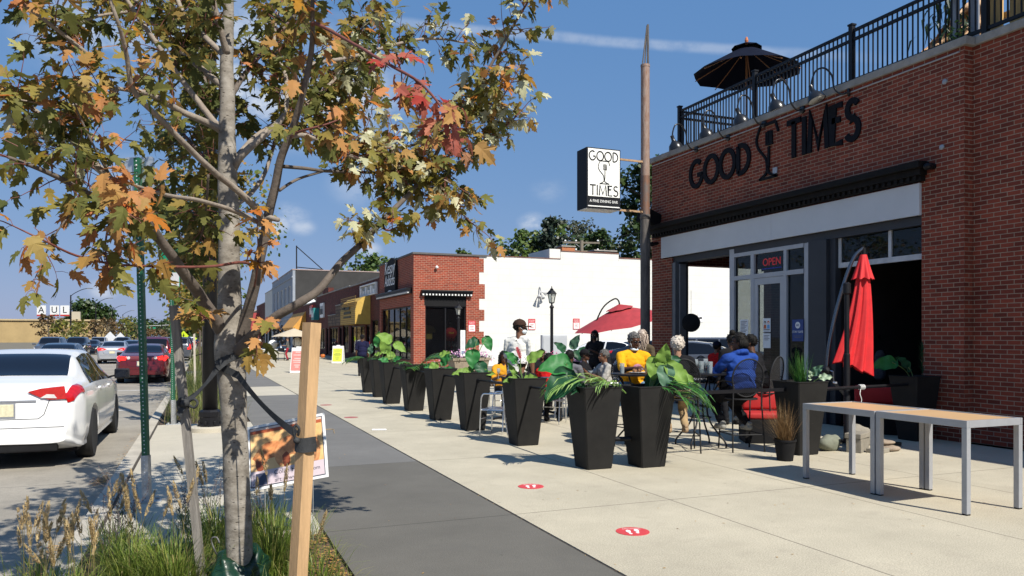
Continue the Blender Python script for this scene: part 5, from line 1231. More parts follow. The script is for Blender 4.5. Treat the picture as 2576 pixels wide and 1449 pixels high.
o=thing('tall_notice_board','narrow white board with ruled lines standing in the flower tub','sign',fp+V((-0.28,-0.2,0.9)))
bm=B();box(bm,(-0.09,-0.01,0),(0.09,0.01,0.95));obj('board',bm,white_m,o)
bm=B()
for kk in range(16):box(bm,(-0.06,-0.013,0.25+kk*0.042),(0.06,-0.0105,0.262+kk*0.042))
box(bm,(-0.06,-0.013,0.08),(0.06,-0.0105,0.2));obj('ruled_print',bm,M('print_bluegrey',(0.2,0.25,0.35),0.6),o)
def lantern_post(label,x,y,H_,r=0.06):
 o=thing('lamp_post',label,'lamp post',(x,y,0),0,'black lantern lamp posts')
 bm=B();lathe(bm,[(r*2.4,0),(r*2.4,0.15),(r*1.5,0.3),(r*1.15,0.9),(r,1.0),(r*0.95,H_-0.75),(r*1.4,H_-0.72),(r*1.4,H_-0.68),(r*0.6,H_-0.62),(r*0.5,H_-0.55)],(0,0,0),14);obj('post',bm,blk,o,smooth=True,angle=40)
 bm=B();z=H_-0.55
 lathe(bm,[(0.03,z-0.02),(0.11,z),(0.11,z+0.025)],(0,0,0),6)
 for kk in range(6):a=kk*PI/3;bar(bm,(0.10*math.cos(a),0.10*math.sin(a),z+0.02),(0.165*math.cos(a),0.165*math.sin(a),z+0.34),0.014)
 lathe(bm,[(0.215,z+0.34),(0.21,z+0.36),(0.11,z+0.47),(0.07,z+0.49),(0.075,z+0.53),(0.02,z+0.56),(0.018,z+0.62),(0.0,z+0.65)],(0,0,0),6)
 ln=obj('lantern',bm,blk,o)
 bm=B();lathe(bm,[(0.092,z+0.026),(0.152,z+0.338)],(0,0,0),6);obj('lantern_glass',bm,glass('lantern_glass',(0.7,0.68,0.6),0.4),ln)
 bm=B();ball(bm,(0,0,z+0.14),(0.035,0.035,0.07),2);obj('bulb',bm,white_m,ln);return o
q=P(1388,848,29.0);lantern_post('black lantern lamp post standing before the white wall',q.x,q.y,3.42)
q=P(1153,848,39.0);lantern_post('black lantern lamp post in front of the shop window mannequin',q.x,q.y,3.25)
q=P(1393,848,31.0);o=thing('utility_cabinet','pale grey metal utility cabinet behind the lantern lamp post','utility box',(q.x,q.y,0),-0.3)
cbm=M('cabinet_grey',(0.50,0.52,0.54),0.5,0.1,0.08,3)
bm=B();box(bm,(-0.5,-0.3,0.05),(0.5,0.3,1.68),None,0.02);obj('body',bm,cbm,o);bm=B();box(bm,(-0.46,-0.315,0.12),(0.46,-0.301,1.6));dr=obj('door',bm,cbm,o);bm=B();box(bm,(0.3,-0.335,0.85),(0.36,-0.316,1.05));obj('handle',bm,blk,dr);bm=B();box(bm,(-0.55,-0.35,0),(0.55,0.35,0.049));obj('plinth',bm,kerb_m,o)
def cantilever_open():
 c=P(1548,848,26.0);o=thing('cantilever_umbrella','open faded red cantilever umbrella over the patio tables','umbrella',(c.x,c.y,0))
 Mc=TR(0.15,0,2.66)@Matrix.Rotation(rad(-12),4,SF)@Matrix.Rotation(rad(6),4,SR)
 bm=B();canopy(bm,8,1.72,0.0,-0.58,0.05,0.0,Mc);obj('canopy',bm,maroon,o,smooth=True,angle=25)
 bm=B();canopy(bm,8,0.5,0.05,-0.10,0.03,0.0,Mc);obj('vent_cap',bm,maroon,o)
 for kk in range(8):
  a=2*PI*kk/8;bm=B();tube(bm,[Mc@V((0.05*math.cos(a),0.05*math.sin(a),-0.05)),Mc@V((1.60*math.cos(a),1.60*math.sin(a),-0.60))],0.011,5);obj('rib',bm,blk,o)
 bp_=SR*-0.80
 bm=B();tube(bm,[bp_,bp_+V((0,0,1.85))],0.035,8);cbox(bm,bp_+V((0,0,0.03)),(0.9,0.9,0.06));obj('post',bm,blk,o)
 top=Mc@V((0,0,0.12))
 bm=B();tube(bm,smooth_pts([bp_+V((0,0,1.1)),bp_+SR*0.06+V((0,0,1.8)),bp_+SR*0.36+V((0,0,2.55)),top+SR*-0.16+V((0,0,0.10)),top+V((0,0,0.04)),Mc@V((0,0,-0.05))],5),0.026,8);obj('arm',bm,blk,o,smooth=True)
 return o
cantilever_open()
ub=V((9.05,8.80,0));o=thing('closed_umbrella','closed bright red cantilever umbrella hanging beside the big open bay','umbrella',ub)
bm=B();lathe(bm,[(0.06,0.08),(0.045,0.12),(0.045,1.35),(0.036,1.36),(0.036,2.22),(0.055,2.24),(0.055,2.38),(0.03,2.4)],SR*-0.13-SF*0.24,14);obj('post',bm,blk,o,smooth=True,angle=40)
bm=B();bar(bm,(-0.5,-0.5,0.04),(0.5,0.5,0.04),0.08,0.05);bar(bm,(-0.5,0.5,0.041),(0.5,-0.5,0.041),0.08,0.05);obj('cross_base',bm,blk,o)
apex=SR*0.22+V((0,0,2.93))
arm=smooth_pts([SR*-0.33+V((0,0,1.12)),SR*-0.28+V((0,0,1.55)),SR*-0.13+V((0,0,2.2)),SR*0.06+V((0,0,2.75)),apex],6)
bm=B();tube(bm,arm,0.027,10);obj('arm',bm,M('arm_gloss_black',(0.16,0.16,0.17),0.22,0.9,0.1,4),o,smooth=True)
bm=B();tube(bm,[apex,apex+SR*0.01+V((0,0,-0.16))],0.035,8);lathe(bm,[(0.05,-0.2),(0.03,-0.1),(0.012,0.03)],apex,10);obj('hub',bm,blk,o)
bm=B();ball(bm,SR*-0.33+V((0,0,1.10)),0.075,2);bar(bm,SR*-0.33+V((0,0,1.06)),SR*-0.04+V((0,0,0.72)),0.035);cr=obj('crank_box',bm,blk,o)
bm=B();tube(bm,[SR*-0.30-SF*0.07+V((0,0,1.10)),SR*-0.28-SF*0.12+V((0,0,1.09)),SR*-0.27-SF*0.12+V((0,0,0.93))],0.010,6);tube(bm,[SR*-0.27-SF*0.12+V((0,0,0.93)),SR*-0.27-SF*0.20+V((0,0,0.93))],0.016,8);obj('crank_handle',bm,chrome,cr)
bm=B();NP=96;NZ=22;rows=[]
for i in range(NZ+1):
 t=i/NZ;row=[]
 for k2 in range(NP):
  a=2*PI*k2/NP
  f=math.sin(a*8)*0.5+math.sin(a*19+3*t)*0.16
  rr=(0.050+0.118*t**0.8)*(1+f*(0.25+0.22*t))
  ex=1.0+0.55*t
  cx=-0.15*t*t
  hem=0.10*math.cos(a)*t*t+0.05*t*f
  p=apex+SR*(cx+rr*ex*math.cos(a))+SF*(rr*0.75*math.sin(a))+V((0,0,-0.13-1.66*t-hem))
  row.append(bm.verts.new(p))
 rows.append(row)
for a,b in zip(rows,rows[1:]):
 for k2 in range(NP):bm.faces.new((a[k2],a[(k2+1)%NP],b[(k2+1)%NP],b[k2]))
obj('canopy',bm,redcl,o,smooth=True)
bm=B();rows=[]
for i in range(6):
 t=i/5;row=[]
 for k2 in range(NP):
  a=2*PI*k2/NP;f=math.sin(a*8)*0.5;rr=(0.045+0.085*t)*(1+f*0.35*t);row.append(bm.verts.new(apex+SR*(rr*1.1*math.cos(a)-0.01*t)+SF*(rr*math.sin(a))+V((0,0,-0.10-0.36*t-0.03*f*t))))
 rows.append(row)
for a,b in zip(rows,rows[1:]):
 for k2 in range(NP):bm.faces.new((a[k2],a[(k2+1)%NP],b[(k2+1)%NP],b[k2]))
obj('vent_cap',bm,redcl,o,smooth=True)
c=P(1738,812,18.0);o=thing('hanging_disc','black round disc hanging in the open window bay','disc',c,-CA)
bm=B();lathe(bm,[(0.20,0),(0.215,0.012),(0.215,0.028),(0.20,0.04)],(0,0,0),30,RX(PI/2));obj('disc',bm,blkmat,o,smooth=True,angle=40);bm=B();tube(bm,[(0,-0.02,0.2),(0,-0.02,0.75)],0.004,5);obj('cord',bm,blk,o)
def cushion_bench(label,loc,rz,L_):
 o=thing('cushioned_bench',label,'bench',loc,rz);cu=M('cushion_red',(0.40,0.015,0.015),0.75,0,0.15,6)
 bm=B();box(bm,(-L_/2,-0.28,0),(L_/2,0.28,0.36),None,0.01);obj('base',bm,blkmat,o)
 bm=B();box(bm,(-L_/2+0.01,-0.28,0.362),(L_/2-0.01,0.26,0.46),None,0.03);obj('seat_cushion',bm,cu,o,smooth=True)
 bm=B();box(bm,(-L_/2+0.02,0.12,0.47),(L_/2-0.02,0.27,0.78),None,0.05);obj('back_cushion',bm,cu,o,smooth=True);return o
q=P(1925,848,11.9);cushion_bench('low black seat with red cushions behind the hooded diner',(q.x,q.y,0),-0.5,0.7)
q=P(2200,848,12.9);cushion_bench('black bench with red cushions in the dark bay',(q.x+0.15,q.y,0),-0.9,0.9)
woodtop=M('brown_tabletop',(0.14,0.065,0.03),0.4,0,0.3,4,stretch=(1,8,1))
def bar_table(label,x,y,r=0.40,H_=1.08):
 o=thing('bar_table',label,'table',(x,y,0),0,'black high tables on the patio')
 bm=B();lathe(bm,[(r-0.01,H_-0.03),(r,H_-0.02),(r,H_-0.005),(r-0.01,H_),(0.01,H_)],(0,0,0),36);obj('tabletop',bm,blk,o,smooth=True,angle=40)
 for kk in range(4):
  a=kk*PI/2+0.6;cx,sy=math.cos(a),math.sin(a)
  bm=B();tube(bm,smooth_pts([(r*0.8*cx,r*0.8*sy,H_-0.03),(0.12*cx,0.12*sy,H_*0.62),(0.14*cx,0.14*sy,H_*0.35),(0.36*cx,0.36*sy,0.10),(0.38*cx,0.38*sy,0.0)],5),0.013,7);obj('leg',bm,blk,o,smooth=True)
 bm=B();tube(bm,[V((0.15*math.cos(2*PI*k/20),0.15*math.sin(2*PI*k/20),H_*0.4))for k in range(21)],0.010,6,False);obj('leg_ring',bm,blk,o);return o
BT1=P(1606,848,11.15);BT2=P(1762,848,11.35)
bar_table('high black round table in front of the man in the yellow T-shirt',BT1.x,BT1.y);bar_table('high black round table before the diner in the blue hooded top',BT2.x,BT2.y,0.45)
def tumbler(label,x,y,z,h=0.15,r=0.036,fill=0.7,name='water_glass'):
 o=thing(name,label,'glass',(x,y,z),0,'glasses on the high tables')
 bm=B();lathe(bm,[(r*0.85,0),(r,h),(r-0.003,h),(r*0.8,0.012)],(0,0,0),18);obj('glass',bm,clear,o,smooth=True,angle=40)
 bm=B();lathe(bm,[(r*0.78,0.013),(r*0.9,h*fill)],(0,0,0),16);obj('water',bm,glass('water',(0.55,0.6,0.62),0.18)if 'water' not in _mats else _mats['water'],o);return o
def stem_glass(label,x,y,z,h=0.2):
 o=thing('wine_glass',label,'glass',(x,y,z),0,'glasses on the high tables')
 bm=B();lathe(bm,[(0.034,0),(0.034,0.003),(0.005,0.01),(0.004,h*0.45),(0.03,h*0.55),(0.038,h*0.75),(0.032,h),(0.030,h),(0.035,h*0.75),(0.005,h*0.5)],(0,0,0),18);obj('glass',bm,clear,o,smooth=True);return o
def pt(u,d):p=P(u,848,d);return p.x,p.y
tumbler('clear tumbler before the man in the yellow T-shirt, at his hand',*pt(1565,11.0),1.08);tumbler('tall water glass right of the food on the yellow shirted diner table',*pt(1636,10.95),1.08,0.17)
for l,u,d in(('water glass left of three before the hooded diner',1733,11.15),('middle water glass before the hooded diner',1764,11.25),('water glass nearest the blue sleeve of the hooded diner',1786,11.1)):tumbler(l,*pt(u,d),1.08,0.17,0.04)
stem_glass('stemmed glass standing between the water glasses before the hooded diner',*pt(1750,11.2),1.08);stem_glass('stemmed glass at the far side of the hooded diner table',*pt(1775,11.5),1.08)
def plate(label,x,y,z,food=True):
 o=thing('dinner_plate',label,'plate',(x,y,z),0,'plates on the high tables')
 bm=B();lathe(bm,[(0.07,0),(0.12,0.014),(0.122,0.018),(0.08,0.008),(0.01,0.007)],(0,0,0),24);obj('plate',bm,white_m,o,smooth=True)
 if food:
  bm=B()
  for i in range(12):ball(bm,(R.uniform(-.06,.06),R.uniform(-.06,.06),0.02+R.uniform(0,0.03)),R.uniform(0.012,0.028),1)
  obj('food',bm,M('fried_food',(0.20,0.09,0.03),0.6,0,0.4,30),o)
plate('plate of fried food before the man in the yellow T-shirt',*pt(1602,11.15),1.081);plate('white plate between the hooded diner and the white haired diner',*pt(1742,11.35),1.081,False)
o=thing('cooking_tongs','tall dark sauce caddy on the yellow shirted diner table','caddy',(*pt(1650,11.2),1.081));bm=B();box(bm,(-0.07,-0.05,0),(0.07,0.05,0.08),None,0.01);obj('tray',bm,blk,o);bm=B();lathe(bm,[(0.02,0.08),(0.022,0.14),(0.01,0.17)],(0.03,0,0),10);lathe(bm,[(0.02,0.08),(0.022,0.12),(0.01,0.15)],(-0.03,0,0),10);obj('bottle',bm,M('sauce_red',(0.3,0.02,0.02),0.3),o);o.name='sauce_caddy'
def low_table(label,x,y,rz=0.2,w=0.7):
 o=thing('dining_table',label,'table',(x,y,0),rz,'brown dining tables on the patio')
 bm=B();box(bm,(-w/2,-w/2,0.71),(w/2,w/2,0.74),None,0.006);obj('tabletop',bm,woodtop,o)
 bm=B();tube(bm,[(0,0,0.05),(0,0,0.71)],0.03,10);obj('pedestal',bm,chrome,o)
 bm=B()
 for kk in range(4):a=kk*PI/2+PI/4;tube(bm,[(0,0,0.09),(0.33*math.cos(a),0.33*math.sin(a),0.02)],[0.03,0.018],8)
 obj('base',bm,blk,o);return o
def alu_chair(label,x,y,rz,first=[None]):
 if first[0]is None:
  o=thing('bistro_chair',label,'chair',(x,y,0),rz,'aluminium slatted chairs on the patio');first[0]=o
  for sx in(-1,1):
   bm=B();tube(bm,smooth_pts([(sx*0.25,-0.22,0),(sx*0.25,-0.20,0.45),(sx*0.26,-0.17,0.66),(sx*0.265,-0.05,0.685),(sx*0.26,0.12,0.69),(sx*0.24,0.22,0.72)],5),0.0125,8);obj('front_leg',bm,chrome,o,smooth=True)
   bm=B();tube(bm,smooth_pts([(sx*0.23,0.27,0),(sx*0.23,0.20,0.42),(sx*0.23,0.23,0.62),(sx*0.22,0.27,0.83)],5),0.0125,8);obj('back_leg',bm,chrome,o,smooth=True)
  bm=B();tube(bm,smooth_pts([(-0.22,0.27,0.83),(-0.12,0.30,0.86),(0.12,0.30,0.86),(0.22,0.27,0.83)],4),0.0125,8);obj('top_rail',bm,chrome,o,smooth=True)
  for i,z in enumerate((0.55,0.64,0.73)):
   bm=B()
   for k in range(8):
    x0_,x1_=-0.22+0.055*k,-0.22+0.055*(k+1);f=lambda xx:0.235+0.05*(z-0.5)/0.3+0.035*(1-(xx/0.22)**2)
    quad(bm,(x0_,f(x0_),z),(x1_,f(x1_),z),(x1_,f(x1_)+0.006,z+0.06),(x0_,f(x0_)+0.006,z+0.06));quad(bm,(x0_,f(x0_)+0.008,z),(x1_,f(x1_)+0.008,z),(x1_,f(x1_)+0.014,z+0.06),(x0_,f(x0_)+0.014,z+0.06))
   obj('back_slat',bm,chrome,o,smooth=True)
  for i in range(7):bm=B();box(bm,(-0.22,-0.21+i*0.062,0.43),(0.22,-0.16+i*0.062,0.442),None,0.003);obj('seat_slat',bm,chrome,o)
  bm=B();tube(bm,[(-0.25,-0.2,0.28),(0.25,-0.2,0.28)],0.009,6);tube(bm,[(-0.24,-0.2,0.42),(-0.23,0.2,0.42)],0.011,6);tube(bm,[(0.24,-0.2,0.42),(0.23,0.2,0.42)],0.011,6);obj('stretcher',bm,chrome,o);return o
 return dup(first[0],(x,y,0),rz,label)
def skinm(name,c):return M(name,c,0.5,0,0.10,9,0.05,80,spec=0.4)
sk_dark=skinm('skin_dark',(0.085,0.037,0.020));sk_mid=skinm('skin_brown',(0.16,0.075,0.042));sk_light=skinm('skin_tan',(0.34,0.19,0.12))
hairblk=M('hair_black',(0.009,0.008,0.007),0.7,0,0.3,30,0.5,60,spec=0.2);hairgrey=M('hair_grey',(0.11,0.105,0.10),0.8,0,0.4,40,0.6,80);hairwhite=M('hair_white',(0.55,0.49,0.42),0.9,0,0.2,40,0.8,70)
hairblond=leafmat('hair_ash_blond',[(0,(0.09,0.06,0.045)),(0.5,(0.30,0.23,0.18)),(1,(0.52,0.43,0.36))],0.0,rough=0.5)
eyew=M('eye_white',(0.6,0.58,0.55),0.3);maskm=M('mask_paper',(0.55,0.62,0.66),0.7,0,0.05,8);maskblk=M('mask_black',(0.012,0.012,0.013),0.8)
def cloth(name,c,v=0.16):return M(name,c,0.9,0,v,7,0.25,55,spec=0.12)
def ik(a,b,l1,l2,pole):
 a,b=V(a),V(b);d=b-a;L_=min(d.length,(l1+l2)*0.998);u=d.normalized();b=a+u*L_
 x=(l1*l1-l2*l2+L_*L_)/(2*L_);h=math.sqrt(max(1e-6,l1*l1-x*x));p=V(pole);p=(p-u*p.dot(u)).normalized()
 return a+u*x+p*h,b
def hand(bm,wrist,d,palm_n,s,curl=0.5):
 d=V(d).normalized();n=V(palm_n);n=(n-d*n.dot(d)).normalized();t=d.cross(n)
 ball(bm,wrist+d*0.05*s,(0.05*s,0.038*s,0.017*s),2,Matrix((d,t,n)).transposed())
 for i,(off,ln)in enumerate(((-0.027,0.068),(-0.009,0.078),(0.009,0.074),(0.026,0.058))):
  a=wrist+d*0.088*s+t*off*s;ang=curl*0.8;q=a+(d*math.cos(ang)+n*math.sin(ang)+t*off*1.5)*ln*0.5*s;ang=curl*1.9
  r_=q+(d*math.cos(ang)+n*math.sin(ang))*ln*0.5*s
  capsule(bm,a,q,0.0095*s,0.0088*s);capsule(bm,q,r_,0.0088*s,0.007*s)
 a=wrist+d*0.03*s-t*0.03*s;q=a+(d*0.6-t*0.6+n*0.45).normalized()*0.04*s;capsule(bm,a,q,0.013*s,0.0105*s);capsule(bm,q,q+(d*0.85+n*0.5-t*0.1).normalized()*0.032*s,0.0105*s,0.008*s)
def person(label,x,y,rz,H=1.72,sit=None,build=1.0,lean=0.05,hy=0.0,hp=0.0,hands=None,feet=None,skin=sk_dark,shirt=None,sleeve=0.4,pants=None,shoes=None,hair='short',hairm=hairblk,cap=None,mask=None,glasses=False,vox=0.009,hood=False,back_mark=None,front_mark=None,group=None,z=0.0,brim=1):
 o=thing('person',label,'person',(x,y,z),rz,group)
 s=H/1.75;b=build;wb=math.sqrt(b)
 hz=(sit+0.10*s)if sit else 0.93*s
 hip=V((0,0,hz));up=V((0,-math.sin(lean),math.cos(lean)));fw=V((0,-math.cos(lean),-math.sin(lean)))
 T_=lambda u_,f_=0.0,sx_=0.0:hip+up*u_*s+fw*f_*s+V((sx_*s,0,0))
 Rt=Matrix((V((1,0,0)),-fw,up)).transposed()
 neck0=T_(0.50,-0.01);hc=neck0+up*0.06*s+V((0,-0.015*s,0.105*s))
 Rh=Matrix.Rotation(hy,3,'Z')@Matrix.Rotation(hp,3,'X')
 hd=lambda px,py,pz:hc+Rh@V((px*s,py*s,pz*s))
 def torso(bm,g=0.0,low=True):
  ball(bm,T_(0.02,0.0),((0.165*wb+g)*s,(0.125*b+g)*s,(0.13+g*0.5)*s),2,Rt)
  ball(bm,T_(0.17,0.005*b),((0.150*b+g)*s,(0.115*b+g)*s,(0.17)*s),2,Rt)
  ball(bm,T_(0.33,0.0),((0.170*wb+g)*s,(0.115*wb+g)*s,(0.17+g)*s),2,Rt)
  capsule(bm,T_(0.445,-0.01,-0.15*wb),T_(0.445,-0.01,0.15*wb),(0.058+g)*s,(0.058+g)*s)
  for sx in(-1,1):capsule(bm,T_(0.49,-0.01,sx*0.045),T_(0.45,-0.01,sx*0.16*wb),(0.045+g*0.7)*s,(0.056+g)*s)
 arms=[]
 hands=hands or(((-0.25,-0.05,0.75*s-0.0)if not sit else(-0.16,-0.36,hz+0.12)),((0.25,-0.05,0.75*s)if not sit else(0.16,-0.36,hz+0.12)))
 for sx,hn in zip((-1,1),hands):
  sh_=T_(0.44,-0.01,sx*0.185*wb);el,wr=ik(sh_,hn,0.285*s,0.255*s,(sx*0.5,0.6,-0.6));arms.append((sh_,el,wr))
 feet=feet or(((-0.1,0.0,0.08),(0.1,0.0,0.08))if not sit else((-0.12,-0.40,0.08),(0.12,-0.36,0.08)))
 legs=[]
 for sx,ft in zip((-1,1),feet):
  hj=hip+V((sx*0.095*s*wb,0,-0.02));kn,an=ik(hj,(ft[0],ft[1],ft[2]),0.44*s,0.425*s,(sx*0.05,-1,0.35));legs.append((hj,kn,an))
 bm=B();torso(bm)
 capsule(bm,T_(0.47,-0.005),hd(0,0.02,-0.06),0.056*s*wb**0.5,0.052*s)
 ball(bm,hd(0,0.008,0.035),(0.076*s,0.097*s,0.092*s),3,Rh);ball(bm,hd(0,-0.022,-0.045),(0.060*s*wb**0.4,0.070*s,0.078*s),3,Rh);ball(bm,hd(0,-0.072,-0.098),(0.026*s,0.022*s,0.018*s),2,Rh)
 capsule(bm,hd(0,-0.090,0.012),hd(0,-0.106,-0.032),0.010*s,0.0155*s);ball(bm,hd(0,-0.096,-0.036),(0.021*s,0.013*s,0.010*s),2,Rh)
 capsule(bm,hd(-0.035,-0.082,0.034),hd(0.035,-0.082,0.034),0.011*s,0.011*s)
 capsule(bm,hd(-0.018,-0.086,-0.066),hd(0.018,-0.086,-0.066),0.009*s,0.009*s)
 for sx in(-1,1):ball(bm,hd(sx*0.077,0.012,-0.004),(0.010*s,0.020*s,0.032*s),2,Rh)
 for(a,e,w),sx in zip(arms,(-1,1)):
  capsule(bm,a,e,0.050*s*wb,0.040*s*wb);capsule(bm,e,w,0.040*s*wb,0.027*s)
  d=(w-e).normalized();hand(bm,w,d,(-sx*0.8,0,-0.5)if not sit else(-sx*0.5,0,-0.8),s,0.5)
 for(h_,k_,a_)in legs:
  capsule(bm,h_,k_,0.082*s*wb,0.055*s*wb);capsule(bm,k_,a_,0.054*s*wb,0.038*s);capsule(bm,a_+V((0,0.02,-0.03)),a_+V((0,-0.13*s,-0.05)),0.036*s,0.03*s)
 remeshed('body',bm,skin,o,vox)
 bm=B();torso(bm,0.014);
 if not sit:
  ball(bm,T_(-0.04,0),((0.182*wb)*s,(0.145*b)*s,0.13*s),2,Rt);ball(bm,T_(0.14,0.0),((0.178*wb)*s,(0.140*b)*s,0.24*s),2,Rt)
 for(a,e,w)in arms:
  t=sleeve
  if t<=0.5:capsule(bm,a,a.lerp(e,t*1.7),0.066*s*wb,0.062*s*wb)
  else:capsule(bm,a,e,0.064*s*wb,0.053*s*wb);capsule(bm,e,e.lerp(w,min(1,(t-0.5)*2)*0.96),0.053*s*wb,0.038*s)
 if hood:
  for k in range(9):
   a=PI*(k/8)*1.0;p_=T_(0.50,-0.01)+Rt@V((math.cos(a)*0.10*s,math.sin(a)*0.085*s-0.01,0.0+0.03*s*math.sin(a)));ball(bm,p_,0.045*s,2)
 def folds(ob,amp):
  for v,nv in[(v,v.normal.copy())for v in ob.data.vertices]:
   c=v.co;k=noise.noise(V((c.x*7,c.y*7,c.z*16+3*c.x)))+0.5*noise.noise(V((c.x*19,c.y*19,c.z*26)))
   v.co=c+nv*amp*k*s
  return ob
 sobj=folds(remeshed('shirt',bm,shirt or cloth('shirt_black',(0.012,0.012,0.014)),o,vox),0.010)
 bm=B();ball(bm,T_(-0.01,0),((0.172*wb)*s,(0.135*b)*s,0.115*s),2,Rt)
 for(h_,k_,a_)in legs:capsule(bm,h_,k_,0.096*s*wb,0.068*s*wb);capsule(bm,k_,k_.lerp(a_,0.93),0.068*s*wb,0.053*s)
 folds(remeshed('trousers',bm,pants or cloth('trousers_black',(0.011,0.011,0.013)),o,vox*1.2),0.010)
 for(h_,k_,a_)in legs:
  bm=B();capsule(bm,a_+V((0,0.025,-0.038)),a_+V((0,-0.12*s,-0.048)),0.047*s,0.04*s);capsule(bm,a_+V((0,0.02,0.01)),a_+V((0,0.0,-0.03)),0.045*s,0.05*s)
  for v in bm.verts:v.co.z=max(v.co.z,a_.z-0.079)
  obj('shoe',bm,shoes or blkmat,o,smooth=True)
 for sx in(-1,1):
  bm=B();ball(bm,hd(sx*0.032,-0.083,0.010),(0.013*s,0.008*s,0.007*s),2,Rh);e_=obj('eye',bm,eyew,o,smooth=True)
  bm=B();ball(bm,hd(sx*0.032,-0.0885,0.010),(0.006*s,0.004*s,0.006*s),2,Rh);obj('iris',bm,hairblk,e_,smooth=True)
 if mask is None or mask=='chin':
  bm=B();ball(bm,hd(0,-0.0935,-0.066),(0.022*s,0.006*s,0.007*s),2,Rh);obj('lips',bm,M('lips',(0.16,0.05,0.04),0.4),o,smooth=True)
 if mask:
  mm=maskblk if mask=='black' else maskm;dz=-0.055 if mask!='chin' else-0.115;bm=B()
  ball(bm,hd(0,-0.05+(0.015 if mask=='chin' else 0),dz),(0.066*s,0.062*s,0.045*s if mask!='chin' else 0.028*s),3,Rh)
  for sx in(-1,1):tube(bm,[hd(sx*0.055,-0.05,dz+0.02),hd(sx*0.080,0.0,0.01)],0.003*s,5)
  obj('face_mask',bm,mm,o,smooth=True)
 if glasses:
  bm=B()
  for sx in(-1,1):
   prism(bm,[(0.026*math.cos(a)*s*(1),0.016*math.sin(a)*s)for a in[k*PI/7 for k in range(14)]],0.004,Matrix.Translation(hd(sx*0.033,-0.104,0.010))@Rh.to_4x4()@RX(PI/2))
   tube(bm,[hd(sx*0.06,-0.098,0.012),hd(sx*0.080,0.0,0.012)],0.003*s,5)
  tube(bm,[hd(-0.012,-0.103,0.013),hd(0.012,-0.103,0.013)],0.003*s,5);obj('glasses',bm,M('dark_lens',(0.008,0.006,0.006),0.1,0,0.1,5,coat=0.5),o)
 def shell(gr,front=-0.02,low=-0.03,back=0.0):
  bm=B();vs=ball(bm,hd(0,0.016,0.042),((0.080+gr)*s,(0.098+gr+back)*s,(0.094+gr)*s),4 if vox<0.012 else 3,Rh)
  kill=[]
  inv=Rh.inverted()
  for v in vs:
   q=inv@(v.co-hc)/s
   if q.z<low and q.y<0.03 or(q.y<-0.045 and q.z<0.062)or q.z<-0.075 or(abs(q.x)>0.06 and q.y<0.02 and q.z<0.0):kill.append(v)
   else:
    nz=noise.noise(v.co*40)*0.4+noise.noise(v.co*110)*0.5
    v.co+=(v.co-hc).normalized()*nz*(0.004+gr*0.35)*s
  bmesh.ops.delete(bm,geom=kill,context='VERTS')
  pv=[v.co.copy()for v in bm.verts]
  for k in range(150 if vox<0.0125 else 40):ball(bm,R.choice(pv)+V((R.gauss(0,.004),R.gauss(0,.004),R.gauss(0,.003)))*s,(R.uniform(0.007,0.012)*s,R.uniform(0.007,0.012)*s,R.uniform(0.007,0.014)*s),1)
  return bm
 if hair=='short':obj('hair',shell(0.005),hairm,o,smooth=True)
 elif hair=='afro':
  hb=shell(0.022,low=-0.09);pv=[v.co.copy()for v in hb.verts]
  for k in range(420):ball(hb,R.choice(pv)+V((R.gauss(0,.003),R.gauss(0,.003),R.gauss(0,.003)))*s,R.uniform(0.005,0.010)*s,1)
  obj('hair',hb,hairm,o,smooth=True)
 elif hair in('long','dread'):
  bm=shell(0.012,low=-0.05)
  n_=90 if hair=='long' else 34
  for k in range(n_):
   a=PI*(-0.12+1.24*k/(n_-1));q_=R.uniform(0.9,1.25);x0_,y0_=math.cos(a)*0.082*q_,(math.sin(a)*0.09+0.01)*q_
   L_=(0.36 if hair=='long' else 0.42)*R.uniform(0.75,1.05);pts=[]
   for j in range(7):
    t=j/6;wv=0.018*math.sin(t*10+k*1.7)if hair=='long' else 0.005*math.sin(k+t*4)
    pts.append(hd(x0_*(1+0.25*t)+wv,y0_+0.015*math.sin(PI*t)+wv*0.7+0.01*t,0.05-L_*t))
   rr=0.0105 if hair=='long' else 0.010;tube(bm,pts,[rr*s*(1-0.6*j/6)for j in range(7)],6)
  obj('hair',bm,hairm,o,smooth=True)
 elif hair in('bun','braids'):
  bm=shell(0.008 if hair=='bun' else 0.010,low=-0.05)
  if hair=='bun':
   for v in ball(bm,hd(0,0.06,0.155),(0.062*s,0.058*s,0.058*s),3):v.co+=V((1,1,1))*0.008*noise.noise(v.co*30)
  else:
   for k in range(14):
    a=PI*(0.05+0.9*k/13);tube(bm,[hd(math.cos(a)*0.086,math.sin(a)*0.09+0.01,0.06),hd(math.cos(a)*0.10,math.sin(a)*0.11+0.02,-0.02),hd(math.cos(a)*0.085,math.sin(a)*0.10+0.01,-0.085)],[0.015*s,0.016*s,0.009*s],6)
  obj('hair',bm,hairm,o,smooth=True)
 if cap:
  bm=B();vs=ball(bm,hd(0,0.012,0.050),(0.094*s,0.112*s,0.102*s),3,Rh);inv=Rh.inverted()
  bmesh.ops.delete(bm,geom=[v for v in vs if(inv@(v.co-hc)).z/s<0.034],context='VERTS')
  ball(bm,hd(0,0.012,0.148),0.010*s,1)
  cp=obj('cap',bm,cap,o,smooth=True)
  bm=B();top=[];bot=[]
  for k in range(13):
   a=PI+PI*k/12;top.append((math.cos(a)*0.082,-0.055*brim+math.sin(a)*0.125*brim))
  pts=top
  A_=[bm.verts.new(hd(px,py,0.046-0.10*max(0,-0.09-py*brim)-0.8*px*px))for px,py in pts];B_=[bm.verts.new(hd(px,py,0.028-0.10*max(0,-0.09-py*brim)-0.8*px*px))for px,py in pts]
  bm.faces.new(A_);bm.faces.new(B_[::-1])
  for k in range(12):bm.faces.new((A_[k],A_[k+1],B_[k+1],B_[k]))
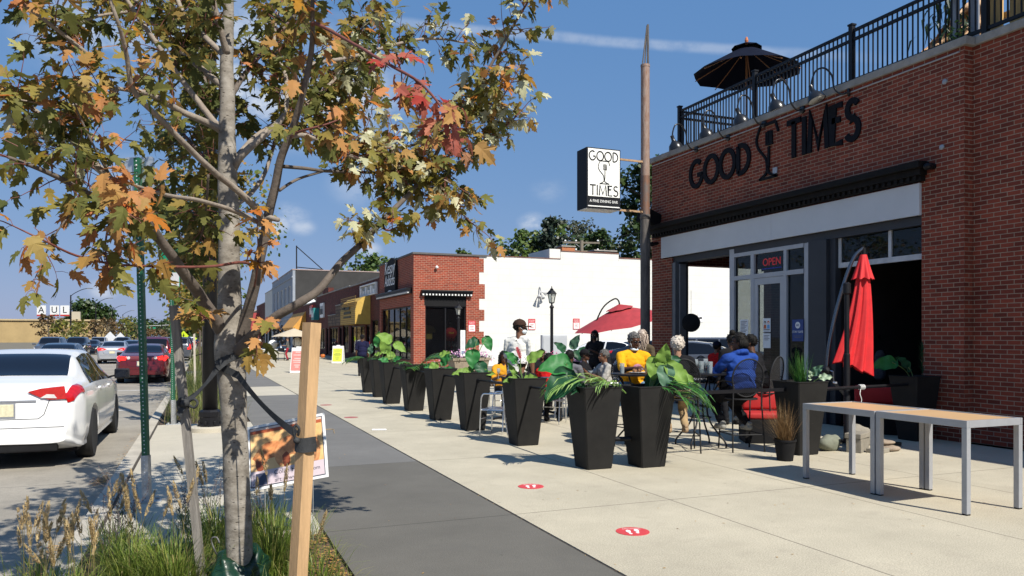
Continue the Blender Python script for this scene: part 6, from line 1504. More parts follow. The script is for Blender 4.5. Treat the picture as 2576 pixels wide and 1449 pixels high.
  obj('brim',bm,cap,cp)
 def mark(mat_,w,h,uu,ff,nm):
  bm=B();side=-1 if ff>0 else 1
  for k in range(3):cbox(bm,(-w*0.33+k*w*0.33,0,0.25*h*(k%2)),(w*0.24,0.006,h*0.8),Matrix.Translation(T_(uu,ff))@Rt.to_4x4())
  obj(nm,bm,mat_,sobj)
 if back_mark:mark(back_mark,0.07,0.05,0.44,-0.088*wb,'back_print')
 if front_mark:
  bm=B();ball(bm,T_(0.27,0.118*wb+0.012),(0.085*s,0.012*s,0.075*s),2,Rt);obj('chest_print',bm,front_mark,sobj,smooth=True)
 return o
AW=PI-CA
TOW=-CA
RT_=PI/2-CA
LF_=-PI/2-CA
orange_y=cloth('shirt_yellow',(0.72,0.34,0.012),0.12)
blueh=cloth('hoodie_blue',(0.018,0.055,0.25),0.14);whitet=cloth('shirt_white',(0.70,0.68,0.62),0.06);redsh=cloth('shirt_red_bright',(0.52,0.015,0.015));olive=cloth('shirt_olive',(0.085,0.065,0.04));navy=cloth('shirt_navy',(0.012,0.013,0.04));greysh=cloth('shirt_grey',(0.11,0.11,0.105));khaki=cloth('trousers_khaki',(0.34,0.24,0.13));jeans=cloth('jeans_blue',(0.10,0.20,0.32));floral=M('shirt_floral',(0.30,0.30,0.28),0.85,0,0.5,26,0.2,50,alt=(0.45,0.42,0.38));redp=cloth('trousers_red',(0.30,0.02,0.035));greyj=cloth('jacket_grey',(0.13,0.13,0.145))
capbr=cloth('cap_brown',(0.045,0.025,0.018));capblk=cloth('cap_black',(0.010,0.010,0.012));capwh=cloth('cap_white',(0.66,0.64,0.62));capnv=cloth('cap_navy',(0.012,0.014,0.03));shoegr=M('shoe_grey',(0.26,0.25,0.22),0.7,0,0.3,12);shoebl=M('shoe_blue',(0.03,0.05,0.08),0.7,0,0.3,12);shoebr=M('shoe_tan',(0.30,0.20,0.11),0.7,0,0.3,12)
def at(u,d):p=P(u,848,d);return p.x,p.y
person('person standing in white T-shirt and dark brown cap with face mask, looking right',*at(1306,13.8),RT_+0.95,H=1.93,build=1.40,hy=-0.95,skin=sk_mid,shirt=whitet,sleeve=0.45,cap=capbr,mask='blue',glasses=True,back_mark=blkmat,hands=((-0.28,-0.02,0.86),(0.27,-0.06,0.88)))
person('person in yellow orange T-shirt and dark glasses seated, white mask on the chin',*at(1589,11.75),TOW+0.35,H=1.74,sit=0.78,build=1.28,lean=0.12,hy=0.15,hp=0.22,skin=sk_dark,shirt=orange_y,sleeve=0.5,hair='short',hairm=hairgrey,mask='chin',glasses=True,vox=0.0075,hands=((-0.20,-0.47,1.15),(0.24,-0.40,1.12)),feet=((-0.12,-0.30,0.36),(0.12,-0.30,0.36)),front_mark=M('shirt_print',(0.62,0.30,0.22),0.7,0,0.4,30,alt=(0.3,0.1,0.28)),pants=jeans)
person('person in royal blue hooded top seated on a black wire chair, seen from behind',*at(1866,11.05),AW+0.42,H=1.74,sit=0.76,build=1.55,lean=0.10,hy=0.75,skin=sk_dark,shirt=blueh,sleeve=1.0,hair='braids',glasses=True,hood=True,vox=0.0075,hands=((-0.22,-0.42,1.12),(0.22,-0.44,1.14)),feet=((-0.16,-0.05,0.34),(0.22,-0.16,0.36)),shoes=shoegr)
person('person with short curly white hair and black top seated with back to us',*at(1706,10.95),AW-0.05,H=1.63,sit=0.76,build=1.1,lean=0.10,hy=-0.2,hp=0.1,skin=sk_light,hair='afro',hairm=hairwhite,sleeve=1.0,vox=0.009,pants=khaki,shoes=shoebr,feet=((-0.10,0.0,0.33),(0.14,0.06,0.33)),hands=((-0.2,-0.40,1.12),(0.2,-0.40,1.12)))
person('person with long wavy ash blond hair and olive top standing behind the yellow shirt',*at(1614,15.2),AW-0.5,H=1.76,build=1.05,hy=0.25,skin=sk_mid,shirt=olive,sleeve=0.5,hair='long',hairm=hairblond,vox=0.012)
person('person in black long sleeves seated right of the blue hooded diner',*at(1912,12.2),LF_-0.75,H=1.75,sit=0.76,build=1.35,lean=0.3,hy=0.2,skin=sk_dark,sleeve=1.0,hair='short',vox=0.009,shoes=shoegr,feet=((-0.15,-0.28,0.36),(0.15,-0.2,0.36)),hands=((-0.2,-0.45,1.1),(0.2,-0.45,1.1)))
person('person with black hair in a top bun standing beyond the hooded diner',*at(1841,14.2),AW+0.1,H=1.68,build=1.0,skin=sk_dark,hair='bun',sleeve=1.0,vox=0.012)
person('person in red shirt and dark cap seated inside the open window bay',*at(1795,17.9),RT_+0.45,H=1.72,sit=0.62,build=1.1,lean=0.2,skin=sk_mid,shirt=redsh,sleeve=0.5,cap=capnv,mask='black',vox=0.012)
person('person in black with long locs, a waiter standing under the red umbrella',*at(1497,21.5),TOW-0.55,H=1.80,build=0.95,skin=sk_dark,sleeve=0.4,hair='dread',mask='black',vox=0.012,hands=((-0.34,-0.10,0.95),(0.05,-0.22,1.22)))
person('person with long black hair, glasses and yellow top seated left of the white T-shirt',*at(1265,16.2),TOW+0.35,H=1.66,sit=0.45,build=1.1,lean=0.08,skin=sk_mid,shirt=cloth('shirt_mustard',(0.62,0.28,0.02)),sleeve=0.5,hair='long',glasses=True,vox=0.012,hands=((-0.16,-0.36,0.80),(0.2,-0.36,0.78)))
person('person in black top and white cap seated below the man in the brown cap',*at(1308,12.9),AW-0.25,H=1.60,sit=0.45,build=1.35,lean=0.28,hp=0.1,skin=sk_mid,sleeve=0.5,cap=capwh,vox=0.010,brim=-1)
person('person in bright red shirt with short black hair seated, back to us',*at(1378,14.4),AW-0.3,H=1.66,sit=0.45,build=1.1,lean=0.12,skin=sk_dark,shirt=redsh,sleeve=0.5,hair='short',vox=0.011)
person('person with black hair in dark top seated beyond the red shirt, facing us',*at(1362,17.4),TOW+0.2,H=1.68,sit=0.47,build=1.15,skin=sk_dark,sleeve=0.5,hair='short',vox=0.013,hands=((-0.16,-0.36,0.80),(0.2,-0.36,0.78)))
person('person in grey jacket seated on an aluminium chair with back to us',*at(1432,15.2),AW-0.45,H=1.72,sit=0.46,build=1.2,lean=0.06,skin=sk_dark,shirt=greyj,sleeve=1.0,hair='short',vox=0.011)
person('person in black cap and black top seated facing right beside the waiter',*at(1465,16.9),RT_-0.3,H=1.70,sit=0.46,build=1.1,lean=0.1,skin=sk_dark,sleeve=0.5,cap=capblk,vox=0.012,hands=((-0.12,-0.40,0.85),(0.16,-0.38,0.85)))
person('person with grey hair in patterned grey shirt seated facing left',*at(1527,15.6),LF_+0.25,H=1.74,sit=0.46,build=1.3,lean=0.12,skin=sk_mid,shirt=floral,sleeve=0.5,hair='short',hairm=hairgrey,vox=0.011,pants=greyj,hands=((-0.16,-0.42,0.92),(0.16,-0.38,0.85)))
person('person in grey shirt standing in the dark bay behind the closed umbrella',*at(2205,14.9),AW+0.3,H=1.72,build=1.1,skin=sk_dark,shirt=cloth('shirt_dusty',(0.16,0.16,0.18)),sleeve=0.5,hair='short',vox=0.013)
person('person in navy T-shirt and black cap walking away past the yellow awning',*at(911,32.0),AW+0.1,H=1.72,build=1.3,skin=sk_dark,shirt=navy,sleeve=0.5,cap=capblk,vox=0.014,feet=((-0.1,-0.14,0.08),(0.1,0.16,0.08)))
person('person in grey T-shirt and dark red trousers standing by the far white table',*at(724,52.9),LF_+0.2,H=1.60,build=1.0,hp=0.35,skin=sk_light,shirt=greysh,sleeve=0.5,pants=redp,hair='short',hairm=M('hair_brown',(0.05,0.025,0.015),0.6),vox=0.018,hands=((-0.12,-0.30,1.02),(0.12,-0.30,1.02)))
person('person in white shirt and black trousers standing far down the pavement',*at(653,88.0),RT_,H=1.65,build=1.1,skin=sk_dark,shirt=whitet,sleeve=0.5,hair='short',vox=0.022,hands=((-0.1,-0.33,1.0),(0.1,-0.3,1.0)))
def chair_at(label,u,d,rz,h=0.76):p=P(u,848,d);return mesh_chair('wire_chair',label,(p.x,p.y,0),rz,h,'black wire chairs at the high tables')
chair_at('black wire chair carrying the diner in the blue hooded top',1864,11.0,AW+0.15,0.73)
chair_at('black wire chair carrying the white haired diner',1712,10.9,AW-0.05,0.73)
chair_at('black wire chair of the black sleeved diner beside the shopfront',1920,12.2,LF_-0.75,0.73)
chair_at('black wire chair of the man in the yellow T-shirt',1589,11.8,TOW+0.35,0.75)
chair_at('empty black wire chair inside the open window bay',1826,17.6,LF_+0.3,0.6)
chair_at('black wire chair of the red shirted man in the window bay',1786,18.0,RT_+0.45,0.6)
for l,u,d,rz in(('aluminium chair standing empty right of the planter with the round hole',1253,12.7,AW+1.2),('aluminium chair of the diner in the white cap',1308,12.95,AW-0.25),('aluminium chair of the diner in the bright red shirt',1384,14.4,AW-0.3),('aluminium chair of the diner in the grey jacket',1436,15.15,AW-0.45),('aluminium chair of the diner in the yellow top',1265,16.3,TOW+0.35),('aluminium chair of the grey haired diner in the patterned shirt',1530,15.6,LF_+0.25),('aluminium chair of the black capped diner',1463,16.9,RT_-0.3),('aluminium chair of the dark haired diner facing us',1362,17.5,TOW+0.2)):
 p=P(u,848,d);alu_chair(l,p.x,p.y,rz)
for l,u,d in(('brown dining table in front of the diner in the yellow top',1282,14.9),('brown dining table between the dark haired and red shirted diners',1372,15.9),('brown dining table before the grey haired diner',1480,16.0)):
 p=P(u,848,d);low_table(l,p.x,p.y)
o=stem_glass('glass of white wine held up before the diner in the yellow top',*at(1254,15.4),0.78,0.2)
o=thing('cocktail_glass','blue cocktail glass on the table before the grey haired diner','glass',(*at(1485,15.7),0.741));bm=B();lathe(bm,[(0.035,0),(0.004,0.01),(0.004,0.1),(0.06,0.18),(0.057,0.18)],(0,0,0),14);obj('glass',bm,clear,o,smooth=True);bm=B();lathe(bm,[(0.005,0.105),(0.052,0.17)],(0,0,0),14);obj('drink',bm,M('drink_blue',(0.03,0.25,0.45),0.2),o)
def interp(tab,y):
 if y<=tab[0][0]:return tab[0][1]
 for(a,va),(b,vb)in zip(tab,tab[1:]):
  if y<=b:
   t=(y-a)/(b-a);t=t*t*(3-2*t)*0.5+t*0.5;return va+(vb-va)*t
 return tab[-1][1]
CARS={'sedan':dict(L=4.9,W=0.925,wb=(-1.42,1.42),wr=0.335,top=[(-2.45,0.93),(-2.40,1.02),(-2.2,1.07),(-1.80,1.13),(-1.05,1.40),(-0.45,1.465),(0.2,1.46),(0.6,1.40),(1.4,1.03),(2.0,0.92),(2.38,0.78),(2.45,0.62)],belt=[(-2.45,0.86),(-2.2,0.985),(-1.2,0.985),(0.0,0.96),(1.2,0.93),(2.0,0.84),(2.45,0.58)],half=[(-2.45,0.74),(-2.38,0.81),(-2.1,0.89),(-1.2,0.925),(1.0,0.925),(1.9,0.89),(2.3,0.78),(2.45,0.60)],roofw=[(-2.45,0.62),(-1.8,0.66),(-1.0,0.60),(0,0.615),(0.7,0.60),(1.4,0.66),(2.45,0.5)],rear=(-1.77,-1.02),front=(0.62,1.36),side=[(-1.30,-0.22),(-0.14,1.02)],deck=1.0),'suv':dict(L=4.7,W=0.95,wb=(-1.36,1.40),wr=0.37,top=[(-2.35,1.05),(-2.32,1.20),(-2.10,1.62),(-1.7,1.74),(0.2,1.74),(0.55,1.68),(1.25,1.18),(2.0,1.06),(2.28,0.90),(2.35,0.7)],belt=[(-2.35,0.95),(-2.1,1.08),(0,1.07),(1.2,1.06),(2.0,0.98),(2.35,0.65)],half=[(-2.35,0.82),(-2.2,0.90),(-1.2,0.95),(1.0,0.95),(2.0,0.90),(2.35,0.70)],roofw=[(-2.35,0.66),(-2.0,0.66),(0,0.69),(0.6,0.66),(1.25,0.70),(2.35,0.55)],rear=(-2.29,-2.06),front=(0.60,1.20),side=[(-1.95,-1.15),(-1.08,-0.15),(-0.08,0.92)],deck=1.05)}
def car_surface(c):
 def ring(y):
  w=interp(c['half'],y);tz=interp(c['top'],y);bz=min(interp(c['belt'],y),tz-0.01);rw=min(interp(c['roofw'],y),w*0.93);L2=c['L']/2
  e=max(0,abs(y)-L2+0.5)/0.5;z0=0.20+0.13*e*e
  return[(0,z0),(w*0.86,z0),(w*0.965,z0+0.10),(w*1.0,z0+0.30*(1-0.2*e)),(w*0.995,z0+(bz-z0)*0.78),(w*0.955,bz),(w*0.955+(rw-w*0.955)*0.5,bz+(tz-bz)*0.47),(rw,bz+(tz-bz)*0.90),(rw*0.62,tz-0.006),(0,tz)]
 def S(y,t):
  r=ring(y);i=min(int(t),len(r)-2);f=t-i
  p0,p1,p2,p3=r[max(i-1,0)],r[i],r[i+1],r[min(i+2,len(r)-1)]
  g=lambda a,b,c_,d:0.5*((2*b)+(c_-a)*f+(2*a-5*b+4*c_-d)*f*f+(-a+3*b-3*c_+d)*f**3)
  x=max(0,g(p0[0],p1[0],p2[0],p3[0]));return V((x,y,g(p0[1],p1[1],p2[1],p3[1])))
 return S
_proto={}
def car(label,kind,x,y,rz,paint,lit=False,front=False,cat='car',name='parked_car',z=-0.12,tailstyle='wide',group=None,sc=1.0):
 key=(kind,paint.name,lit,tailstyle)
 if key in _proto:
  r=dup(_proto[key],(x,y,z),rz,label);r.scale=(sc,sc,sc);r.name=name
  return r
 c=CARS[kind];S=car_surface(c);L2=c['L']/2
 o=thing(name,label,cat,(x,y,z),rz,group);_proto[key]=o
 ys=[-L2,-L2+0.015,-L2+0.05]+[-L2+0.1+(c['L']-0.2)*i/52 for i in range(53)]+[L2-0.05,L2-0.015,L2];ts=[i*9/45 for i in range(46)]
 bm=B();rows=[]
 for yy in ys:
  a=[bm.verts.new(S(yy,t))for t in ts];b=[bm.verts.new((-v.co.x,v.co.y,v.co.z))for v in a[1:-1]];rows.append(a+b[::-1])
 for a,b in zip(rows,rows[1:]):
  n=len(a)
  for i in range(n):bm.faces.new((a[i],a[(i+1)%n],b[(i+1)%n],b[i]))
 bm.faces.new(rows[0]);bm.faces.new(rows[-1][::-1])
 bmesh.ops.recalc_face_normals(bm,faces=bm.faces[:])
 me=bpy.data.meshes.new('t');bm.to_mesh(me);bm.free()
 cb=B()
 for wy in c['wb']:
  for sx in(-1,1):tube(cb,[(sx*0.60,wy,c['wr']+0.01),(sx*1.3,wy,c['wr']+0.01)],c['wr']+0.055,28)
 bmesh.ops.recalc_face_normals(cb,faces=cb.faces[:])
 cm=bpy.data.meshes.new('c');cb.to_mesh(cm);cb.free();cobj=bpy.data.objects.new('cut',cm);COL.objects.link(cobj)
 me=baked_mesh(me,[('BOOLEAN',dict(operation='DIFFERENCE',object=cobj,solver='EXACT'))])
 bpy.data.objects.remove(cobj)
 me.materials.clear();me.materials.append(paint);me.name='body'
 for p in me.polygons:p.use_smooth=True
 me.set_sharp_from_angle(angle=rad(38))
 body=link_mesh('body',me,o)
 def patch(y0,y1,t0,t1,mat,nm,off=0.006,mirror=False,par=o,ny=10,nt_=8,shear=None):
  bm=B();g=[]
  for i in range(ny+1):
   r=[]
   for j in range(nt_+1):
    t=t0+(t1-t0)*j/nt_;fy0,fy1=y0,y1
    if shear:fy0=y0+shear[0]*j/nt_;fy1=y1+shear[1]*j/nt_
    yy=fy0+(fy1-fy0)*i/ny;p=S(yy,t);q=S(yy+0.01,t)-p;u=S(yy,min(t+0.02,9))-S(yy,max(t-0.02,0));n=u.cross(q)
    if n.length<1e-9:n=V((0,0,1))
    n.normalize()
    if n.x<-0.01 or(abs(n.x)<=0.01 and n.z<0):n=-n
    p=p+n*off;r.append(bm.verts.new((-p.x if mirror else p.x,p.y,p.z)))
   g.append(r)
  for a,b in zip(g,g[1:]):
   for j in range(nt_):bm.faces.new((a[j],a[j+1],b[j+1],b[j]))
  return obj(nm,bm,mat,par,smooth=True)
 def sym_patch(y0,y1,t0,mat,nm):
  bm=B();g=[]
  for i in range(9):
   yy=y0+(y1-y0)*i/8;r=[]
   tt=[t0+(9-t0)*j/6 for j in range(7)]
   half=[]
   for t in tt:
    p=S(yy,t);q=S(yy+0.01,t)-S(yy-0.01,t);n=V((1,0,0)).cross(q);n=n if n.z>0 else-n;n.normalize();half.append(p+n*0.007)
   r=[bm.verts.new(p)for p in half]+[bm.verts.new((-p.x,p.y,p.z))for p in half[-2::-1]];g.append(r)
  for a,b in zip(g,g[1:]):
   for j in range(len(a)-1):bm.faces.new((a[j],a[j+1],b[j+1],b[j]))
  return obj(nm,bm,mat,o,smooth=True)
 sym_patch(c['rear'][0],c['rear'][1],7.12,carglass,'rear_window');sym_patch(c['front'][0],c['front'][1],7.12,carglass,'windscreen')
 for mir in(False,True):
  n=len(c['side'])
  for i,(a,b)in enumerate(c['side']):
   sh=(0.10 if i else(0.36 if kind=='sedan' else 0.1),-0.36 if i==n-1 else 0.0)
   patch(a-(0.18 if(i==0 and kind=='sedan')else 0),b+(0.12 if i==n-1 else 0),5.16,6.86,carglass,'side_window',0.006,mir,shear=(sh[0]+(0.12 if(i==0 and kind=='sedan')else 0)if i==0 else 0.0,sh[1]))
  for yy in([-1.0,-0.18,1.05]if kind=='sedan' else[-1.1,-0.1,1.0]):patch(yy-0.004,yy+0.004,3.0,5.0,blk,'door_seam',0.0012,mir,ny=1)
  for yy in(-0.75,0.35):
   p=S(yy,4.62);sx=-1 if mir else 1;bm=B();box(bm,(sx*(p.x+0.0)-0.022,yy-0.10,p.z-0.014),(sx*(p.x)+0.022,yy+0.10,p.z+0.014),None,0.01);obj('door_handle',bm,paint,o,smooth=True)
  sx=-1 if mir else 1;p=S(0.95 if kind=='sedan' else 0.9,5.1)
  bm=B();bar(bm,(sx*(p.x-0.02),p.y,p.z+0.03),(sx*(p.x+0.10),p.y-0.01,p.z+0.06),0.05,0.03)
  box(bm,(sx*(p.x+0.17)-0.115,p.y-0.045,p.z+0.0),(sx*(p.x+0.17)+0.115,p.y+0.05,p.z+0.165),None,0.03);mi=obj('wing_mirror',bm,blk if paint.name=='car_white' else paint,o,smooth=True,angle=50)
  bm=B();box(bm,(sx*(p.x+0.17)-0.095,p.y-0.050,p.z+0.02),(sx*(p.x+0.17)+0.095,p.y-0.0455,p.z+0.145));obj('mirror_glass',bm,carglass,mi)
 red=redlit if lit else redpl
 tz0,tz1=(4.55,5.75)if kind=='sedan' else(4.1,5.6)
 for mir in(False,True):
  sx=-1 if mir else 1
  patch(-L2+0.012,-L2+0.36,tz0,tz1,red,'tail_light',0.010,mir,ny=12,shear=(0,0.05))
  yb_=-L2-0.012;w=S(-L2,4.5).x;zc0=0.865 if kind=='sedan' else S(-L2,tz0).z;zc1=1.03 if kind=='sedan' else S(-L2,tz1).z
  xi=0.30 if tailstyle=='wide' else 0.42
  poly=[(xi,zc0+(zc1-zc0)*0.60),(xi+0.15,zc0+(zc1-zc0)*0.84),(w-0.02,zc1),(w+0.005,zc0),(w-0.18,zc0-0.005),(xi+0.14,zc0+0.03)]if kind=='sedan' else[(w-0.16,zc0),(w-0.0,zc0),(w-0.02,zc1),(w-0.12,zc1)]
  bm=B();prism(bm,[(sx*px,pz)for px,pz in(poly if sx>0 else poly[::-1])],0.022,basis((0,yb_+0.012,0),(1,0,0),(0,0,1),(0,-1,0)));bmesh.ops.bevel(bm,geom=bm.edges[:],offset=0.005,segments=2,affect='EDGES');tl_=obj('tail_light',bm,red,o,smooth=True,angle=40)
  if kind=='sedan':
   bm=B();
   if tailstyle=='round':ball(bm,(sx*(w-0.27),yb_-0.004,zc0+0.085),(0.06,0.012,0.06),2)
   else:prism(bm,[(sx*(w-0.28),zc0+0.022),(sx*(w-0.10),zc0+0.016),(sx*(w-0.13),zc0+0.062),(sx*(w-0.21),zc0+0.068)][::sx],0.006,basis((0,yb_-0.010,0),(1,0,0),(0,0,1),(0,-1,0)))
   obj('reversing_light',bm,clearl,tl_)
  patch(L2-0.42,L2-0.05,4.25,5.0,clearl,'headlight',0.010,mir,ny=8)
 zp=0.74 if kind=='sedan' else 0.80
 bm=B();box(bm,(-0.16,-L2-0.016,zp-0.075),(0.16,-L2-0.004,zp+0.075),None,0.004);pl_=obj('licence_plate',bm,plate_m,o)
 bm=B();box(bm,(-0.18,-L2-0.006,zp-0.095),(0.18,-L2-0.002,zp+0.095));obj('plate_frame',bm,chrome,pl_)
 bm=B();box(bm,(-0.40,-L2-0.014,zp+0.10),(0.40,-L2-0.003,zp+0.125),None,0.004);obj('trim_strip',bm,paint if tailstyle!='wide' else chrome,o)
 bm=B();box(bm,(-0.62,-L2+0.02,0.22),(0.62,-L2+0.14,0.42),None,0.02);box(bm,(-0.80,-L2+0.3,0.18),(0.80,L2-0.3,0.26));obj('underbody',bm,blkmat,o)
 bm=B();box(bm,(-0.5,L2-0.03,0.36),(0.5,L2+0.012,0.56),None,0.01);obj('grille',bm,blkmat,o)
 if kind=='sedan':bm=B();tube(bm,[(x_,-L2-0.001,z_)for x_,z_ in((-0.54,0.86),(-0.48,0.68),(-0.42,0.63),(0.42,0.63),(0.48,0.68),(0.54,0.86))],0.0045,5);obj('boot_seam',bm,blk,o)
 bm=B();ys_=-L2-0.004;box(bm,(-0.70,ys_,0.52),(0.70,ys_+0.03,0.526));obj('bumper_seam',bm,blk,o)
 if kind=='sedan':
  bm=B();box(bm,(-0.18,c['rear'][1]+0.005,interp(c['top'],c['rear'][1])-0.075),(0.18,c['rear'][1]+0.04,interp(c['top'],c['rear'][1])-0.045));obj('high_brake_light',bm,redlit if lit else redpl,o)
 for wy in c['wb']:
  for sx in(-1,1):
   wr=c['wr'];Mw_=TR(sx*(c['W']-0.115),wy,wr)@RY(PI/2)
   bm=B();lathe(bm,[(wr*0.68,-0.10),(wr*0.93,-0.11),(wr,-0.085),(wr,0.085),(wr*0.93,0.11),(wr*0.68,0.10)],(0,0,0),32);wh=obj('wheel',bm,rubber,o,smooth=True,angle=35);wh.matrix_basis=Mw_
   bm=B();lathe(bm,[(wr*0.69,-0.08),(wr*0.69,0.085),(wr*0.63,0.088),(wr*0.60,0.02),(0.05,0.03)],(0,0,0),24)
   for k in range(10):
    a=k*2*PI/10;bar(bm,(0.03*math.cos(a),0.03*math.sin(a),sx*0.07),(wr*0.66*math.cos(a),wr*0.66*math.sin(a),sx*0.078),0.035,0.03)
   lathe(bm,[(0.055,sx*0.06),(0.055,sx*0.092),(0.03,sx*0.096)],(0,0,0),12);obj('rim',bm,chrome,wh,smooth=True,angle=30)
 o.scale=(sc,sc,sc)
 return o
pw_=M('car_white',(0.78,0.78,0.77),0.25,0,0.03,2,coat=0.8);pr_=M('car_dark_red',(0.115,0.007,0.012),0.25,0.3,0.06,2,coat=0.8);ps_=M('car_silver',(0.50,0.51,0.53),0.28,0.6,0.05,2,coat=0.6);pk_=M('car_black',(0.010,0.011,0.014),0.2,0.2,0.1,2,coat=0.8);pg_=M('car_grey',(0.10,0.11,0.13),0.25,0.4,0.06,2,coat=0.8);pb_=M('car_blue_grey',(0.055,0.075,0.12),0.25,0.4,0.06,2,coat=0.8);pwr=M('car_bright_red',(0.35,0.01,0.015),0.25,0.1,0.06,2,coat=0.8)
road_rz=-0.0125
cargroup=None
car('white sedan with red wraparound tail lamps parked at the kerb, nearest the camera','sedan',-2.27,14.2,road_rz,pw_,name='white_car',sc=1.05)
q=P(367,848,30.4);car('dark red sedan with lit tail lamps stopped behind the green post','sedan',q.x,q.y+0.6,road_rz,pr_,True,tailstyle='round',name='red_car')
def rear_car(label,kind,u,d,paint,lit=False,front=False,style='wide',sc=1.0,name='car'):
 q=P(u,848,d);return car(label,kind,q.x,q.y,road_rz+(PI if front else 0),paint,lit,tailstyle=style,name=name,sc=sc)
rear_car('silver sedan with lit tail lamps in the lane left of the dark red sedan','sedan',292,52,ps_,True,name='silver_car')
rear_car('dark red sport utility car just ahead of the dark red sedan','suv',392,42,pr_,True,name='red_utility_car')
rear_car('black sedan whose roof shows behind the white sedan','sedan',160,35,pk_,name='black_car')
rear_car('blue grey sedan with lit lamps right of the silver sedan','sedan',333,66,pb_,True,name='blue_grey_car')
rear_car('dark green grey sport utility car parked beyond the grey stake','suv',449,58,pg_,True,name='grey_utility_car')
rear_car('black sport utility car parked at the kerb left of the bus stop posts','suv',462,76,pk_,name='black_utility_car')
rear_car('white sport utility car farthest along the kerb','suv',474,96,pw_,True,name='white_utility_car')
rear_car('white sport utility car with lit high lamp ahead of the red ones','suv',404,84,pw_,True,name='white_utility_car')
rear_car('red lit dark car between the silver sedan and green post far ahead','sedan',362,96,pk_,True,name='dark_car')
rear_car('black sport utility car facing us in the oncoming lane','suv',195,72,pk_,front=True,name='black_utility_car')
rear_car('black sedan facing us right of the oncoming black utility car','sedan',229,78,pk_,front=True,name='black_car')
rear_car('silver grey people carrier facing us in the oncoming lane','suv',249,92,ps_,front=True,name='silver_van')
rear_car('dark grey utility car facing us at the far left','suv',130,62,pg_,front=True,name='grey_utility_car')
rear_car('bright red car roof showing far left beyond the dark utility car','suv',128,96,pwr,front=True,name='bright_red_car')
rear_car('white pickup shaped utility car ahead of the silver sedan','suv',287,104,pw_,name='white_utility_car')
rear_car('dark utility car with pale bonnet facing us below the white diamond signs','suv',309,98,pg_,front=True,name='grey_utility_car')
rear_car('dark sedan half hidden between the oncoming black cars','sedan',178,100,pk_,front=True,name='dark_car')
rear_car('dark blue sedan low between the oncoming utility cars','sedan',212,108,pb_,front=True,name='dark_blue_car')
rear_car('small dark car far along the kerb beyond the white utility car','sedan',487,125,pk_,name='dark_car')
q=P(1552,848,34.5);car('white sedan in the parking lot behind the waiter','sedan',q.x,q.y,PI+0.55,pw_,name='white_car',z=0)
q=P(1758,848,27.5);car('dark grey sedan seen through the open window bay, its tail to the right','sedan',q.x-0.3,q.y+0.6,0.85,pg_,name='grey_car',z=0)
q=P(1815,848,33.0);car('dark sport utility car seen through the window bay behind the grey sedan','suv',q.x,q.y,-2.2,pg_,name='grey_utility_car',z=0,sc=0.92)
q=P(1668,848,33.0);car('dark car partly hidden behind the brick corner pier','sedan',q.x,q.y,-2.2,pk_,name='dark_car',z=0)
green_m=M('green_post_paint',(0.012,0.10,0.045),0.5,0.1,0.2,8);galv=M('galvanised_steel',(0.42,0.43,0.43),0.5,0.6,0.25,9,0.1,50);holem=M('post_hole',(0.55,0.60,0.64),0.6)
signback=M('sign_back_aluminium',(0.50,0.52,0.53),0.4,0.7,0.1,5)
def green_post(label,base,top,w,y_face=-CA,holes=True,name='sign_post'):
 o=thing(name,label,'sign post',base)
 b,t=V((0,0,0)),V(top)-V(base);L_=t.length;d=t.normalized()
 Mx=basis((0,0,0),SR-d*SR.dot(d),d);zz=V((Mx[0][2],Mx[1][2],Mx[2][2]));xx=V((Mx[0][0],Mx[1][0],Mx[2][0]))
 bm=B();h0=0.42
 def tubeq(z0,z1,ww):
  vs=[[bm.verts.new(d*z+xx*sx*ww/2+zz*sz*ww/2)for sx,sz in((-1,-1),(1,-1),(1,1),(-1,1))]for z in(z0,z1)]
  for i in range(4):bm.faces.new((vs[0][i],vs[0][(i+1)%4],vs[1][(i+1)%4],vs[1][i]))
  bm.faces.new(vs[0][::-1]);bm.faces.new(vs[1])
 tubeq(h0,L_,w);obj('post',bm,green_m,o)
 bm=B();tubeq(0.012,h0+0.03,w*1.22);sl_=obj('anchor_sleeve',bm,galv,o)
 bm=B();box(bm,(-0.13,-0.08,0.0),(0.13,0.08,0.012),None,0.003)
 for sx in(-0.09,0.09):lathe(bm,[(0.018,0.012),(0.018,0.03),(0.008,0.035)],(sx,0.05,0),6)
 obj('foot_plate',bm,galv,sl_)
 fs=1 if zz.dot(SF)<0 else-1
 if holes:
  bm=B();n=int(L_/0.0254/1.5)
  for k in range(n):
   z=0.1+k*0.038;ww=w*(1.22 if z<h0+0.03 else 1.0)
   c=d*z+zz*fs*(ww/2+0.0006);bm.faces.new([bm.verts.new(c+(xx*math.cos(a)+d*math.sin(a))*0.0062)for a in[q*PI/4 for q in range(8)]])
  obj('hole_row',bm,holem,o)
 return o,d,xx,zz*fs
gb=G(370,1262);gt=P(346,398,7.62)
o,d,xx,zf=green_post('green perforated sign post nearest the kerb, leaning left',gb,gt,0.055)
sp=thing('road_sign','back of a plain aluminium sign on the near green post','sign',gt)
bm=B();prism(bm,[(-0.15,-0.50),(-0.13,-0.52),(0.13,-0.52),(0.15,-0.50),(0.15,0.0),(0.13,0.02),(-0.13,0.02),(-0.15,0.0)],0.004,basis(-zf*0.034+d*0.0,xx,d));obj('plate',bm,signback,sp)
bm=B();
for kk in(-0.08,-0.4):lathe(bm,[(0.012,0.0),(0.012,0.075),(0.006,0.08)],d*kk-zf*0.036,8,basis((0,0,0),xx,d,zf).to_3x3().to_4x4())
obj('bolt',bm,galv,sp)
gb=G(437,1068);gt=P(430,600,14.3)
o,d,xx,zf=green_post('second green perforated sign post, beyond the black lamp column foot',gb,gt,0.055)
signg=M('sign_green',(0.0,0.20,0.10),0.5,0,0.05,5)
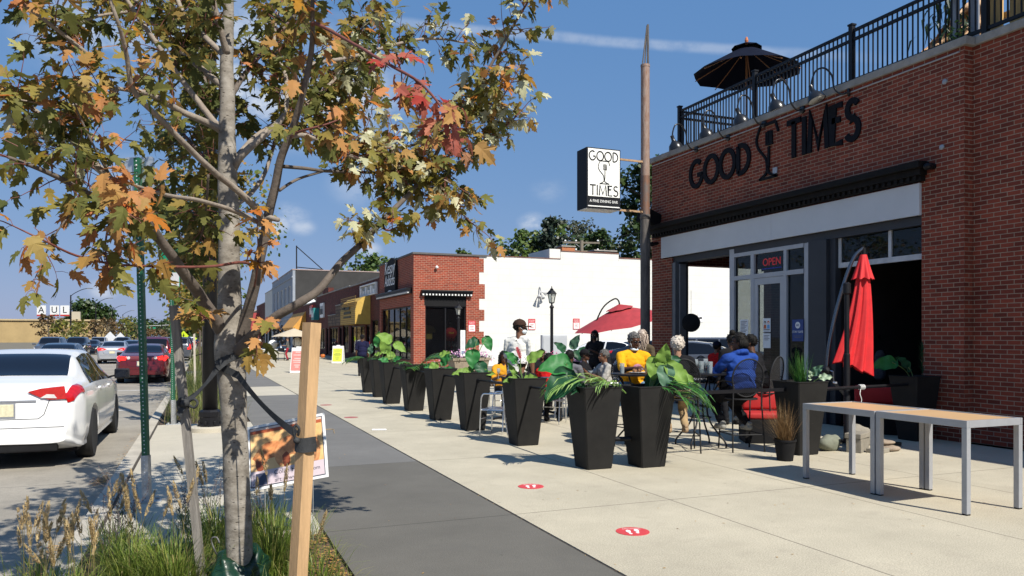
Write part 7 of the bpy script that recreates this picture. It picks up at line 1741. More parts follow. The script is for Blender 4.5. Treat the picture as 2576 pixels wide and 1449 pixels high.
def plate_sign(label,c,w,h,mat,word_,border=True,size=0.14,txt=white_m):
 o_=thing('road_sign',label,'sign',c);xr=SR;
 Mp=basis((0,0,0),SR,UPV,-SF)
 bm=B();r_=0.02;pts=[(-w/2,-h/2+r_),(-w/2+r_,-h/2),(w/2-r_,-h/2),(w/2,-h/2+r_),(w/2,h/2-r_),(w/2-r_,h/2),(-w/2+r_,h/2),(-w/2,h/2-r_)]
 prism(bm,pts,0.004,Mp);obj('plate',bm,white_m if mat else signg,o_)
 if border:bm=B();prism(bm,[(px*0.93,pz*0.95)for px,pz in pts],0.0015,Mp@TR(0,0,0.0042));obj('panel',bm,mat or M('sign_dull_white',(0.5,0.5,0.5),0.6),o_)
 for i,s_ in enumerate(word_):text_obj('lettering',s_,size,base_matrix(o_)@Mp@TR(0,h*0.22-i*size*1.1,0.0062),txt,o_,0.001)
 return o_
plate_sign('green sign with white number 10, upper on the second green post',P(432,650,14.2),0.44,0.36,signg,['10'],True,0.19)
plate_sign('white sign with green border below the green number sign',P(428,704,14.2),0.36,0.28,None,[],True)
o=thing('lamp_column','thick black street lamp column behind the maple trunk','street lamp',(0.26,14.2,0.0))
bm=B();lathe(bm,[(0.33,0),(0.33,0.07),(0.30,0.085)],(0,0,0),30);obj('concrete_footing',bm,pad_m,o,smooth=True,angle=40)
bm=B();lathe(bm,[(0.20,0.086),(0.20,0.12),(0.17,0.13),(0.165,0.24),(0.175,0.25),(0.175,0.33),(0.15,0.36),(0.125,0.37)],(0,0,0),8);
for kk in range(8):a=kk*PI/4+PI/8;lathe(bm,[(0.02,0.12),(0.02,0.17),(0.01,0.18)],(0.185*math.cos(a),0.185*math.sin(a),0),6)
obj('base_flange',bm,blk,o)
bm=B();tube(bm,[(0,0,0.36),(0,0,5),(0,0,9.0)],[0.122,0.112,0.085],16);obj('shaft',bm,blk,o,smooth=True)
bm=B();tube(bm,smooth_pts([(0,0,8.8),(-0.8,0,9.3),(-2.4,0,9.5)],5),0.05,8);box(bm,(-3.0,-0.14,9.44),(-2.3,0.14,9.54),None,0.03);obj('arm',bm,blk,o)
bm=B();tube(bm,[(0,0,4.72),(-1.3,-0.2,4.80)],0.012,6);obj('banner_rod',bm,blk,o)
def street_lamp(label,x,y,h=9.0,first=[None]):
 if first[0]:return dup(first[0],(x,y,-0.16),0,label)
 o=thing('street_lamp',label,'street lamp',(x,y,-0.16),0,'black street lamps along the far side of the road');first[0]=o
 bm=B();tube(bm,[(0,0,0),(0,0,h-0.3)],[0.16,0.10],10);lathe(bm,[(0.26,0),(0.26,0.5),(0.17,0.6)],(0,0,0),10);obj('pole',bm,blk,o)
 bm=B();tube(bm,smooth_pts([(0,0,h-0.45),(0.6,0,h+0.05),(1.6,0,h+0.62),(2.4,0,h+0.85)],5),0.055,8);obj('arm',bm,blk,o)
 bm=B();box(bm,(2.3,-0.17,h+0.80),(3.2,0.17,h+0.93),None,0.04);obj('lamp_head',bm,M('lamp_head_grey',(0.12,0.12,0.12),0.5),o);return o
for l,(u,d)in zip(('nearest black street lamp across the road, beside the white letter boxes','second black street lamp across the road','third black street lamp across the road','fourth black street lamp across the road','fifth black street lamp across the road, left of the green post','sixth black street lamp across the road, right of the green post','street lamp far away right of the green post','farthest street lamp before the traffic signal'),((178,128),(241,160),(282,197),(309,236),(337,280),(371,315),(383,360),(398,420))):
 q=P(u,848,d);street_lamp(l,q.x,q.y)
def diamond(label,u,v,d,w,mat,face=None,flip=True,post=True):
 c=P(u,v,d);o=thing('warning_sign',label,'sign',c);Mp=basis((0,0,0),SR,UPV,-SF)
 bm=B();prism(bm,[(w*0.7,0),(0,w*0.7),(-w*0.7,0),(0,-w*0.7)],0.02,Mp);obj('plate',bm,mat,o)
 if face:
  bm=B()
  for pts in(arc(0.0,0.27*w,0.07*w,0.07*w,0,360,10)[:-1],[(-0.03*w,0.2*w),(0.07*w,0.18*w),(0.05*w,-0.05*w),(0.16*w,-0.33*w),(0.10*w,-0.35*w),(-0.01*w,-0.1*w),(-0.12*w,-0.33*w),(-0.18*w,-0.30*w),(-0.05*w,-0.02*w)],[(-0.04*w,0.18*w),(-0.17*w,0.02*w),(-0.13*w,-0.01*w),(-0.02*w,0.1*w)],[(0.06*w,0.17*w),(0.19*w,0.05*w),(0.17*w,0.0),(0.05*w,0.1*w)]):prism(bm,pts,0.004,Mp@TR(0,0,0.021))
  obj('walking_figure',bm,blkmat,o)
 bm=B();tube(bm,[SF*0.05+V((0,0,0.3)),V((0,0,-c.z-0.1))+SF*0.05],0.035,8);obj('post',bm,galv,o);return o
backw=M('sign_back_white',(0.66,0.67,0.68),0.5,0,0.06,4)
diamond('white backed diamond sign above the silver van, left one of the pair',277,849,95,1.05,backw);diamond('white backed diamond sign right of the other, above the grey utility car',303,849,112,1.05,backw);diamond('small white diamond sign far down the road',405,858,190,0.95,backw)
diamond('fluorescent yellow pedestrian crossing sign above the parked cars',462,845,70,0.66,M('sign_fluorescent',(0.55,0.70,0.02),0.5,0,0.05,4,emit=(0.5,0.65,0.0),estr=0.0),True)
diamond('farther fluorescent yellow sign half hidden by the street trees',488,852,105,0.6,_mats['sign_fluorescent'])
q=P(364,848,300);o=thing('traffic_signal','distant traffic signal mast with arm and green street sign','traffic signal',(q.x,q.y,-0.16))
bm=B();tube(bm,[(0,0,0),(0,0,9.5)],0.2,8);tube(bm,[(0,0,6.0),(9,-1,6.5)],0.12,6);obj('mast',bm,galv,o)
bm=B();box(bm,(1.6,-0.4,4.9),(3.9,-0.3,5.6));obj('street_sign',bm,signg,o)
for xx_ in(5.8,7.4):bm=B();box(bm,(xx_,-0.8,5.2),(xx_+0.4,-0.4,6.5));obj('signal_head',bm,blkmat,o)
c=P(1463,848,62.0);o=thing('utility_pole','wooden utility pole with two cross arms behind the white wall','utility pole',(c.x,c.y,0));wp=M('weathered_pole',(0.20,0.17,0.13),0.9,0,0.3,3,0.4,20,stretch=(3,3,0.4))
zt=P(1463,605,62).z
bm=B();tube(bm,[(0,0,0),(0,0,zt)],[0.2,0.15],10);obj('pole',bm,wp,o)
for zz_ in(zt-0.15,zt-0.85):
 bm=B();bar(bm,SR*-1.45+V((0,0,zz_)),SR*1.45+V((0,0,zz_-0.05)),0.12,0.14);obj('cross_arm',bm,wp,o)
 bm=B();bar(bm,SR*-0.6+V((0,0,zz_)),V((0,0,zz_-0.5)),0.04);bar(bm,SR*0.6+V((0,0,zz_)),V((0,0,zz_-0.5)),0.04);obj('brace',bm,galv,o)
 bm=B()
 for k in(-1.3,-0.45,1.3):lathe(bm,[(0.05,0.06),(0.09,0.12),(0.05,0.2)],SR*k+V((0,0,zz_)),8)
 obj('insulator',bm,white_m,o)
bm=B()
for kk in range(2):tube(bm,smooth_pts([SR*1.3+V((0,0,zt)),SR*4+V((0,0,zt+0.0+kk*0.5)),SR*9+V((0,0,zt+0.9+kk*0.6))],4),0.02,5)
obj('cable',bm,blk,o)
def sandwich(label,x,y,rz,col,h=1.12,w=0.62):
 o=thing('sandwich_board',label,'sign board',(x,y,0),rz)
 for sg in(-1,1):
  Mb=TR(0,sg*0.30,0)@RX(sg*0.22)
  bm=B();box(bm,(-w/2,-0.015,0.0),(w/2,0.015,h),Mb,0.008);p_=obj('panel',bm,white_m,o)
  bm=B();box(bm,(-w*0.44,-0.022 if sg<0 else 0.016,0.10),(w*0.44,-0.016 if sg<0 else 0.022,h-0.16),Mb);obj('poster',bm,col,p_)
  if sg<0:
   bm=B()
   for(zz_,ww)in((0.86,0.22),(0.74,0.40),(0.60,0.30),(0.52,0.42),(0.44,0.34),(0.32,0.26),(0.24,0.18)):cbox(bm,(0,-0.0245,zz_*h/1.0*0.95),(ww*w/0.62,0.003,0.03),Mb)
   obj('print',bm,M('print_darkgrey',(0.20,0.22,0.06),0.7)if 'yellow' in label else M('print_pale',(0.85,0.62,0.58),0.6),p_)
 bm=B();box(bm,(-0.10,-0.07,h-0.05),(0.10,0.07,h+0.03));obj('hinge_handle',bm,white_m,o);return o
sandwich('lime yellow sandwich board with dark print before the yellow awning shop',8.26,48.3,-0.45,M('poster_lime',(0.60,0.66,0.06),0.5,0,0.05,6),1.08,0.66)
sandwich('coral pink sandwich board half hidden by the wooden stake',4.40,36.0,-0.5,M('poster_coral',(0.62,0.23,0.20),0.5,0,0.05,6),1.15,0.62)
q=P(637,848,78);sandwich('small red and yellow sandwich board far down the pavement',q.x,q.y,-0.3,M('poster_red',(0.6,0.12,0.05),0.5,0,0.1,6,alt=(0.6,0.5,0.05)),1.3,0.9)
q=P(690,848,54.0);o=thing('folding_table','white topped folding table with small bottles far along the pavement','table',(q.x,q.y,0),0.1)
bm=B();box(bm,(-0.95,-0.38,0.72),(0.95,0.38,0.76),None,0.01);obj('tabletop',bm,white_m,o)
for sx in(-0.75,0.75):
 for sy in(-0.3,0.3):bm=B();tube(bm,[(sx,sy,0),(sx,sy,0.72)],0.018,6);obj('leg',bm,galv,o)
o=thing('hand_gel_bottle','small clear bottle on the far folding table','bottle',(q.x+0.45,q.y,0.76));bm=B();lathe(bm,[(0.05,0),(0.05,0.16),(0.015,0.2),(0.015,0.28)],(0,0,0),10);obj('bottle',bm,M('bottle_clear',(0.6,0.65,0.68),0.2),o)
o=thing('poster_sheet','white and purple poster leaning at the left of the far folding table','poster',(q.x-1.15,q.y-0.2,0.1),-0.2);bm=B();box(bm,(-0.3,0,0),(0.3,0.03,0.75),RX(-0.2));obj('sheet',bm,M('poster_lilac',(0.50,0.46,0.60),0.6,0,0.3,4),o)
q=P(716,848,53.0);o=thing('folding_chair','black folding chair beside the far folding table','chair',(q.x-0.2,q.y+0.2,0));bm=B()
for sx in(-0.2,0.2):tube(bm,[(sx,-0.2,0),(sx,0.25,0.8)],0.014,6);tube(bm,[(sx,0.25,0),(sx,-0.15,0.45)],0.014,6)
obj('frame',bm,blk,o);bm=B();box(bm,(-0.21,-0.2,0.44),(0.21,0.2,0.47));obj('seat',bm,blk,o);bm=B();box(bm,(-0.21,0.18,0.62),(0.21,0.22,0.85));obj('backrest',bm,blk,o)
q=P(740,848,57.0);o=thing('patio_umbrella','tan open parasol over the far folding table','umbrella',(q.x,q.y,0));bm=B();tube(bm,[(0,0,0),(0,0,2.3)],0.03,8);obj('pole',bm,blk,o);bm=B();canopy(bm,8,1.75,2.25,1.65,0.05);obj('canopy',bm,M('tan_canvas',(0.50,0.42,0.30),0.8,0,0.1,3),o,smooth=True,angle=25)
for l,u,v,m_ in(('white round balloon standing left of the grey shirted man',686,867,white_m),('white round balloon standing right of the grey shirted man',747,861,white_m)):
 c=P(u,v,58);o=thing('balloon',l,'balloon',(c.x,c.y,c.z));bm=B();ball(bm,(0,0,0),(0.34,0.34,0.36),3);lathe(bm,[(0.04,-0.40),(0.01,-0.35)],(0,0,0),8);obj('bulb',bm,m_,o,smooth=True);bm=B();tube(bm,[(0,0,-0.38),(0.02,0,-c.z)],0.012,5);obj('stick',bm,blk,o)
q=P(697,848,60);
for i,(dx,dz)in enumerate(((-0.1,1.9),(0.35,1.75),(0.1,1.5),(-0.25,1.35),(0.4,1.25),(0.05,1.05),(-0.2,2.2),(0.3,2.15))):
 o=thing('balloon','black balloon in the bunch behind the far folding table','balloon',(q.x+dx,q.y+0.2*(i%2),dz),0,'bunch of black balloons');bm=B();ball(bm,(0,0,0),(0.19,0.19,0.22),2);lathe(bm,[(0.03,-0.25),(0.01,-0.21)],(0,0,0),6);obj('bulb',bm,blk,o,smooth=True)
q=G(640,912);o=thing('hoop_bike_rack','upright metal hoop bike rack by the grey path','bike rack',(q.x,q.y,0),0.5)
bm=B();tube(bm,[V((0.45*math.cos(2*PI*k/28),0,0.46+0.45*math.sin(2*PI*k/28)))for k in range(29)],0.03,8,False);obj('hoop',bm,M('rack_steel',(0.2,0.19,0.18),0.4,0.6),o,smooth=True)
q=G(622,903);o=thing('wire_bench','dark curved metal armchair bench beside the hoop bike rack','bench',(q.x,q.y,0),1.4)
bm=B()
for sx in(-0.5,0.5):tube(bm,smooth_pts([(sx,-0.3,0),(sx,-0.28,0.42),(sx,-0.2,0.66),(sx,0.2,0.66)],4),0.025,6);tube(bm,smooth_pts([(sx,0.35,0),(sx,0.2,0.42),(sx,0.32,0.9)],4),0.025,6)
obj('frame',bm,blk,o)
bm=B();
for k in range(6):bar(bm,(-0.5,-0.28+k*0.09,0.44),(0.5,-0.28+k*0.09,0.44),0.05,0.02)
obj('seat',bm,blk,o)
bm=B()
for k in range(4):bar(bm,(-0.5,0.24+k*0.022,0.55+k*0.1),(0.5,0.24+k*0.022,0.55+k*0.1),0.05,0.02)
obj('backrest',bm,blk,o)
q=P(767,848,57);o=thing('shrub_tub','low green half barrel with a dark shrub by the orange awning shop','planter',(q.x,q.y+2,0));bm=B();lathe(bm,[(0.5,0),(0.6,0.6),(0.55,0.6),(0.5,0.5)],(0,0,0),16);obj('tub',bm,M('tub_green',(0.05,0.09,0.03),0.7),o);bm=B()
for i in range(200):blade_g(bm,V((R.uniform(-.4,.4),R.uniform(-.4,.4),0.55)),V((R.uniform(-1,1),R.uniform(-1,1),1)).normalized(),R.uniform(0.3,0.6),0.05,0.3)
obj('shrub',bm,lf_dark,o)
q=G(812,900);o=thing('pumpkin','small orange pumpkin on the ground by the shop doorway','pumpkin',(q.x,q.y,0));bm=B()
for k in range(8):a=k*PI/4;ball(bm,(0.08*math.cos(a),0.08*math.sin(a),0.14),(0.11,0.11,0.14),2)
obj('body',bm,M('pumpkin_orange',(0.50,0.13,0.02),0.5),o,smooth=True);bm=B();tube(bm,[(0,0,0.25),(0.02,0,0.34)],0.02,6);obj('stalk',bm,stem_m,o)
q=P(513,848,24.0);o=thing('tree_stake','pair of pale leaning stakes with a grey tree tie beside the second street tree','tree stake',(q.x,q.y,-0.03));bm=B();bar(bm,(-0.25,0,0),(-0.28,0,1.75),0.06);bar(bm,(0.32,0.1,0),(0.30,0.1,1.7),0.06);obj('stakes',bm,M('pale_stake',(0.45,0.40,0.33),0.85,0,0.2,5),o)
bm=B();tube(bm,smooth_pts([(-0.27,0,1.05),(0.0,-0.1,1.12),(0.31,0.1,1.1)],4),0.015,5);obj('tie',bm,blk,o)
def lobed(n_teeth=1):
 half=[(0,0.02),(0.10,-0.02),(0.17,0.05),(0.30,0.06),(0.25,0.14),(0.36,0.20),(0.27,0.24),(0.22,0.29),(0.30,0.40),(0.40,0.44),(0.52,0.58),(0.36,0.56),(0.36,0.66),(0.26,0.54),(0.18,0.47),(0.15,0.58),(0.22,0.70),(0.13,0.74),(0.14,0.84),(0.06,0.86)]
 return half
LOBE=lobed()
def maple_leaf(bm,p,d,n,L_,fold,droop,cl=None):
 d=d.normalized();n=(n-d*n.dot(d)).normalized();s=d.cross(n)
 def pos(x,y):
  r2=x*x+y*y
  return p+s*(x*L_)+d*(y*L_)+n*(L_*(fold*abs(x)-droop*r2))
 mid=[bm.verts.new(pos(0,y))for y in(0.0,0.25,0.48,0.78,1.0)]
 fs=[]
 for sg in(1,-1):
  o=[bm.verts.new(pos(sg*x,y))for x,y in LOBE]
  def tri(*v):
   v=v if sg>0 else v[::-1]
   fs.append(bm.faces.new(v))
  tri(mid[0],o[1],o[2]);tri(mid[0],o[2],o[3],o[4]);tri(mid[0],o[4],o[5],o[6]);tri(mid[0],o[6],o[7],mid[1])
  tri(mid[1],o[7],o[8]);tri(mid[1],o[8],o[9],o[10],o[11]);tri(mid[1],o[11],o[12],o[13]);tri(mid[1],o[13],o[14],mid[2])
  tri(mid[2],o[14],o[15],mid[3]);tri(mid[3],o[15],o[16],o[17]);tri(mid[3],o[17],o[18],o[19]);tri(mid[3],o[19],mid[4])
barkm=bpy.data.materials.new('maple_bark')
nt,N,L,b=nodes_of(barkm)
tc=N.new('ShaderNodeTexCoord');mp_=N.new('ShaderNodeMapping');mp_.inputs['Scale'].default_value=(9,9,14);L.new(tc.outputs['Object'],mp_.inputs['Vector'])
n1=N.new('ShaderNodeTexNoise');n1.inputs['Scale'].default_value=1.0;n1.inputs['Detail'].default_value=9;n1.inputs['Roughness'].default_value=0.7;L.new(mp_.outputs['Vector'],n1.inputs['Vector'])
r1=N.new('ShaderNodeValToRGB');e=r1.color_ramp.elements;e[0].position=0.30;e[0].color=(0.11,0.095,0.075,1);e[1].position=0.70;e[1].color=(0.36,0.33,0.285,1)
x_=e.new(0.5);x_.color=(0.235,0.21,0.175,1);L.new(n1.outputs['Fac'],r1.inputs['Fac'])
v1=N.new('ShaderNodeTexVoronoi');v1.inputs['Scale'].default_value=1.3;v1.inputs['Randomness'].default_value=1;mp2=N.new('ShaderNodeMapping');mp2.inputs['Scale'].default_value=(14,14,34);L.new(tc.outputs['Object'],mp2.inputs['Vector']);L.new(mp2.outputs['Vector'],v1.inputs['Vector'])
mr=N.new('ShaderNodeMapRange');mr.inputs[1].default_value=0.06;mr.inputs[2].default_value=0.2;mr.inputs[3].default_value=0.75;mr.inputs[4].default_value=0;L.new(v1.outputs['Distance'],mr.inputs[0])
mx=N.new('ShaderNodeMix');mx.data_type='RGBA';L.new(mr.outputs[0],mx.inputs['Factor']);L.new(r1.outputs['Color'],mx.inputs['A']);mx.inputs['B'].default_value=(0.07,0.055,0.045,1)
L.new(mx.outputs['Result'],b.inputs['Base Color']);b.inputs['Roughness'].default_value=0.9;b.inputs['Specular IOR Level'].default_value=0.2
bp=N.new('ShaderNodeBump');bp.inputs['Strength'].default_value=0.6;bp.inputs['Distance'].default_value=0.01;sb=N.new('ShaderNodeMath');sb.operation='SUBTRACT';L.new(n1.outputs['Fac'],sb.inputs[0]);L.new(mr.outputs[0],sb.inputs[1]);L.new(sb.outputs[0],bp.inputs['Height']);L.new(bp.outputs['Normal'],b.inputs['Normal'])
branchm=M('maple_branch_bark',(0.27,0.225,0.18),0.85,0,0.35,14,0.4,50);twigm=M('maple_twig_red',(0.17,0.055,0.04),0.6,0,0.3,20)
barkd=M('maple_limb_bark',(0.125,0.10,0.08),0.85,0,0.35,14,0.4,50)
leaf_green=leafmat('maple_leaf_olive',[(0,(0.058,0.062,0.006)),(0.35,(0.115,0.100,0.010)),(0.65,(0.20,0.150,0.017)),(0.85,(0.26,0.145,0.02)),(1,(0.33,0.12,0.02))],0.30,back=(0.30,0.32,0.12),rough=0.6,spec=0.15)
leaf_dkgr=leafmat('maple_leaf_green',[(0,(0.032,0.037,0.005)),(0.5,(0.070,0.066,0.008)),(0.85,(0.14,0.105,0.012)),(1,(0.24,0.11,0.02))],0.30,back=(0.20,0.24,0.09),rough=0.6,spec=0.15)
leaf_org=leafmat('maple_leaf_orange',[(0,(0.32,0.16,0.015)),(0.4,(0.42,0.16,0.022)),(0.75,(0.44,0.11,0.025)),(1,(0.24,0.18,0.02))],0.25,back=(0.5,0.36,0.2),rough=0.6,spec=0.15)
leaf_red=leafmat('maple_leaf_red',[(0,(0.26,0.028,0.02)),(0.5,(0.36,0.055,0.035)),(0.85,(0.40,0.12,0.06)),(1,(0.22,0.10,0.03))],0.25,back=(0.45,0.25,0.18),rough=0.6,spec=0.15)
leaf_pale=leafmat('maple_leaf_pale',[(0,(0.20,0.19,0.035)),(0.4,(0.36,0.34,0.12)),(0.75,(0.24,0.18,0.03)),(1,(0.46,0.45,0.24))],0.25,back=(0.55,0.55,0.38),back_mix=0.6)
mt=thing('maple_tree','young maple in autumn colour filling the left foreground, staked on both sides','tree',(0.27,5.08,0))
T0=V((0.27,5.08,0))
def rr(px,d):return px/CF*d
trunk_px=[(601,1640,4.92,36),(601,1449,4.92,33),(598,1250,4.93,32),(590,1080,4.94,31),(584,960,4.95,34),(580,880,4.95,38),(577,800,4.96,31),(577,700,4.96,27),(576,560,4.97,25),(573,420,4.98,23),(571,300,5.0,19),(571,150,5.02,16),(574,20,5.04,13),(578,-140,5.08,12),(575,-320,5.15,8)]
def limb(pts,mat,name='branch',taper=True,par=None,n=10):
 sp_=smooth_pts([(*P(u,v,d),rr(w,d))for u,v,d,w in pts],5)
 q=[]
 for i,(x,y,z,r)in enumerate(sp_):
  k=0.012 if r>0.02 else 0.006
  q.append((x+k*noise.noise(V((x*5,y*5,z*5)))*0.6,y,z+k*noise.noise(V((z*5,x*5,y*5)))*0.6))
 bm=B();tube(bm,q,[max(0.0016,a[3])for a in sp_],n)
 return obj(name,bm,mat,par or mt,local=False,smooth=True),[V(a)for a in q],[a[3]for a in sp_]
t_o,tp,tr_r=limb(trunk_px,barkm,'trunk',n=26)
LB={}
leafbm={'g':B(),'d':B(),'o':B(),'r':B(),'p':B()}
twb=B()
RL=random.Random(21)
nleaf=[0]
def leaf_at(p,out,kind,L_):
 out=out.normalized()
 pet=out*L_*0.35+V((RL.uniform(-1,1),RL.uniform(-1,1),RL.uniform(-0.2,0.5)))*L_*0.22
 q=p+pet;tube(twb,[p,p+pet*0.5+V((0,0,0.006)),q],[0.0014,0.0012,0.0010],3,False)
 d=(out*0.75+V((RL.gauss(0,0.45),RL.gauss(0,0.45),-0.62+RL.gauss(0,0.30)))).normalized()
 n=V((RL.gauss(0,0.45)-0.10,RL.gauss(0,0.45)-0.42,0.75))
 maple_leaf(leafbm[kind],q,d,n,L_,RL.uniform(-0.12,0.42),RL.uniform(-0.05,0.62));nleaf[0]+=1
def twig(p,d,L_,kinds,ls,nl):
 d=d.normalized();pts=[];q=V(p);dd=V(d)
 for i in range(5):
  pts.append(V(q));q=q+dd*L_/4;dd=(dd+V((RL.gauss(0,0.12),RL.gauss(0,0.12),RL.gauss(-0.02,0.10)))).normalized()
 tube(twb,pts,[0.0032,0.0028,0.0023,0.0019,0.0014],4,False)
 for i in range(nl):
  t=0.25+0.75*i/max(1,nl-1);f=min(t*4,3.999);k=int(f);p_=pts[k].lerp(pts[k+1],f-k)
  a=(pts[k+1]-pts[k]).normalized();x,y=frame_of(a)
  ph=RL.uniform(0,6.3)
  for sg in(0,PI):
   if i==nl-1 and sg:o_=a
   else:o_=a*0.5+x*math.cos(ph+sg)+y*math.sin(ph+sg)
   kd=RL.choice(kinds)
   if kd=='o' and len(set(kinds))>1 and RL.random()<0.36:kd='g'
   leaf_at(p_,o_,kd,ls*RL.uniform(0.62,1.12))
def leafy_limb(name,pts,mat,kinds,ls=0.10,start=0.3,step=0.085,tl=(0.10,0.30),nl=(2,4),dens=1.0):
 if name!='red_branch' and 'left' not in name:pts=[(u,v,d+0.8*min(1,max(0,(u-760)/300)),w)for u,v,d,w in pts]
 o_,q,r=limb(pts,mat)
 ls*=1.22;step*=0.74;tot=sum((b-a).length for a,b in zip(q,q[1:]));acc=0;nxt=tot*start
 for a,b in zip(q,q[1:]):
  sg=(b-a).length
  while acc+sg>=nxt:
   p=a.lerp(b,(nxt-acc)/sg);t=nxt/tot;d=(b-a).normalized();x,y=frame_of(d);ph=RL.uniform(0,6.3)
   if RL.random()<dens:
    o=d*0.55+x*math.cos(ph)+y*math.sin(ph)+V((0,0,0.15));twig(p,o,RL.uniform(*tl),kinds,ls,RL.randint(*nl))
   nxt+=step*RL.uniform(0.6,1.4)
  acc+=sg
 twig(q[-1],(q[-1]-q[-2]),0.16,kinds,ls,3)
 LB[name]=(q,r);return q
G_,D_,O_,R_,P_='g','d','o','r','p'
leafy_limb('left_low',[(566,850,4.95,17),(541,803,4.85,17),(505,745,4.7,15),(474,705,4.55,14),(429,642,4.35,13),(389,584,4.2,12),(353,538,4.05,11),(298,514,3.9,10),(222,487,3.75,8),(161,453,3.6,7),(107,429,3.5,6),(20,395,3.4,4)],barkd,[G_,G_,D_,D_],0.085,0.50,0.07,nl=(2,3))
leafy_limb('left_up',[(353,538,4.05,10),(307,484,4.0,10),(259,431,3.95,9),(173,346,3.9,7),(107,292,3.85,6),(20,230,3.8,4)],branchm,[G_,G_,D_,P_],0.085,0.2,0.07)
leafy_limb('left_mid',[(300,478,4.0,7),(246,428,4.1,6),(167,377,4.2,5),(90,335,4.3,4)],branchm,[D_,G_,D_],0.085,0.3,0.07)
leafy_limb('fork_right',[(597,890,4.93,18),(620,800,4.9,15),(634,745,4.85,14),(655,650,4.8,13),(672,560,4.75,12),(690,478,4.7,11),(705,400,4.65,10),(728,340,4.6,9),(762,235,4.5,8),(783,130,4.4,7),(786,20,4.3,5),(790,-120,4.2,4)],barkd,[O_,G_,O_],0.10,0.70,0.08)
leafy_limb('cross_up_left',[(662,565,4.72,9),(644,523,4.62,9),(587,471,4.45,8),(544,438,4.3,8),(480,377,4.1,7.5),(404,301,3.9,7),(337,228,3.75,6.5),(319,137,3.65,5.5),(298,61,3.55,5),(274,-10,3.5,4),(255,-90,3.45,3)],branchm,[G_,O_,G_],0.095,0.62,0.13,dens=0.8)
leafy_limb('thin_left',[(654,563,4.75,6),(600,535,4.6,6),(523,510,4.3,5.5),(420,490,3.9,5),(359,473,3.65,4.5),(330,462,3.55,3)],branchm,[O_],0.095,0.82,0.10,(0.05,0.12),(1,2))
leafy_limb('thin_low',[(640,672,4.8,4),(610,660,4.6,4),(526,670,4.3,3.5),(404,670,3.9,3.5),(283,664,3.6,3),(192,643,3.45,3),(113,606,3.3,2.5),(60,580,3.25,2)],twigm,[O_,G_,O_],0.095,0.55,0.10,(0.06,0.16),(1,2),0.75)
leafy_limb('hang_left',[(300,474,4.01,4),(270,430,3.95,3.5),(235,365,3.85,3),(205,300,3.8,2.5),(185,255,3.75,2)],barkd,[O_,G_,D_],0.09,0.4,0.10,(0.08,0.18),(1,2),0.8)
leafy_limb('hang_left_b',[(225,405,4.12,3),(212,440,4.0,2.6),(190,515,3.9,2.4),(140,590,3.8,2),(107,660,3.7,1.6)],barkd,[O_,G_],0.09,0.3,0.12,(0.08,0.16),(1,2),0.8)
leafy_limb('right_fan',[(728,343,4.6,6),(770,341,4.6,6),(822,365,4.6,5),(880,392,4.6,4.5),(939,406,4.6,4),(1010,418,4.55,3),(1090,440,4.5,2.5),(1150,470,4.5,2)],branchm,[G_,P_,G_,O_],0.085,0.22,0.045)
leafy_limb('right_fan_up',[(775,345,4.6,5),(850,366,4.7,4.5),(960,371,4.8,4),(1039,365,4.85,3.5),(1108,335,4.85,3),(1160,312,4.85,2.5),(1230,280,4.85,2)],branchm,[P_,G_,P_,O_],0.085,0.22,0.048)
leafy_limb('right_low',[(694,417,4.68,5),(760,423,4.7,4.5),(822,430,4.75,4),(952,434,4.8,3.5),(1040,440,4.8,3),(1130,470,4.8,2.5)],barkd,[G_,D_,O_],0.085,0.42,0.048)
leafy_limb('right_low_side',[(702,480,4.7,4),(750,450,4.8,3.5),(822,428,4.85,3)],barkd,[G_],0.08,0.9,0.2,dens=0.2)
leafy_limb('long_low_right',[(596,885,4.9,15),(631,847,4.85,13),(683,806,4.8,12),(748,764,4.75,11),(800,730,4.7,10),(852,665,4.65,9),(891,629,4.6,8.5),(933,590,4.6,8),(970,547,4.55,7),(1039,477,4.5,6),(1091,399,4.5,5),(1130,325,4.5,4.5),(1204,217,4.5,4),(1252,134,4.5,3.5),(1304,43,4.5,3),(1350,-30,4.5,2)],barkd,[G_,G_,O_,P_],0.088,0.52,0.044)
leafy_limb('red_branch',[(785,62,4.35,4.5),(800,61,4.3,4.5),(878,104,4.1,4),(940,140,3.9,4),(991,169,3.75,4),(1056,208,3.6,3.5),(1100,255,3.5,3),(1126,304,3.45,2)],twigm,[R_,R_,R_,O_],0.095,0.58,0.07,(0.05,0.13),(1,2))
leafy_limb('high_right',[(765,180,4.55,5),(792,160,4.7,5),(887,143,5.0,4.5),(961,121,5.2,4),(1047,100,5.35,3.5),(1110,98,5.4,3),(1170,108,5.4,2)],branchm,[G_,P_,D_],0.09,0.30,0.06)
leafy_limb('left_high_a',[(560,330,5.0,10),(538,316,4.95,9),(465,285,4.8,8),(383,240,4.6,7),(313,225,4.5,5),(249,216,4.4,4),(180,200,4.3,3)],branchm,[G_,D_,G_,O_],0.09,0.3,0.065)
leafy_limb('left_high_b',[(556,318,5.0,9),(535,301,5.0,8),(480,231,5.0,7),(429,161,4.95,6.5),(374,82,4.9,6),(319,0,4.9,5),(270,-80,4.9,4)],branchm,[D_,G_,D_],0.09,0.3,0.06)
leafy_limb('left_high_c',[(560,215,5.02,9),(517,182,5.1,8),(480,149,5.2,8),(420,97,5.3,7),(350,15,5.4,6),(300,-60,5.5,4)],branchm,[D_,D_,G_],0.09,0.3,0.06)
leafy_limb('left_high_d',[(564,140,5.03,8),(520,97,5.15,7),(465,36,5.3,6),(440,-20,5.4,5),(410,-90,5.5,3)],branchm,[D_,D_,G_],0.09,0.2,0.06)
leafy_limb('upright',[(572,135,5.0,9),(550,61,4.9,8),(535,0,4.85,7),(515,-90,4.8,5)],branchm,[G_,O_,D_],0.09,0.3,0.07)
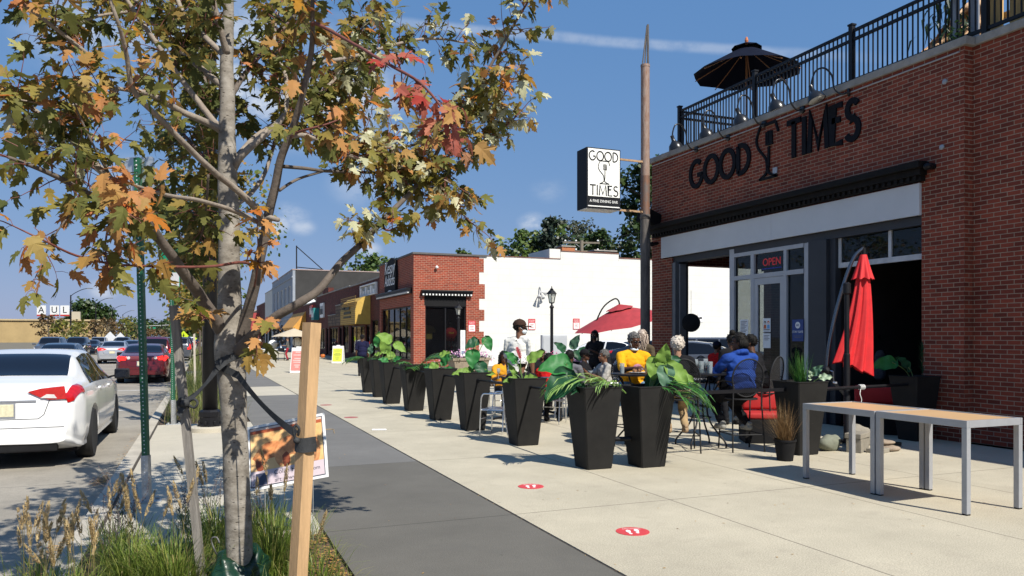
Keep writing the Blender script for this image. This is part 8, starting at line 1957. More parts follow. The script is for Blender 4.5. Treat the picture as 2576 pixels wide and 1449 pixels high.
leafy_limb('right_up',[(590,425,4.98,9),(605,395,4.95,9),(640,360,5.0,8.5),(678,328,5.05,8),(708,300,5.1,7),(722,250,5.2,6),(718,190,5.3,5),(690,110,5.4,4),(700,30,5.5,3)],branchm,[D_,G_,G_],0.09,0.35,0.06)
leafy_limb('right_back',[(590,400,5.0,7),(660,330,5.4,6),(760,270,5.8,5),(850,190,6.1,4),(900,100,6.4,3),(930,20,6.5,2)],branchm,[G_,D_,G_],0.095,0.3,0.055)
leafy_limb('right_back_low',[(592,520,5.0,6),(660,450,5.5,5),(720,300,5.9,4),(830,270,6.2,3),(930,230,6.3,2)],branchm,[D_,G_],0.09,0.35,0.06)
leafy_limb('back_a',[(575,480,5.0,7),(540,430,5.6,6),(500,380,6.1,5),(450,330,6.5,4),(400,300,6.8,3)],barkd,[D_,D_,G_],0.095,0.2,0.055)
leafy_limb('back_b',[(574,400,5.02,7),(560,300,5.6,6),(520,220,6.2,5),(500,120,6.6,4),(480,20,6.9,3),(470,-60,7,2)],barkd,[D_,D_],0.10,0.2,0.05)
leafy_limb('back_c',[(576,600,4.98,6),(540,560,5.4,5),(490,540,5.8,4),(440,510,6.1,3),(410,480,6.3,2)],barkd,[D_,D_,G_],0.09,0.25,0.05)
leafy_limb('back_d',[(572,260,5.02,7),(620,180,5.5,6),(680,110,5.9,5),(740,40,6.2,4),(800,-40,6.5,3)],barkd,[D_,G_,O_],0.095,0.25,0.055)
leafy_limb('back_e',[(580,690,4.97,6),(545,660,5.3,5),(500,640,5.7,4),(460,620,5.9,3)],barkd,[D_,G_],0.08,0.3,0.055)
leafy_limb('left_edge',[(225,140,4.3,5),(170,95,4.2,5),(107,46,4.1,4.5),(40,0,4.0,3)],branchm,[G_,O_,D_],0.095,0.1,0.07)
leafy_limb('left_edge_b',[(300,225,4.4,4),(225,250,4.2,3.5),(160,270,4.0,3),(100,260,3.8,2.5),(40,250,3.7,2)],branchm,[O_,G_,O_],0.105,0.2,0.09)
leafy_limb('left_top',[(319,30,4.8,4),(250,40,4.6,3.5),(190,60,4.5,3),(130,50,4.4,2.5)],branchm,[D_,G_],0.09,0.1,0.07)
leafy_limb('tip_down',[(1085,440,4.55,3),(1120,480,4.6,2.5),(1150,520,4.65,2),(1180,555,4.7,1.6),(1205,575,4.7,1.2)],twigm,[G_,P_,O_],0.078,0.05,0.05,(0.06,0.14),(1,2))
leafy_limb('right_spur',[(1104,406,4.5,3),(1170,372,4.5,2.5),(1234,343,4.5,2.2),(1280,310,4.5,2),(1310,280,4.5,1.5)],twigm,[P_,P_,G_],0.078,0.15,0.045,(0.07,0.16),(2,3))
leafy_limb('spur_b',[(1204,217,4.5,2.5),(1230,260,4.4,2),(1260,250,4.35,1.6),(1290,200,4.3,1.3)],twigm,[G_,O_,P_],0.10,0.2,0.07,(0.06,0.14),(1,2))
leafy_limb('spur_c',[(933,590,4.6,3),(920,570,4.5,2.5),(900,560,4.45,2)],twigm,[P_,G_],0.085,0.2,0.04,(0.06,0.12),(1,2))
leafy_limb('spur_d',[(955,565,4.55,3),(975,580,4.45,2.5),(990,575,4.4,2)],twigm,[O_,D_,O_],0.10,0.1,0.045,(0.05,0.12),(1,2))
leafy_limb('mid_spur',[(731,343,4.6,4),(760,330,4.4,3),(830,310,4.2,2.5),(880,285,4.1,2)],twigm,[O_,G_,O_],0.095,0.35,0.07,(0.07,0.15),(1,3))
leafy_limb('low_cluster',[(672,800,4.75,3),(660,825,4.6,2.5),(650,850,4.5,2)],twigm,[O_,G_],0.105,0.3,0.10,(0.03,0.08),(1,1))
leafy_limb('low_spur',[(640,720,4.8,3),(650,650,4.5,2),(648,600,4.4,1.5)],twigm,[O_],0.10,0.5,0.08,(0.04,0.10),(1,1))
leafy_limb('left_orange',[(353,538,4.05,4),(320,545,3.7,3),(305,520,3.4,2.5)],twigm,[O_,O_,G_],0.090,0.4,0.10,(0.05,0.12),(1,2))
leafy_limb('left_drop',[(298,514,3.9,3.5),(275,560,3.7,3),(265,610,3.6,2.2),(268,650,3.55,1.6)],twigm,[O_,O_,G_],0.09,0.25,0.06,(0.07,0.15),(1,2))
leafy_limb('dangle',[(523,440,4.3,3),(515,560,4.5,2.5),(490,640,4.6,2)],barkd,[D_,G_],0.095,0.2,0.06,(0.08,0.18),(2,3))
leafy_limb('bottom_left',[(541,803,4.85,4),(520,800,4.6,3),(505,790,4.5,2)],twigm,[O_,G_],0.09,0.5,0.06,(0.04,0.10),(1,1))
bm=B();tube(bm,[P(654,563,4.72),P(680,548,4.6),P(700,553,4.55)],[0.02,0.017,0.014],8);obj('branch_stub',bm,branchm,mt,local=False,smooth=True)
obj('twigs',twb,twigm,mt,local=False)
for k,m_ in(('g',leaf_green),('d',leaf_dkgr),('o',leaf_org),('r',leaf_red),('p',leaf_pale)):
 obj('crown',leafbm[k],m_,mt,local=False)
print('maple leaves',nleaf[0])
woodt=M('stake_tan_wood',(0.52,0.33,0.165),0.75,0,0.28,5,0.35,40,stretch=(5,5,0.5));woodg=M('stake_grey_wood',(0.235,0.215,0.19),0.9,0,0.4,6,0.5,40,stretch=(6,6,0.5));strapm=M('strap_webbing',(0.030,0.032,0.034),0.8,0,0.35,18,0.4,120)
def stake(label,b,t,w,mat,rz,extra=None):
 o=thing('tree_stake',label,'tree stake',b);d=(t-b).normalized();x=V((math.cos(rz),math.sin(rz),0));x=(x-d*x.dot(d)).normalized();y=d.cross(x);L_=(t-b).length
 bm=B();rows=[]
 for i in range(13):
  z=L_*i/12;rows.append([bm.verts.new(d*z+x*sx*w/2*(1+0.02*noise.noise(V((z*4,sx,sy))))+y*sy*w/2*(1+0.02*noise.noise(V((z*3,sy,sx+2)))))for sx,sy in((-1,-1),(1,-1),(1,1),(-1,1))])
 for a,b_ in zip(rows,rows[1:]):
  for i in range(4):bm.faces.new((a[i],a[(i+1)%4],b_[(i+1)%4],b_[i]))
 bm.faces.new(rows[0][::-1]);bm.faces.new(rows[-1])
 es=[e for e in bm.edges if len(e.link_faces)==2 and e.calc_face_angle(0)>0.8];bmesh.ops.bevel(bm,geom=es,offset=w*0.05,segments=2,affect='EDGES')
 obj('post',bm,mat,o,smooth=True,angle=30);return o,d
b1=P(750,1449,4.15);b1=b1+(P(750,1449,4.15)-P(785,815,4.2))*0.42;t1=P(785,812,4.2)
stake('square tan wooden stake right of the maple trunk',b1,t1,0.070,woodt,0.52)
b2=P(507,1449,4.95);t2=P(437,768,4.85);b2=b2+(b2-t2)*0.13
stake('weathered grey wooden stake left of the maple trunk',b2,t2,0.046,woodg,-0.3)
def strap(label,pts,w,parent=None):
 bm=B();rows=[[bm.verts.new(p+V(q)*w/2+V(n)*s_)for q_,s_ in((1,0.0015),(-1,0.0015),(-1,-0.0015),(1,-0.0015))for q in[V(wd)*q_]]for p,wd,n in pts]
 for a,b in zip(rows,rows[1:]):
  for i in range(4):bm.faces.new((a[i],a[(i+1)%4],b[(i+1)%4],b[i]))
 bm.faces.new(rows[0]);bm.faces.new(rows[-1][::-1]);return bm
def strap_between(bm_list,a,b,w,sag=0.02,n=10,tw=0.6):
 pts=[]
 for i in range(n+1):
  t=i/n;p=a.lerp(b,t)-V((0,0,sag*4*t*(1-t)));d=(b-a).normalized();base=d.cross(SF).normalized();nn=d.cross(base);an=tw*math.sin(t*PI);pts.append((p,base*math.cos(an)+nn*math.sin(an),nn*math.cos(an)-base*math.sin(an)))
 bm_list.append(strap('',pts,w))
def wrap(c,ax,r,w,n=26,turns=1.0,wob=0.006):
 pts=[];ax=ax.normalized();x,y=frame_of(ax)
 for i in range(int(n*turns)+1):
  a=2*PI*i/n;rad_=(x*math.cos(a)+y*math.sin(a));pts.append((c+rad_*r+ax*wob*math.sin(a*2),ax,rad_))
 return strap('',pts,w)
trunkc=P(583,905,4.95)
s1=P(748,1100,4.17);s1c=P(765,1118,4.18)
o=thing('tree_strap','black webbing strap from the maple trunk to the tan stake','tree strap',trunkc)
l_=[];strap_between(l_,P(560,925,4.86),P(600,945,4.82),0.045,0.0,4,0.2);strap_between(l_,P(596,940,4.83),P(745,1092,4.14),0.04,0.03,12,0.5)
for b_ in l_:obj('band',b_,strapm,o,local=False,smooth=True,angle=40)
dd_=(t1-b1).normalized()
for k in range(3):obj('wrap',wrap(P(769,1108+9*k,4.18),dd_+V((0.02*k,0,0)),0.052+0.002*k,0.04,wob=0.004),strapm,o,local=False,smooth=True,angle=40)
bm=B();tube(bm,smooth_pts([P(744,1108,4.12),P(738,1085,4.1),P(744,1070,4.1),P(752,1078,4.1),P(750,1095,4.12)],4),0.007,6);ball(bm,P(746,1108,4.12),0.018,2);obj('knot',bm,strapm,o,local=False,smooth=True)
o=thing('tree_strap','black webbing strap from the maple trunk to the grey stake, tied in a bow','tree strap',trunkc)
l_=[];strap_between(l_,P(578,900,4.84),P(545,925,4.82),0.05,0.0,4,0.2);strap_between(l_,P(552,918,4.83),P(468,1010,4.80),0.04,0.025,12,0.9);strap_between(l_,P(470,1010,4.80),P(448,1046,4.78),0.04,0.0,5,0.3)
for b_ in l_:obj('band',b_,strapm,o,local=False,smooth=True,angle=40)
bm=B();tube(bm,smooth_pts([P(472,1012,4.8),P(488,1004,4.78),P(497,1014,4.77),P(488,1026,4.77),P(474,1018,4.8)],4),0.008,6);ball(bm,P(466,1014,4.79),0.03,2);tube(bm,smooth_pts([P(470,1016,4.8),P(455,1004,4.78),P(449,1016,4.78),P(462,1022,4.8)],4),0.012,6);obj('bow_knot',bm,strapm,o,local=False,smooth=True)
obj('wrap',wrap(P(460,1018,4.88),(t2-b2),0.036,0.045),strapm,o,local=False,smooth=True,angle=40)
for k in range(2):obj('wrap',wrap(P(582,898+14*k,4.95),V((0,0,1)),0.098-0.012*k,0.045,wob=0.02),strapm,o,local=False,smooth=True,angle=40)
o=thing('watering_bag','dark green plastic watering bag slumped round the foot of the maple','watering bag',(T0.x,T0.y,0))
bm=B();NA,NZ_=64,22;rows=[]
tb=P(596,1500,4.92);tb.z=0
for i in range(NZ_+1):
 t=i/NZ_;z=0.25*t;row=[]
 for k in range(NA):
  a=2*PI*k/NA;r=0.11+0.11*(1-t)**0.6+0.022*math.sin(a*3+1)*(1-t*0.4)+0.010*math.sin(a*9+t*9)+0.012*noise.noise(V((math.cos(a)*6,math.sin(a)*6,t*7)))+0.03*noise.noise(V((math.cos(a)*2,math.sin(a)*2,t*4)))
  zz=z+0.05*math.sin(a*2+0.6)*t+0.02*noise.noise(V((math.cos(a)*3,math.sin(a)*3,7)))*t
  row.append(bm.verts.new(tb+V((math.cos(a)*r,math.sin(a)*r,zz-0.03))))
 rows.append(row)
rows.append([bm.verts.new(tb+V((math.cos(2*PI*k/NA)*0.075,math.sin(2*PI*k/NA)*0.075,0.17)))for k in range(NA)])
for a,b in zip(rows,rows[1:]):
 for k in range(NA):bm.faces.new((a[k],a[(k+1)%NA],b[(k+1)%NA],b[k]))
obj('bag',bm,M('bag_green_vinyl',(0.005,0.030,0.014),0.38,0,0.3,7,0.3,22,coat=0.12),o,local=False,smooth=True)
bm=B();pts=smooth_pts([P(545,1395,4.72),P(535,1372,4.7),P(532,1355,4.69),P(545,1352,4.69),P(552,1366,4.7)],4);tube(bm,pts,0.005,6);obj('carry_loop',bm,M('loop_stripe',(0.02,0.02,0.02),0.7,0,0.3,30,alt=(0.25,0.25,0.24)),o,local=False,smooth=True)
c=P(722,1136,6.2);o=thing('printed_board','orange printed yard board with animal picture leaning behind the maple trunk','poster',c)
xu=(SR+UPV*0.19).normalized();yu=UPV*0.9+SF*0.42;yu=(yu-xu*yu.dot(xu)).normalized();nu=xu.cross(yu)
if nu.dot(V((0,0,CH))-c)<0:nu=-nu
wd=0.64;ht=0.54
Mb=basis(c,xu,yu,nu);
bm=B();box(bm,(-wd/2,-ht/2,-0.008),(wd/2,ht/2,0),Mb);obj('board',bm,white_m,o,local=False)
def bpanel(x0,y0,x1,y1,z,mat,nm):bm=B();box(bm,(x0*wd,y0*ht,z),(x1*wd,y1*ht,z+0.0008),Mb);return obj(nm,bm,mat,o,local=False)
bpanel(-0.468,-0.46,0.468,0.46,0.0002,M('board_border',(0.05,0.06,0.09),0.5),'border')
bpanel(-0.458,-0.446,0.458,0.446,0.0012,M('board_cream',(0.62,0.50,0.42),0.5,0,0.05,4),'margin')
bpanel(-0.458,-0.446,0.458,-0.222,0.0022,M('board_lilac',(0.56,0.47,0.50),0.5,0,0.05,4),'caption_band');bpanel(-0.458,-0.22,0.458,0.41,0.0022,M('board_picture',(0.78,0.36,0.11),0.5,0,0.3,3.2,alt=(0.90,0.60,0.27)),'picture')
bpanel(-0.455,0.36,0.455,0.41,0.0032,M('board_darkred',(0.40,0.09,0.03),0.5,0,0.4,9),'picture_edge')
def blob(pts,mat,z):bm=B();prism(bm,[(px*wd,py*ht)for px,py in pts],0.0006,Mb@TR(0,0,z));return obj('animal_print',bm,mat,o,local=False)
e1=M('print_rust',(0.58,0.15,0.04),0.5,0,0.45,14,alt=(0.78,0.34,0.12));e2=M('print_shadow',(0.26,0.06,0.02),0.5,0,0.3,12);e3=M('print_amber',(0.60,0.19,0.06),0.5,0,0.35,12,alt=(0.80,0.38,0.15))
def sp2(pts):return[q[:2]for q in smooth_pts(pts+[pts[0]],4)][:-1]
blob(sp2([(-0.44,-0.02),(-0.30,0.17),(-0.12,0.20),(-0.05,0.06),(-0.12,-0.04),(-0.24,-0.06),(-0.28,-0.14),(-0.36,-0.10)]),e1,0.0033)
blob(sp2([(-0.16,0.02),(-0.05,0.21),(0.15,0.25),(0.34,0.20),(0.42,0.02),(0.40,-0.20),(0.32,-0.20),(0.30,-0.06),(0.22,-0.08),(0.22,-0.20),(0.12,-0.20),(0.10,-0.06),(0.0,-0.08),(-0.08,-0.20),(-0.14,-0.12)]),e3,0.0045)
blob(sp2([(0.06,0.04),(0.12,0.20),(0.25,0.18),(0.28,0.02),(0.17,-0.03)]),e1,0.0056)
blob(sp2([(-0.06,-0.05),(0.0,0.0),(0.04,-0.10),(0.02,-0.21),(-0.04,-0.21)]),e2,0.0057);blob(sp2([(0.12,-0.06),(0.22,-0.05),(0.20,-0.21),(0.13,-0.21)]),e2,0.0068)
blob(sp2([(-0.40,-0.06),(-0.32,-0.09),(-0.30,-0.21),(-0.38,-0.21)]),e2,0.0046)
bpanel(-0.40,-0.44,-0.26,-0.26,0.0033,M('print_navy',(0.06,0.07,0.12),0.5),'corner_panel')
tm=M('print_ink',(0.03,0.03,0.05),0.6)
text_obj('lettering','Collin Hunt',0.072*ht/0.75,Mb@TR(0.02*wd,-0.285*ht,0.0035),tm,o,0.0006);text_obj('lettering','.com',0.06*ht/0.75,Mb@TR(0.34*wd,-0.33*ht,0.0035),tm,o,0.0006);text_obj('lettering','art: www.x',0.066*ht/0.75,Mb@TR(0.0,-0.40*ht,0.0035),tm,o,0.0006)
bm=B()
for sx in(-0.3,0.3):q0=c+xu*wd*sx-yu*ht*0.5-nu*0.012;tube(bm,[q0+yu*ht*0.6,q0,V((q0.x,q0.y,0.0))],0.004,5)
obj('wire_stake',bm,galv,o,local=False)
gm=leafmat('grass_blade',[(0,(0.08,0.14,0.018)),(0.5,(0.17,0.24,0.035)),(0.85,(0.28,0.31,0.07)),(1,(0.38,0.32,0.12))],0.35)
gdry=leafmat('grass_dry',[(0,(0.20,0.17,0.06)),(1,(0.36,0.29,0.13))],0.35)
plume=leafmat('seed_plume',[(0,(0.50,0.38,0.18)),(0.6,(0.64,0.50,0.27)),(1,(0.38,0.26,0.13))],0.3)
def blade2(bm,p,a,L_,lean,w,curve):
 d=V((math.cos(a),math.sin(a),0));s=V((-d.y,d.x,0))*w;pts=[]
 for t in(0,0.3,0.6,0.85,1.0):
  an=lean+curve*t*t;pts.append(p+d*L_*t*math.sin(an*0.7+0.02)+V((0,0,L_*t*math.cos(an*0.75))))
 vs=[(bm.verts.new(q-s*k),bm.verts.new(q+s*k))for q,k in zip(pts[:4],(0.8,1,0.8,0.45))];tip=bm.verts.new(pts[4])
 for x,y in zip(vs,vs[1:]):bm.faces.new((x[0],x[1],y[1],y[0]))
 bm.faces.new((vs[3][0],vs[3][1],tip));return pts[4]
def seed_head(bm,st,p,d,L_,r):
 d=d.normalized();x,y=frame_of(d)
 for k in range(int(70*L_/0.12)):
  t=R.random();a=R.uniform(0,6.3);rr_=r*math.sin(PI*(0.10+0.86*t))**0.7;c_=p+d*L_*t;o_=(x*math.cos(a)+y*math.sin(a));e_=c_+o_*rr_*R.uniform(0.7,1.25)+d*r*R.uniform(0.7,1.5);s_=o_.cross(d)*r*0.16
  bm.faces.new([bm.verts.new(q)for q in(c_+o_*rr_*0.1-s_,c_+o_*rr_*0.55-s_*1.3,e_,c_+o_*rr_*0.55+s_*1.3,c_+o_*rr_*0.1+s_)])
def grass_clump(label,x,y,n,h,spread,heads=0,hmin=0.5,mat=gm,w=0.0028,lean=0.45,z=-0.03,group='grass clumps in the near planting bed'):
 o=thing('fountain_grass',label,'grass',(x,y,z),0,group);bm=B()
 for i in range(n):a=R.uniform(0,6.28);r_=abs(R.gauss(0,spread*0.4));blade2(bm,V((math.cos(a)*r_,math.sin(a)*r_,0)),a+R.gauss(0,0.5),h*R.uniform(hmin,1.1),abs(R.gauss(0,lean)),w*R.uniform(0.7,1.3),R.uniform(0.1,0.9))
 obj('blades',bm,mat,o)
 if heads:
  bm=B();st=B()
  for i in range(heads):
   a=R.uniform(0,6.28);ln=abs(R.gauss(0.15,0.16));L_=h*R.uniform(0.95,1.4);d=V((math.cos(a)*math.sin(ln),math.sin(a)*math.sin(ln),math.cos(ln)));p0=V((R.gauss(0,spread*0.2),R.gauss(0,spread*0.2),0));p1=p0+d*L_;tube(st,[p0,p0+d*L_*0.5+V((0,0,0.01)),p1],0.0013,4,False)
   seed_head(bm,st,p1,(d+V((math.cos(a)*0.15,math.sin(a)*0.15,0))),R.uniform(0.12,0.19),0.019)
  obj('seed_heads',bm,plume,o);obj('stalks',st,gdry,o)
 return o
for l,u,v,n,h,sp_,hd_ in(('fountain grass clump with many tan plumes at the far bottom left',100,1520,240,0.38,0.30,16),('fountain grass clump with tan plumes at the bottom left, beside the first',180,1560,240,0.36,0.3,14),('green fountain grass clump left of the grey stake',330,1470,520,0.42,0.34,9),('green fountain grass clump right beside the grey stake',440,1490,520,0.46,0.34,5),('tall loose grass clump between the grey stake and the watering bag',545,1380,420,0.46,0.30,3),('lush green grass clump right of the maple trunk',690,1440,700,0.50,0.30,5),('green grass clump between trunk and tan stake, farther back',660,1350,360,0.42,0.25,3),('sparse grass clump right of the tan stake',800,1480,140,0.36,0.22,2),('low grass clump by the kerb behind the plumes',285,1400,260,0.36,0.28,5)):
 g_=G(u,v);grass_clump(l,g_.x,g_.y,n,h,sp_,hd_)
def sage(label,u,v,n,h):
 g_=G(u,v);o=thing('sage_plant',label,'plant',(g_.x,g_.y,-0.03),0,'wispy sage plants in the near planting bed');bm=B();lb=B()
 for i in range(n):
  a=R.uniform(0,6.3);d=V((math.cos(a)*R.uniform(0.05,0.35),math.sin(a)*R.uniform(0.05,0.3),1));L_=h*R.uniform(0.6,1.1);pts=[V((R.gauss(0,0.04),R.gauss(0,0.04),0))+d*L_*t+V((R.gauss(0,0.008),R.gauss(0,0.008),0))for t in(0,0.25,0.5,0.75,1)];tube(bm,pts,[0.0022,0.002,0.0016,0.0012,0.0008],4,False)
  for k in range(16):
   t=R.uniform(0.05,0.5)*4;j=min(int(t),3);q=pts[j].lerp(pts[j+1],t-j);blade2(lb,q,R.uniform(0,6.3),R.uniform(0.03,0.05),0.9,0.004,0.5)
  for k in range(12):
   t=(0.5+0.5*k/12)*4;j=min(int(t),3);q=pts[j].lerp(pts[j+1],t-j)
   for m_ in range(3):a2=R.uniform(0,6.3);s_=0.0055;e_=q+V((math.cos(a2),math.sin(a2),0.5))*s_*1.6;lb.faces.new([lb.verts.new(z_)for z_ in(q,q+V((0,0,s_)),e_,q+V((0,0,-s_*0.6)))]).material_index=1
  for k in range(2):
   q=pts[2].lerp(pts[3],R.random());a2=R.uniform(0,6.3);tube(bm,[q,q+V((math.cos(a2)*0.05,math.sin(a2)*0.05,0.10))],0.001,4,False)
 obj('stems',bm,M('sage_stem',(0.15,0.13,0.12),0.8,0,0.3,20),o);obj('foliage',lb,[leafmat('sage_leaf',[(0,(0.09,0.13,0.06)),(1,(0.16,0.20,0.11))],0.3)if 'sage_leaf' not in _mats else _mats['sage_leaf'],leafmat('sage_flower',[(0,(0.07,0.05,0.09)),(0.6,(0.14,0.11,0.13)),(1,(0.22,0.16,0.14))],0.2)if 'sage_flower' not in _mats else _mats['sage_flower']],o)
for l,u,v,n,h in(('wispy sage plant near the foot of the near green post',315,1370,16,0.62),('wispy sage plant beside the foot of the grey stake, left of it',465,1340,14,0.55),('wispy sage plant between the grey stake and the maple trunk',525,1330,14,0.60),('wispy sage plant right behind the maple trunk',640,1360,10,0.5),('wispy sage plant nearest the kerb',270,1420,10,0.5)):sage(l,u,v,n,h)
bm=B()
for i in range(5200):
 y=R.uniform(3.0,6.5);x=R.uniform(E0(y)+0.02,0.97);
 if noise.noise(V((x*2.2,y*1.6,3)))<(0.05 if x>0.62 else-0.25):continue
 blade2(bm,V((x,y,-0.03)),R.uniform(0,6.3),R.uniform(0.08,0.26),abs(R.gauss(0,0.4)),0.0022,R.uniform(0.1,0.8))
tag(obj('bed_grass',bm,gm),kind='stuff')
bm=B()
for(ya,yb_,n,w)in((15.5,33,5200,0.004),(39,57,2600,0.007),(63,82,1800,0.010),(90,112,1000,0.016)):
 for i in range(n):
  y=R.uniform(ya,yb_);x=R.uniform(E0(y)+0.05,0.95);k=noise.noise(V((x*1.7,y*0.7,9)))
  if k<-0.22:continue
  blade2(bm,V((x,y,-0.03)),R.uniform(0,6.3),R.uniform(0.25,0.62)*(1+0.5*k),abs(R.gauss(0,0.35)),w,R.uniform(0.1,0.9))
tag(obj('far_bed_grass',bm,leafmat('grass_far',[(0,(0.08,0.13,0.02)),(0.5,(0.16,0.20,0.04)),(1,(0.33,0.28,0.12))],0.35)),kind='stuff')
def leaf_card(bm,p,n,s):
 x,y=frame_of(n);a=R.uniform(0,6.3);u_=x*math.cos(a)+y*math.sin(a);w_=x*-math.sin(a)+y*math.cos(a)
 bm.faces.new([bm.verts.new(p+q)for q in(u_*s*0.5,w_*s*0.36+u_*s*0.12,-u_*s*0.18+w_*s*0.42,-u_*s*0.5,-u_*s*0.18-w_*s*0.42,-w_*s*0.36+u_*s*0.12)])
def grown_tree(name,label,x,y,H,cr,trunk_r,lm,nleaf_,ls,z0=0.0,base=0.3,seed=1,airy=0.5,group=None,tm=None,levels=2,narrow=1.0):
 o=thing(name,label,'tree',(x,y,z0),0,group);rg=random.Random(seed);bm=B();ends=[]
 tm=tm or M('tree_bark_brown',(0.12,0.095,0.07),0.9,0,0.35,6,0.4,30)
 top=V((rg.gauss(0,0.03)*H,rg.gauss(0,0.03)*H,H*0.93));tp_=smooth_pts([(0,0,-0.1),(0.01*H*rg.gauss(0,1),0.01*H*rg.gauss(0,1),H*0.35),(top.x*0.6,top.y*0.6,H*0.66),tuple(top)],4)
 tube(bm,tp_,[trunk_r*(1-0.9*i/(len(tp_)-1))for i in range(len(tp_))],8)
 obj('trunk',bm,tm,o,smooth=True)
 bm=B();nb=13 if levels==2 else 18
 for k in range(nb):
  t=base+(0.93-base)*(k+0.5)/nb;f=t/0.93*(len(tp_)-1);j=min(int(f),len(tp_)-2);p=V(tp_[j]).lerp(V(tp_[j+1]),f-j)
  prof=math.sin(PI*min(1,max(0.08,((t-base)/(1-base))*0.80+0.17)))**0.8
  a=k*2.4+rg.gauss(0,0.3);L_=cr*prof*rg.uniform(0.75,1.15)*narrow;d=V((math.cos(a),math.sin(a),rg.uniform(0.25,0.75)/narrow));d.normalize();e=p+d*L_
  mid=p.lerp(e,0.5)-V((0,0,0.05*L_));tube(bm,smooth_pts([tuple(p),tuple(mid),tuple(e)],3),[trunk_r*0.35*(1-i/8)for i in range(7)],5,False);ends+=[(e,L_*0.36),(mid.lerp(e,0.5),L_*0.36)]
  for m_ in range(3):q=p.lerp(e,rg.uniform(0.35,0.9));e2=q+V((rg.gauss(0,1),rg.gauss(0,1),rg.gauss(0.3,0.6))).normalized()*L_*rg.uniform(0.3,0.55);tube(bm,[q,e2],[trunk_r*0.12,trunk_r*0.03],4,False);ends.append((e2,L_*0.30))
 ends.append((top,cr*0.3));obj('limbs',bm,tm,o,smooth=True)
 bm=B();per=max(1,nleaf_//len(ends))
 for e,r_ in ends:
  r_=max(r_,cr*0.12)
  for i in range(per):
   v=V((rg.gauss(0,1),rg.gauss(0,1),rg.gauss(0,0.8))).normalized()*r_*(rg.random()**airy)
   n_=(v.normalized()*0.6+V((rg.gauss(0,0.6),rg.gauss(0,0.6),0.5))).normalized();leaf_card(bm,e+v,n_,ls*rg.uniform(0.6,1.3))
 obj('crown',bm,lm,o);return o
lm_street=leafmat('leaf_street_tree',[(0,(0.07,0.12,0.02)),(0.5,(0.15,0.18,0.03)),(0.78,(0.36,0.26,0.05)),(1,(0.40,0.20,0.05))],0.35)
lm_street2=leafmat('leaf_street_yellow',[(0,(0.14,0.15,0.02)),(0.5,(0.30,0.22,0.04)),(0.8,(0.40,0.22,0.04)),(1,(0.34,0.14,0.03))],0.35)
grown_tree('street_tree','airy young street tree with small green and yellow leaves just beyond the lamp column',0.30,20.2,5.6,1.75,0.055,lm_street,2600,0.10,0,0.32,3,0.7,'young trees along the kerb')
for l,y,s in(('second young street tree beyond the first',27.5,4),('third young street tree in the kerb row',35,5),('fourth young street tree in the kerb row',44,6),('fifth young street tree in the kerb row',54,8),('sixth young street tree in the kerb row',66,9),('seventh young street tree in the kerb row',80,10)):
 grown_tree('street_tree',l,0.25+0.002*y,y,4.6,1.35,0.05,lm_street2 if y>30 else lm_street,1500,0.12+0.001*y,0,0.32,s,0.7,'young trees along the kerb')
lm_oak=leafmat('leaf_oak_dark',[(0,(0.018,0.040,0.010)),(0.6,(0.036,0.070,0.015)),(1,(0.07,0.105,0.025))],0.25);lm_mid=leafmat('leaf_mid_green',[(0,(0.05,0.095,0.02)),(0.6,(0.085,0.14,0.028)),(1,(0.15,0.19,0.05))],0.3);lm_grey=leafmat('leaf_grey_green',[(0,(0.06,0.075,0.045)),(1,(0.12,0.13,0.085))],0.3);lm_brown=leafmat('leaf_autumn_brown',[(0,(0.09,0.075,0.03)),(0.5,(0.15,0.10,0.04)),(1,(0.22,0.12,0.05))],0.3);lm_lime=leafmat('leaf_yellow_green',[(0,(0.10,0.12,0.02)),(0.6,(0.17,0.18,0.03)),(1,(0.26,0.20,0.04))],0.3)
def far_tree(label,u,d,vtop,cr,lm,n=2600,ls=0.5,seed=1,base=0.2,name='tree',z0=0.0,**k):
 q=P(u,vtop,d);return grown_tree(name,label,q.x,q.y,q.z-z0,cr,0.02*q.z+0.1,lm,n,ls,z0,base,seed,0.6,**k)
far_tree('tall dark green oak behind the rusty pole and the restaurant roof corner',1645,75,408,3.9,lm_oak,5200,0.42,11,0.35)
far_tree('dark rounded tree left of the oak, behind the white walled building',1530,84,585,4.6,lm_oak,3600,0.42,12)
far_tree('dark tree between the utility pole and the oak',1492,92,612,3.8,lm_mid,2400,0.45,13)
far_tree('bushy mid green tree above the left part of the white wall',1335,80,586,4.4,lm_mid,4200,0.40,14)
far_tree('thin grey green feathery tree right of the conifer',1440,88,552,3.4,lm_grey,1700,0.34,15,0.45)
far_tree('round green tree top above the dark brick shop roof',945,150,652,6.5,lm_mid,2600,0.7,16)
far_tree('small tree top showing over the corner shop coping',1192,150,630,4.0,lm_mid,1400,0.6,17)
q=P(1385,540,78.0);o=thing('conifer','ragged dark spruce with drooping boughs behind the white wall','tree',(q.x,q.y,0));bm=B();tube(bm,[(0,0,0),(0,0,q.z*0.6),(0,0,q.z)],[0.25,0.16,0.03],7);obj('trunk',bm,M('spruce_bark',(0.06,0.05,0.04),0.9),o)
bm=B();rg=random.Random(5);z=6.5
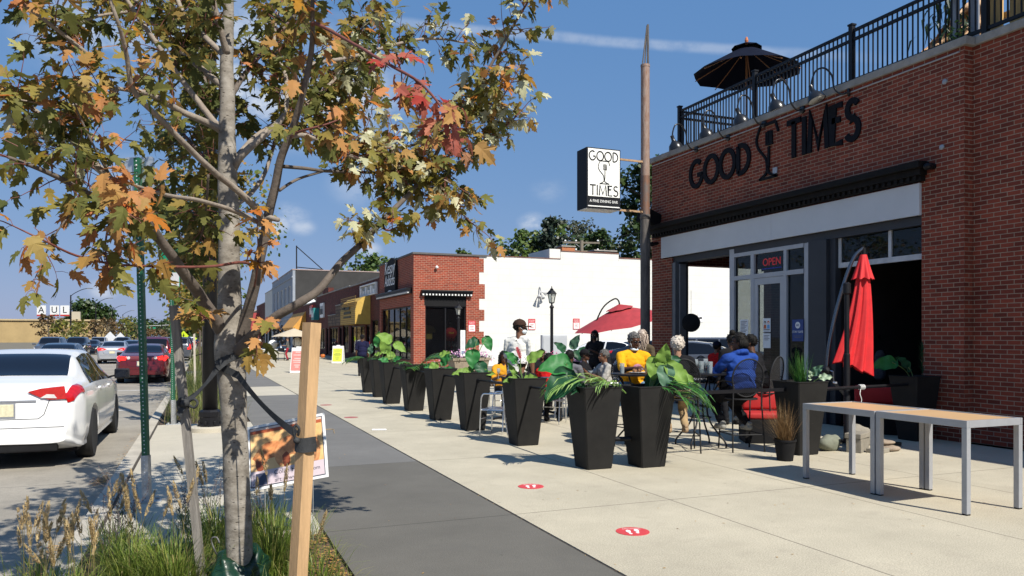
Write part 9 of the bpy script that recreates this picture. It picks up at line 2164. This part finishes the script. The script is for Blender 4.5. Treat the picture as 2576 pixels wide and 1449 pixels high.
while z<q.z-0.2:
 k=(z-6.5)/(q.z-6.5)
 for a_ in range(3):
  a=rg.uniform(0,6.3);L_=(3.4*(1-k)**0.8+0.5)*rg.uniform(0.45,1.1);n_=int(10+16*L_)
  for i in range(n_):
   t=i/n_;p=V((math.cos(a)*L_*t,math.sin(a)*L_*t,z-0.22*L_*math.sin(t*2.2)+0.25*L_*t*t));
   for m_ in range(3):leaf_card(bm,p+V((rg.gauss(0,0.08),rg.gauss(0,0.08),-abs(rg.gauss(0,0.16)))),V((rg.gauss(0,1),rg.gauss(0,1),0.4)).normalized(),rg.uniform(0.2,0.36))
 z+=rg.uniform(0.22,0.5)
obj('crown',bm,leafmat('leaf_spruce',[(0,(0.012,0.025,0.014)),(1,(0.035,0.055,0.035))],0.1),o)
far_tree('broad dark green tree behind the yellow store',222,345,772,9.5,lm_oak,3000,1.3,21,0.25,z0=-0.2)
far_tree('dark green tree right of the broad one behind the yellow store',258,350,796,6.5,lm_mid,1800,1.2,22,0.25,z0=-0.2)
for i,(l,u,d,vt,cr,lm)in enumerate((('brown leaved street tree before the white letter boxes',122,120,783,2.6,lm_brown),('yellow green street tree left of the second street lamp',196,135,800,2.6,lm_lime),('brown street tree right of the second street lamp',238,150,800,2.4,lm_brown),('reddish brown street tree by the third street lamp',270,165,795,2.8,lm_brown),('tall yellow green street tree left of the fifth street lamp',318,190,793,3.0,lm_lime),('brown tree beside the tall yellow green one',298,205,806,3.0,lm_brown),('far green tree behind the near green post',345,260,796,5.0,lm_mid),('far dark tree right of the near green post',395,330,812,6.0,lm_oak),('brown tree at the far end of the road',376,240,822,3.0,lm_brown),('far dark tree at the end of the road beside the grey stake',420,360,808,7.0,lm_oak),('yellow green street tree at the left edge of the road',160,112,800,2.4,lm_lime),('brown tree far along the road before the traffic signal',408,270,826,3.2,lm_brown))):
 far_tree(l,u,d,vt+8,cr*0.8,lm,470,0.22+0.0012*d,30+i,0.18,z0=-0.16)
for i,(l,u,d,vt,cr)in enumerate((('distant tree closing the road, left one',345,620,828,12),('distant tree closing the road, middle one',400,640,826,13),('distant tree closing the road, right one',450,660,828,13),('distant tree behind the parked cars at the road end',490,600,830,11))):
 far_tree(l,u,d,vt,cr,lm_oak,900,2.6,60+i,0.1,z0=-0.2)
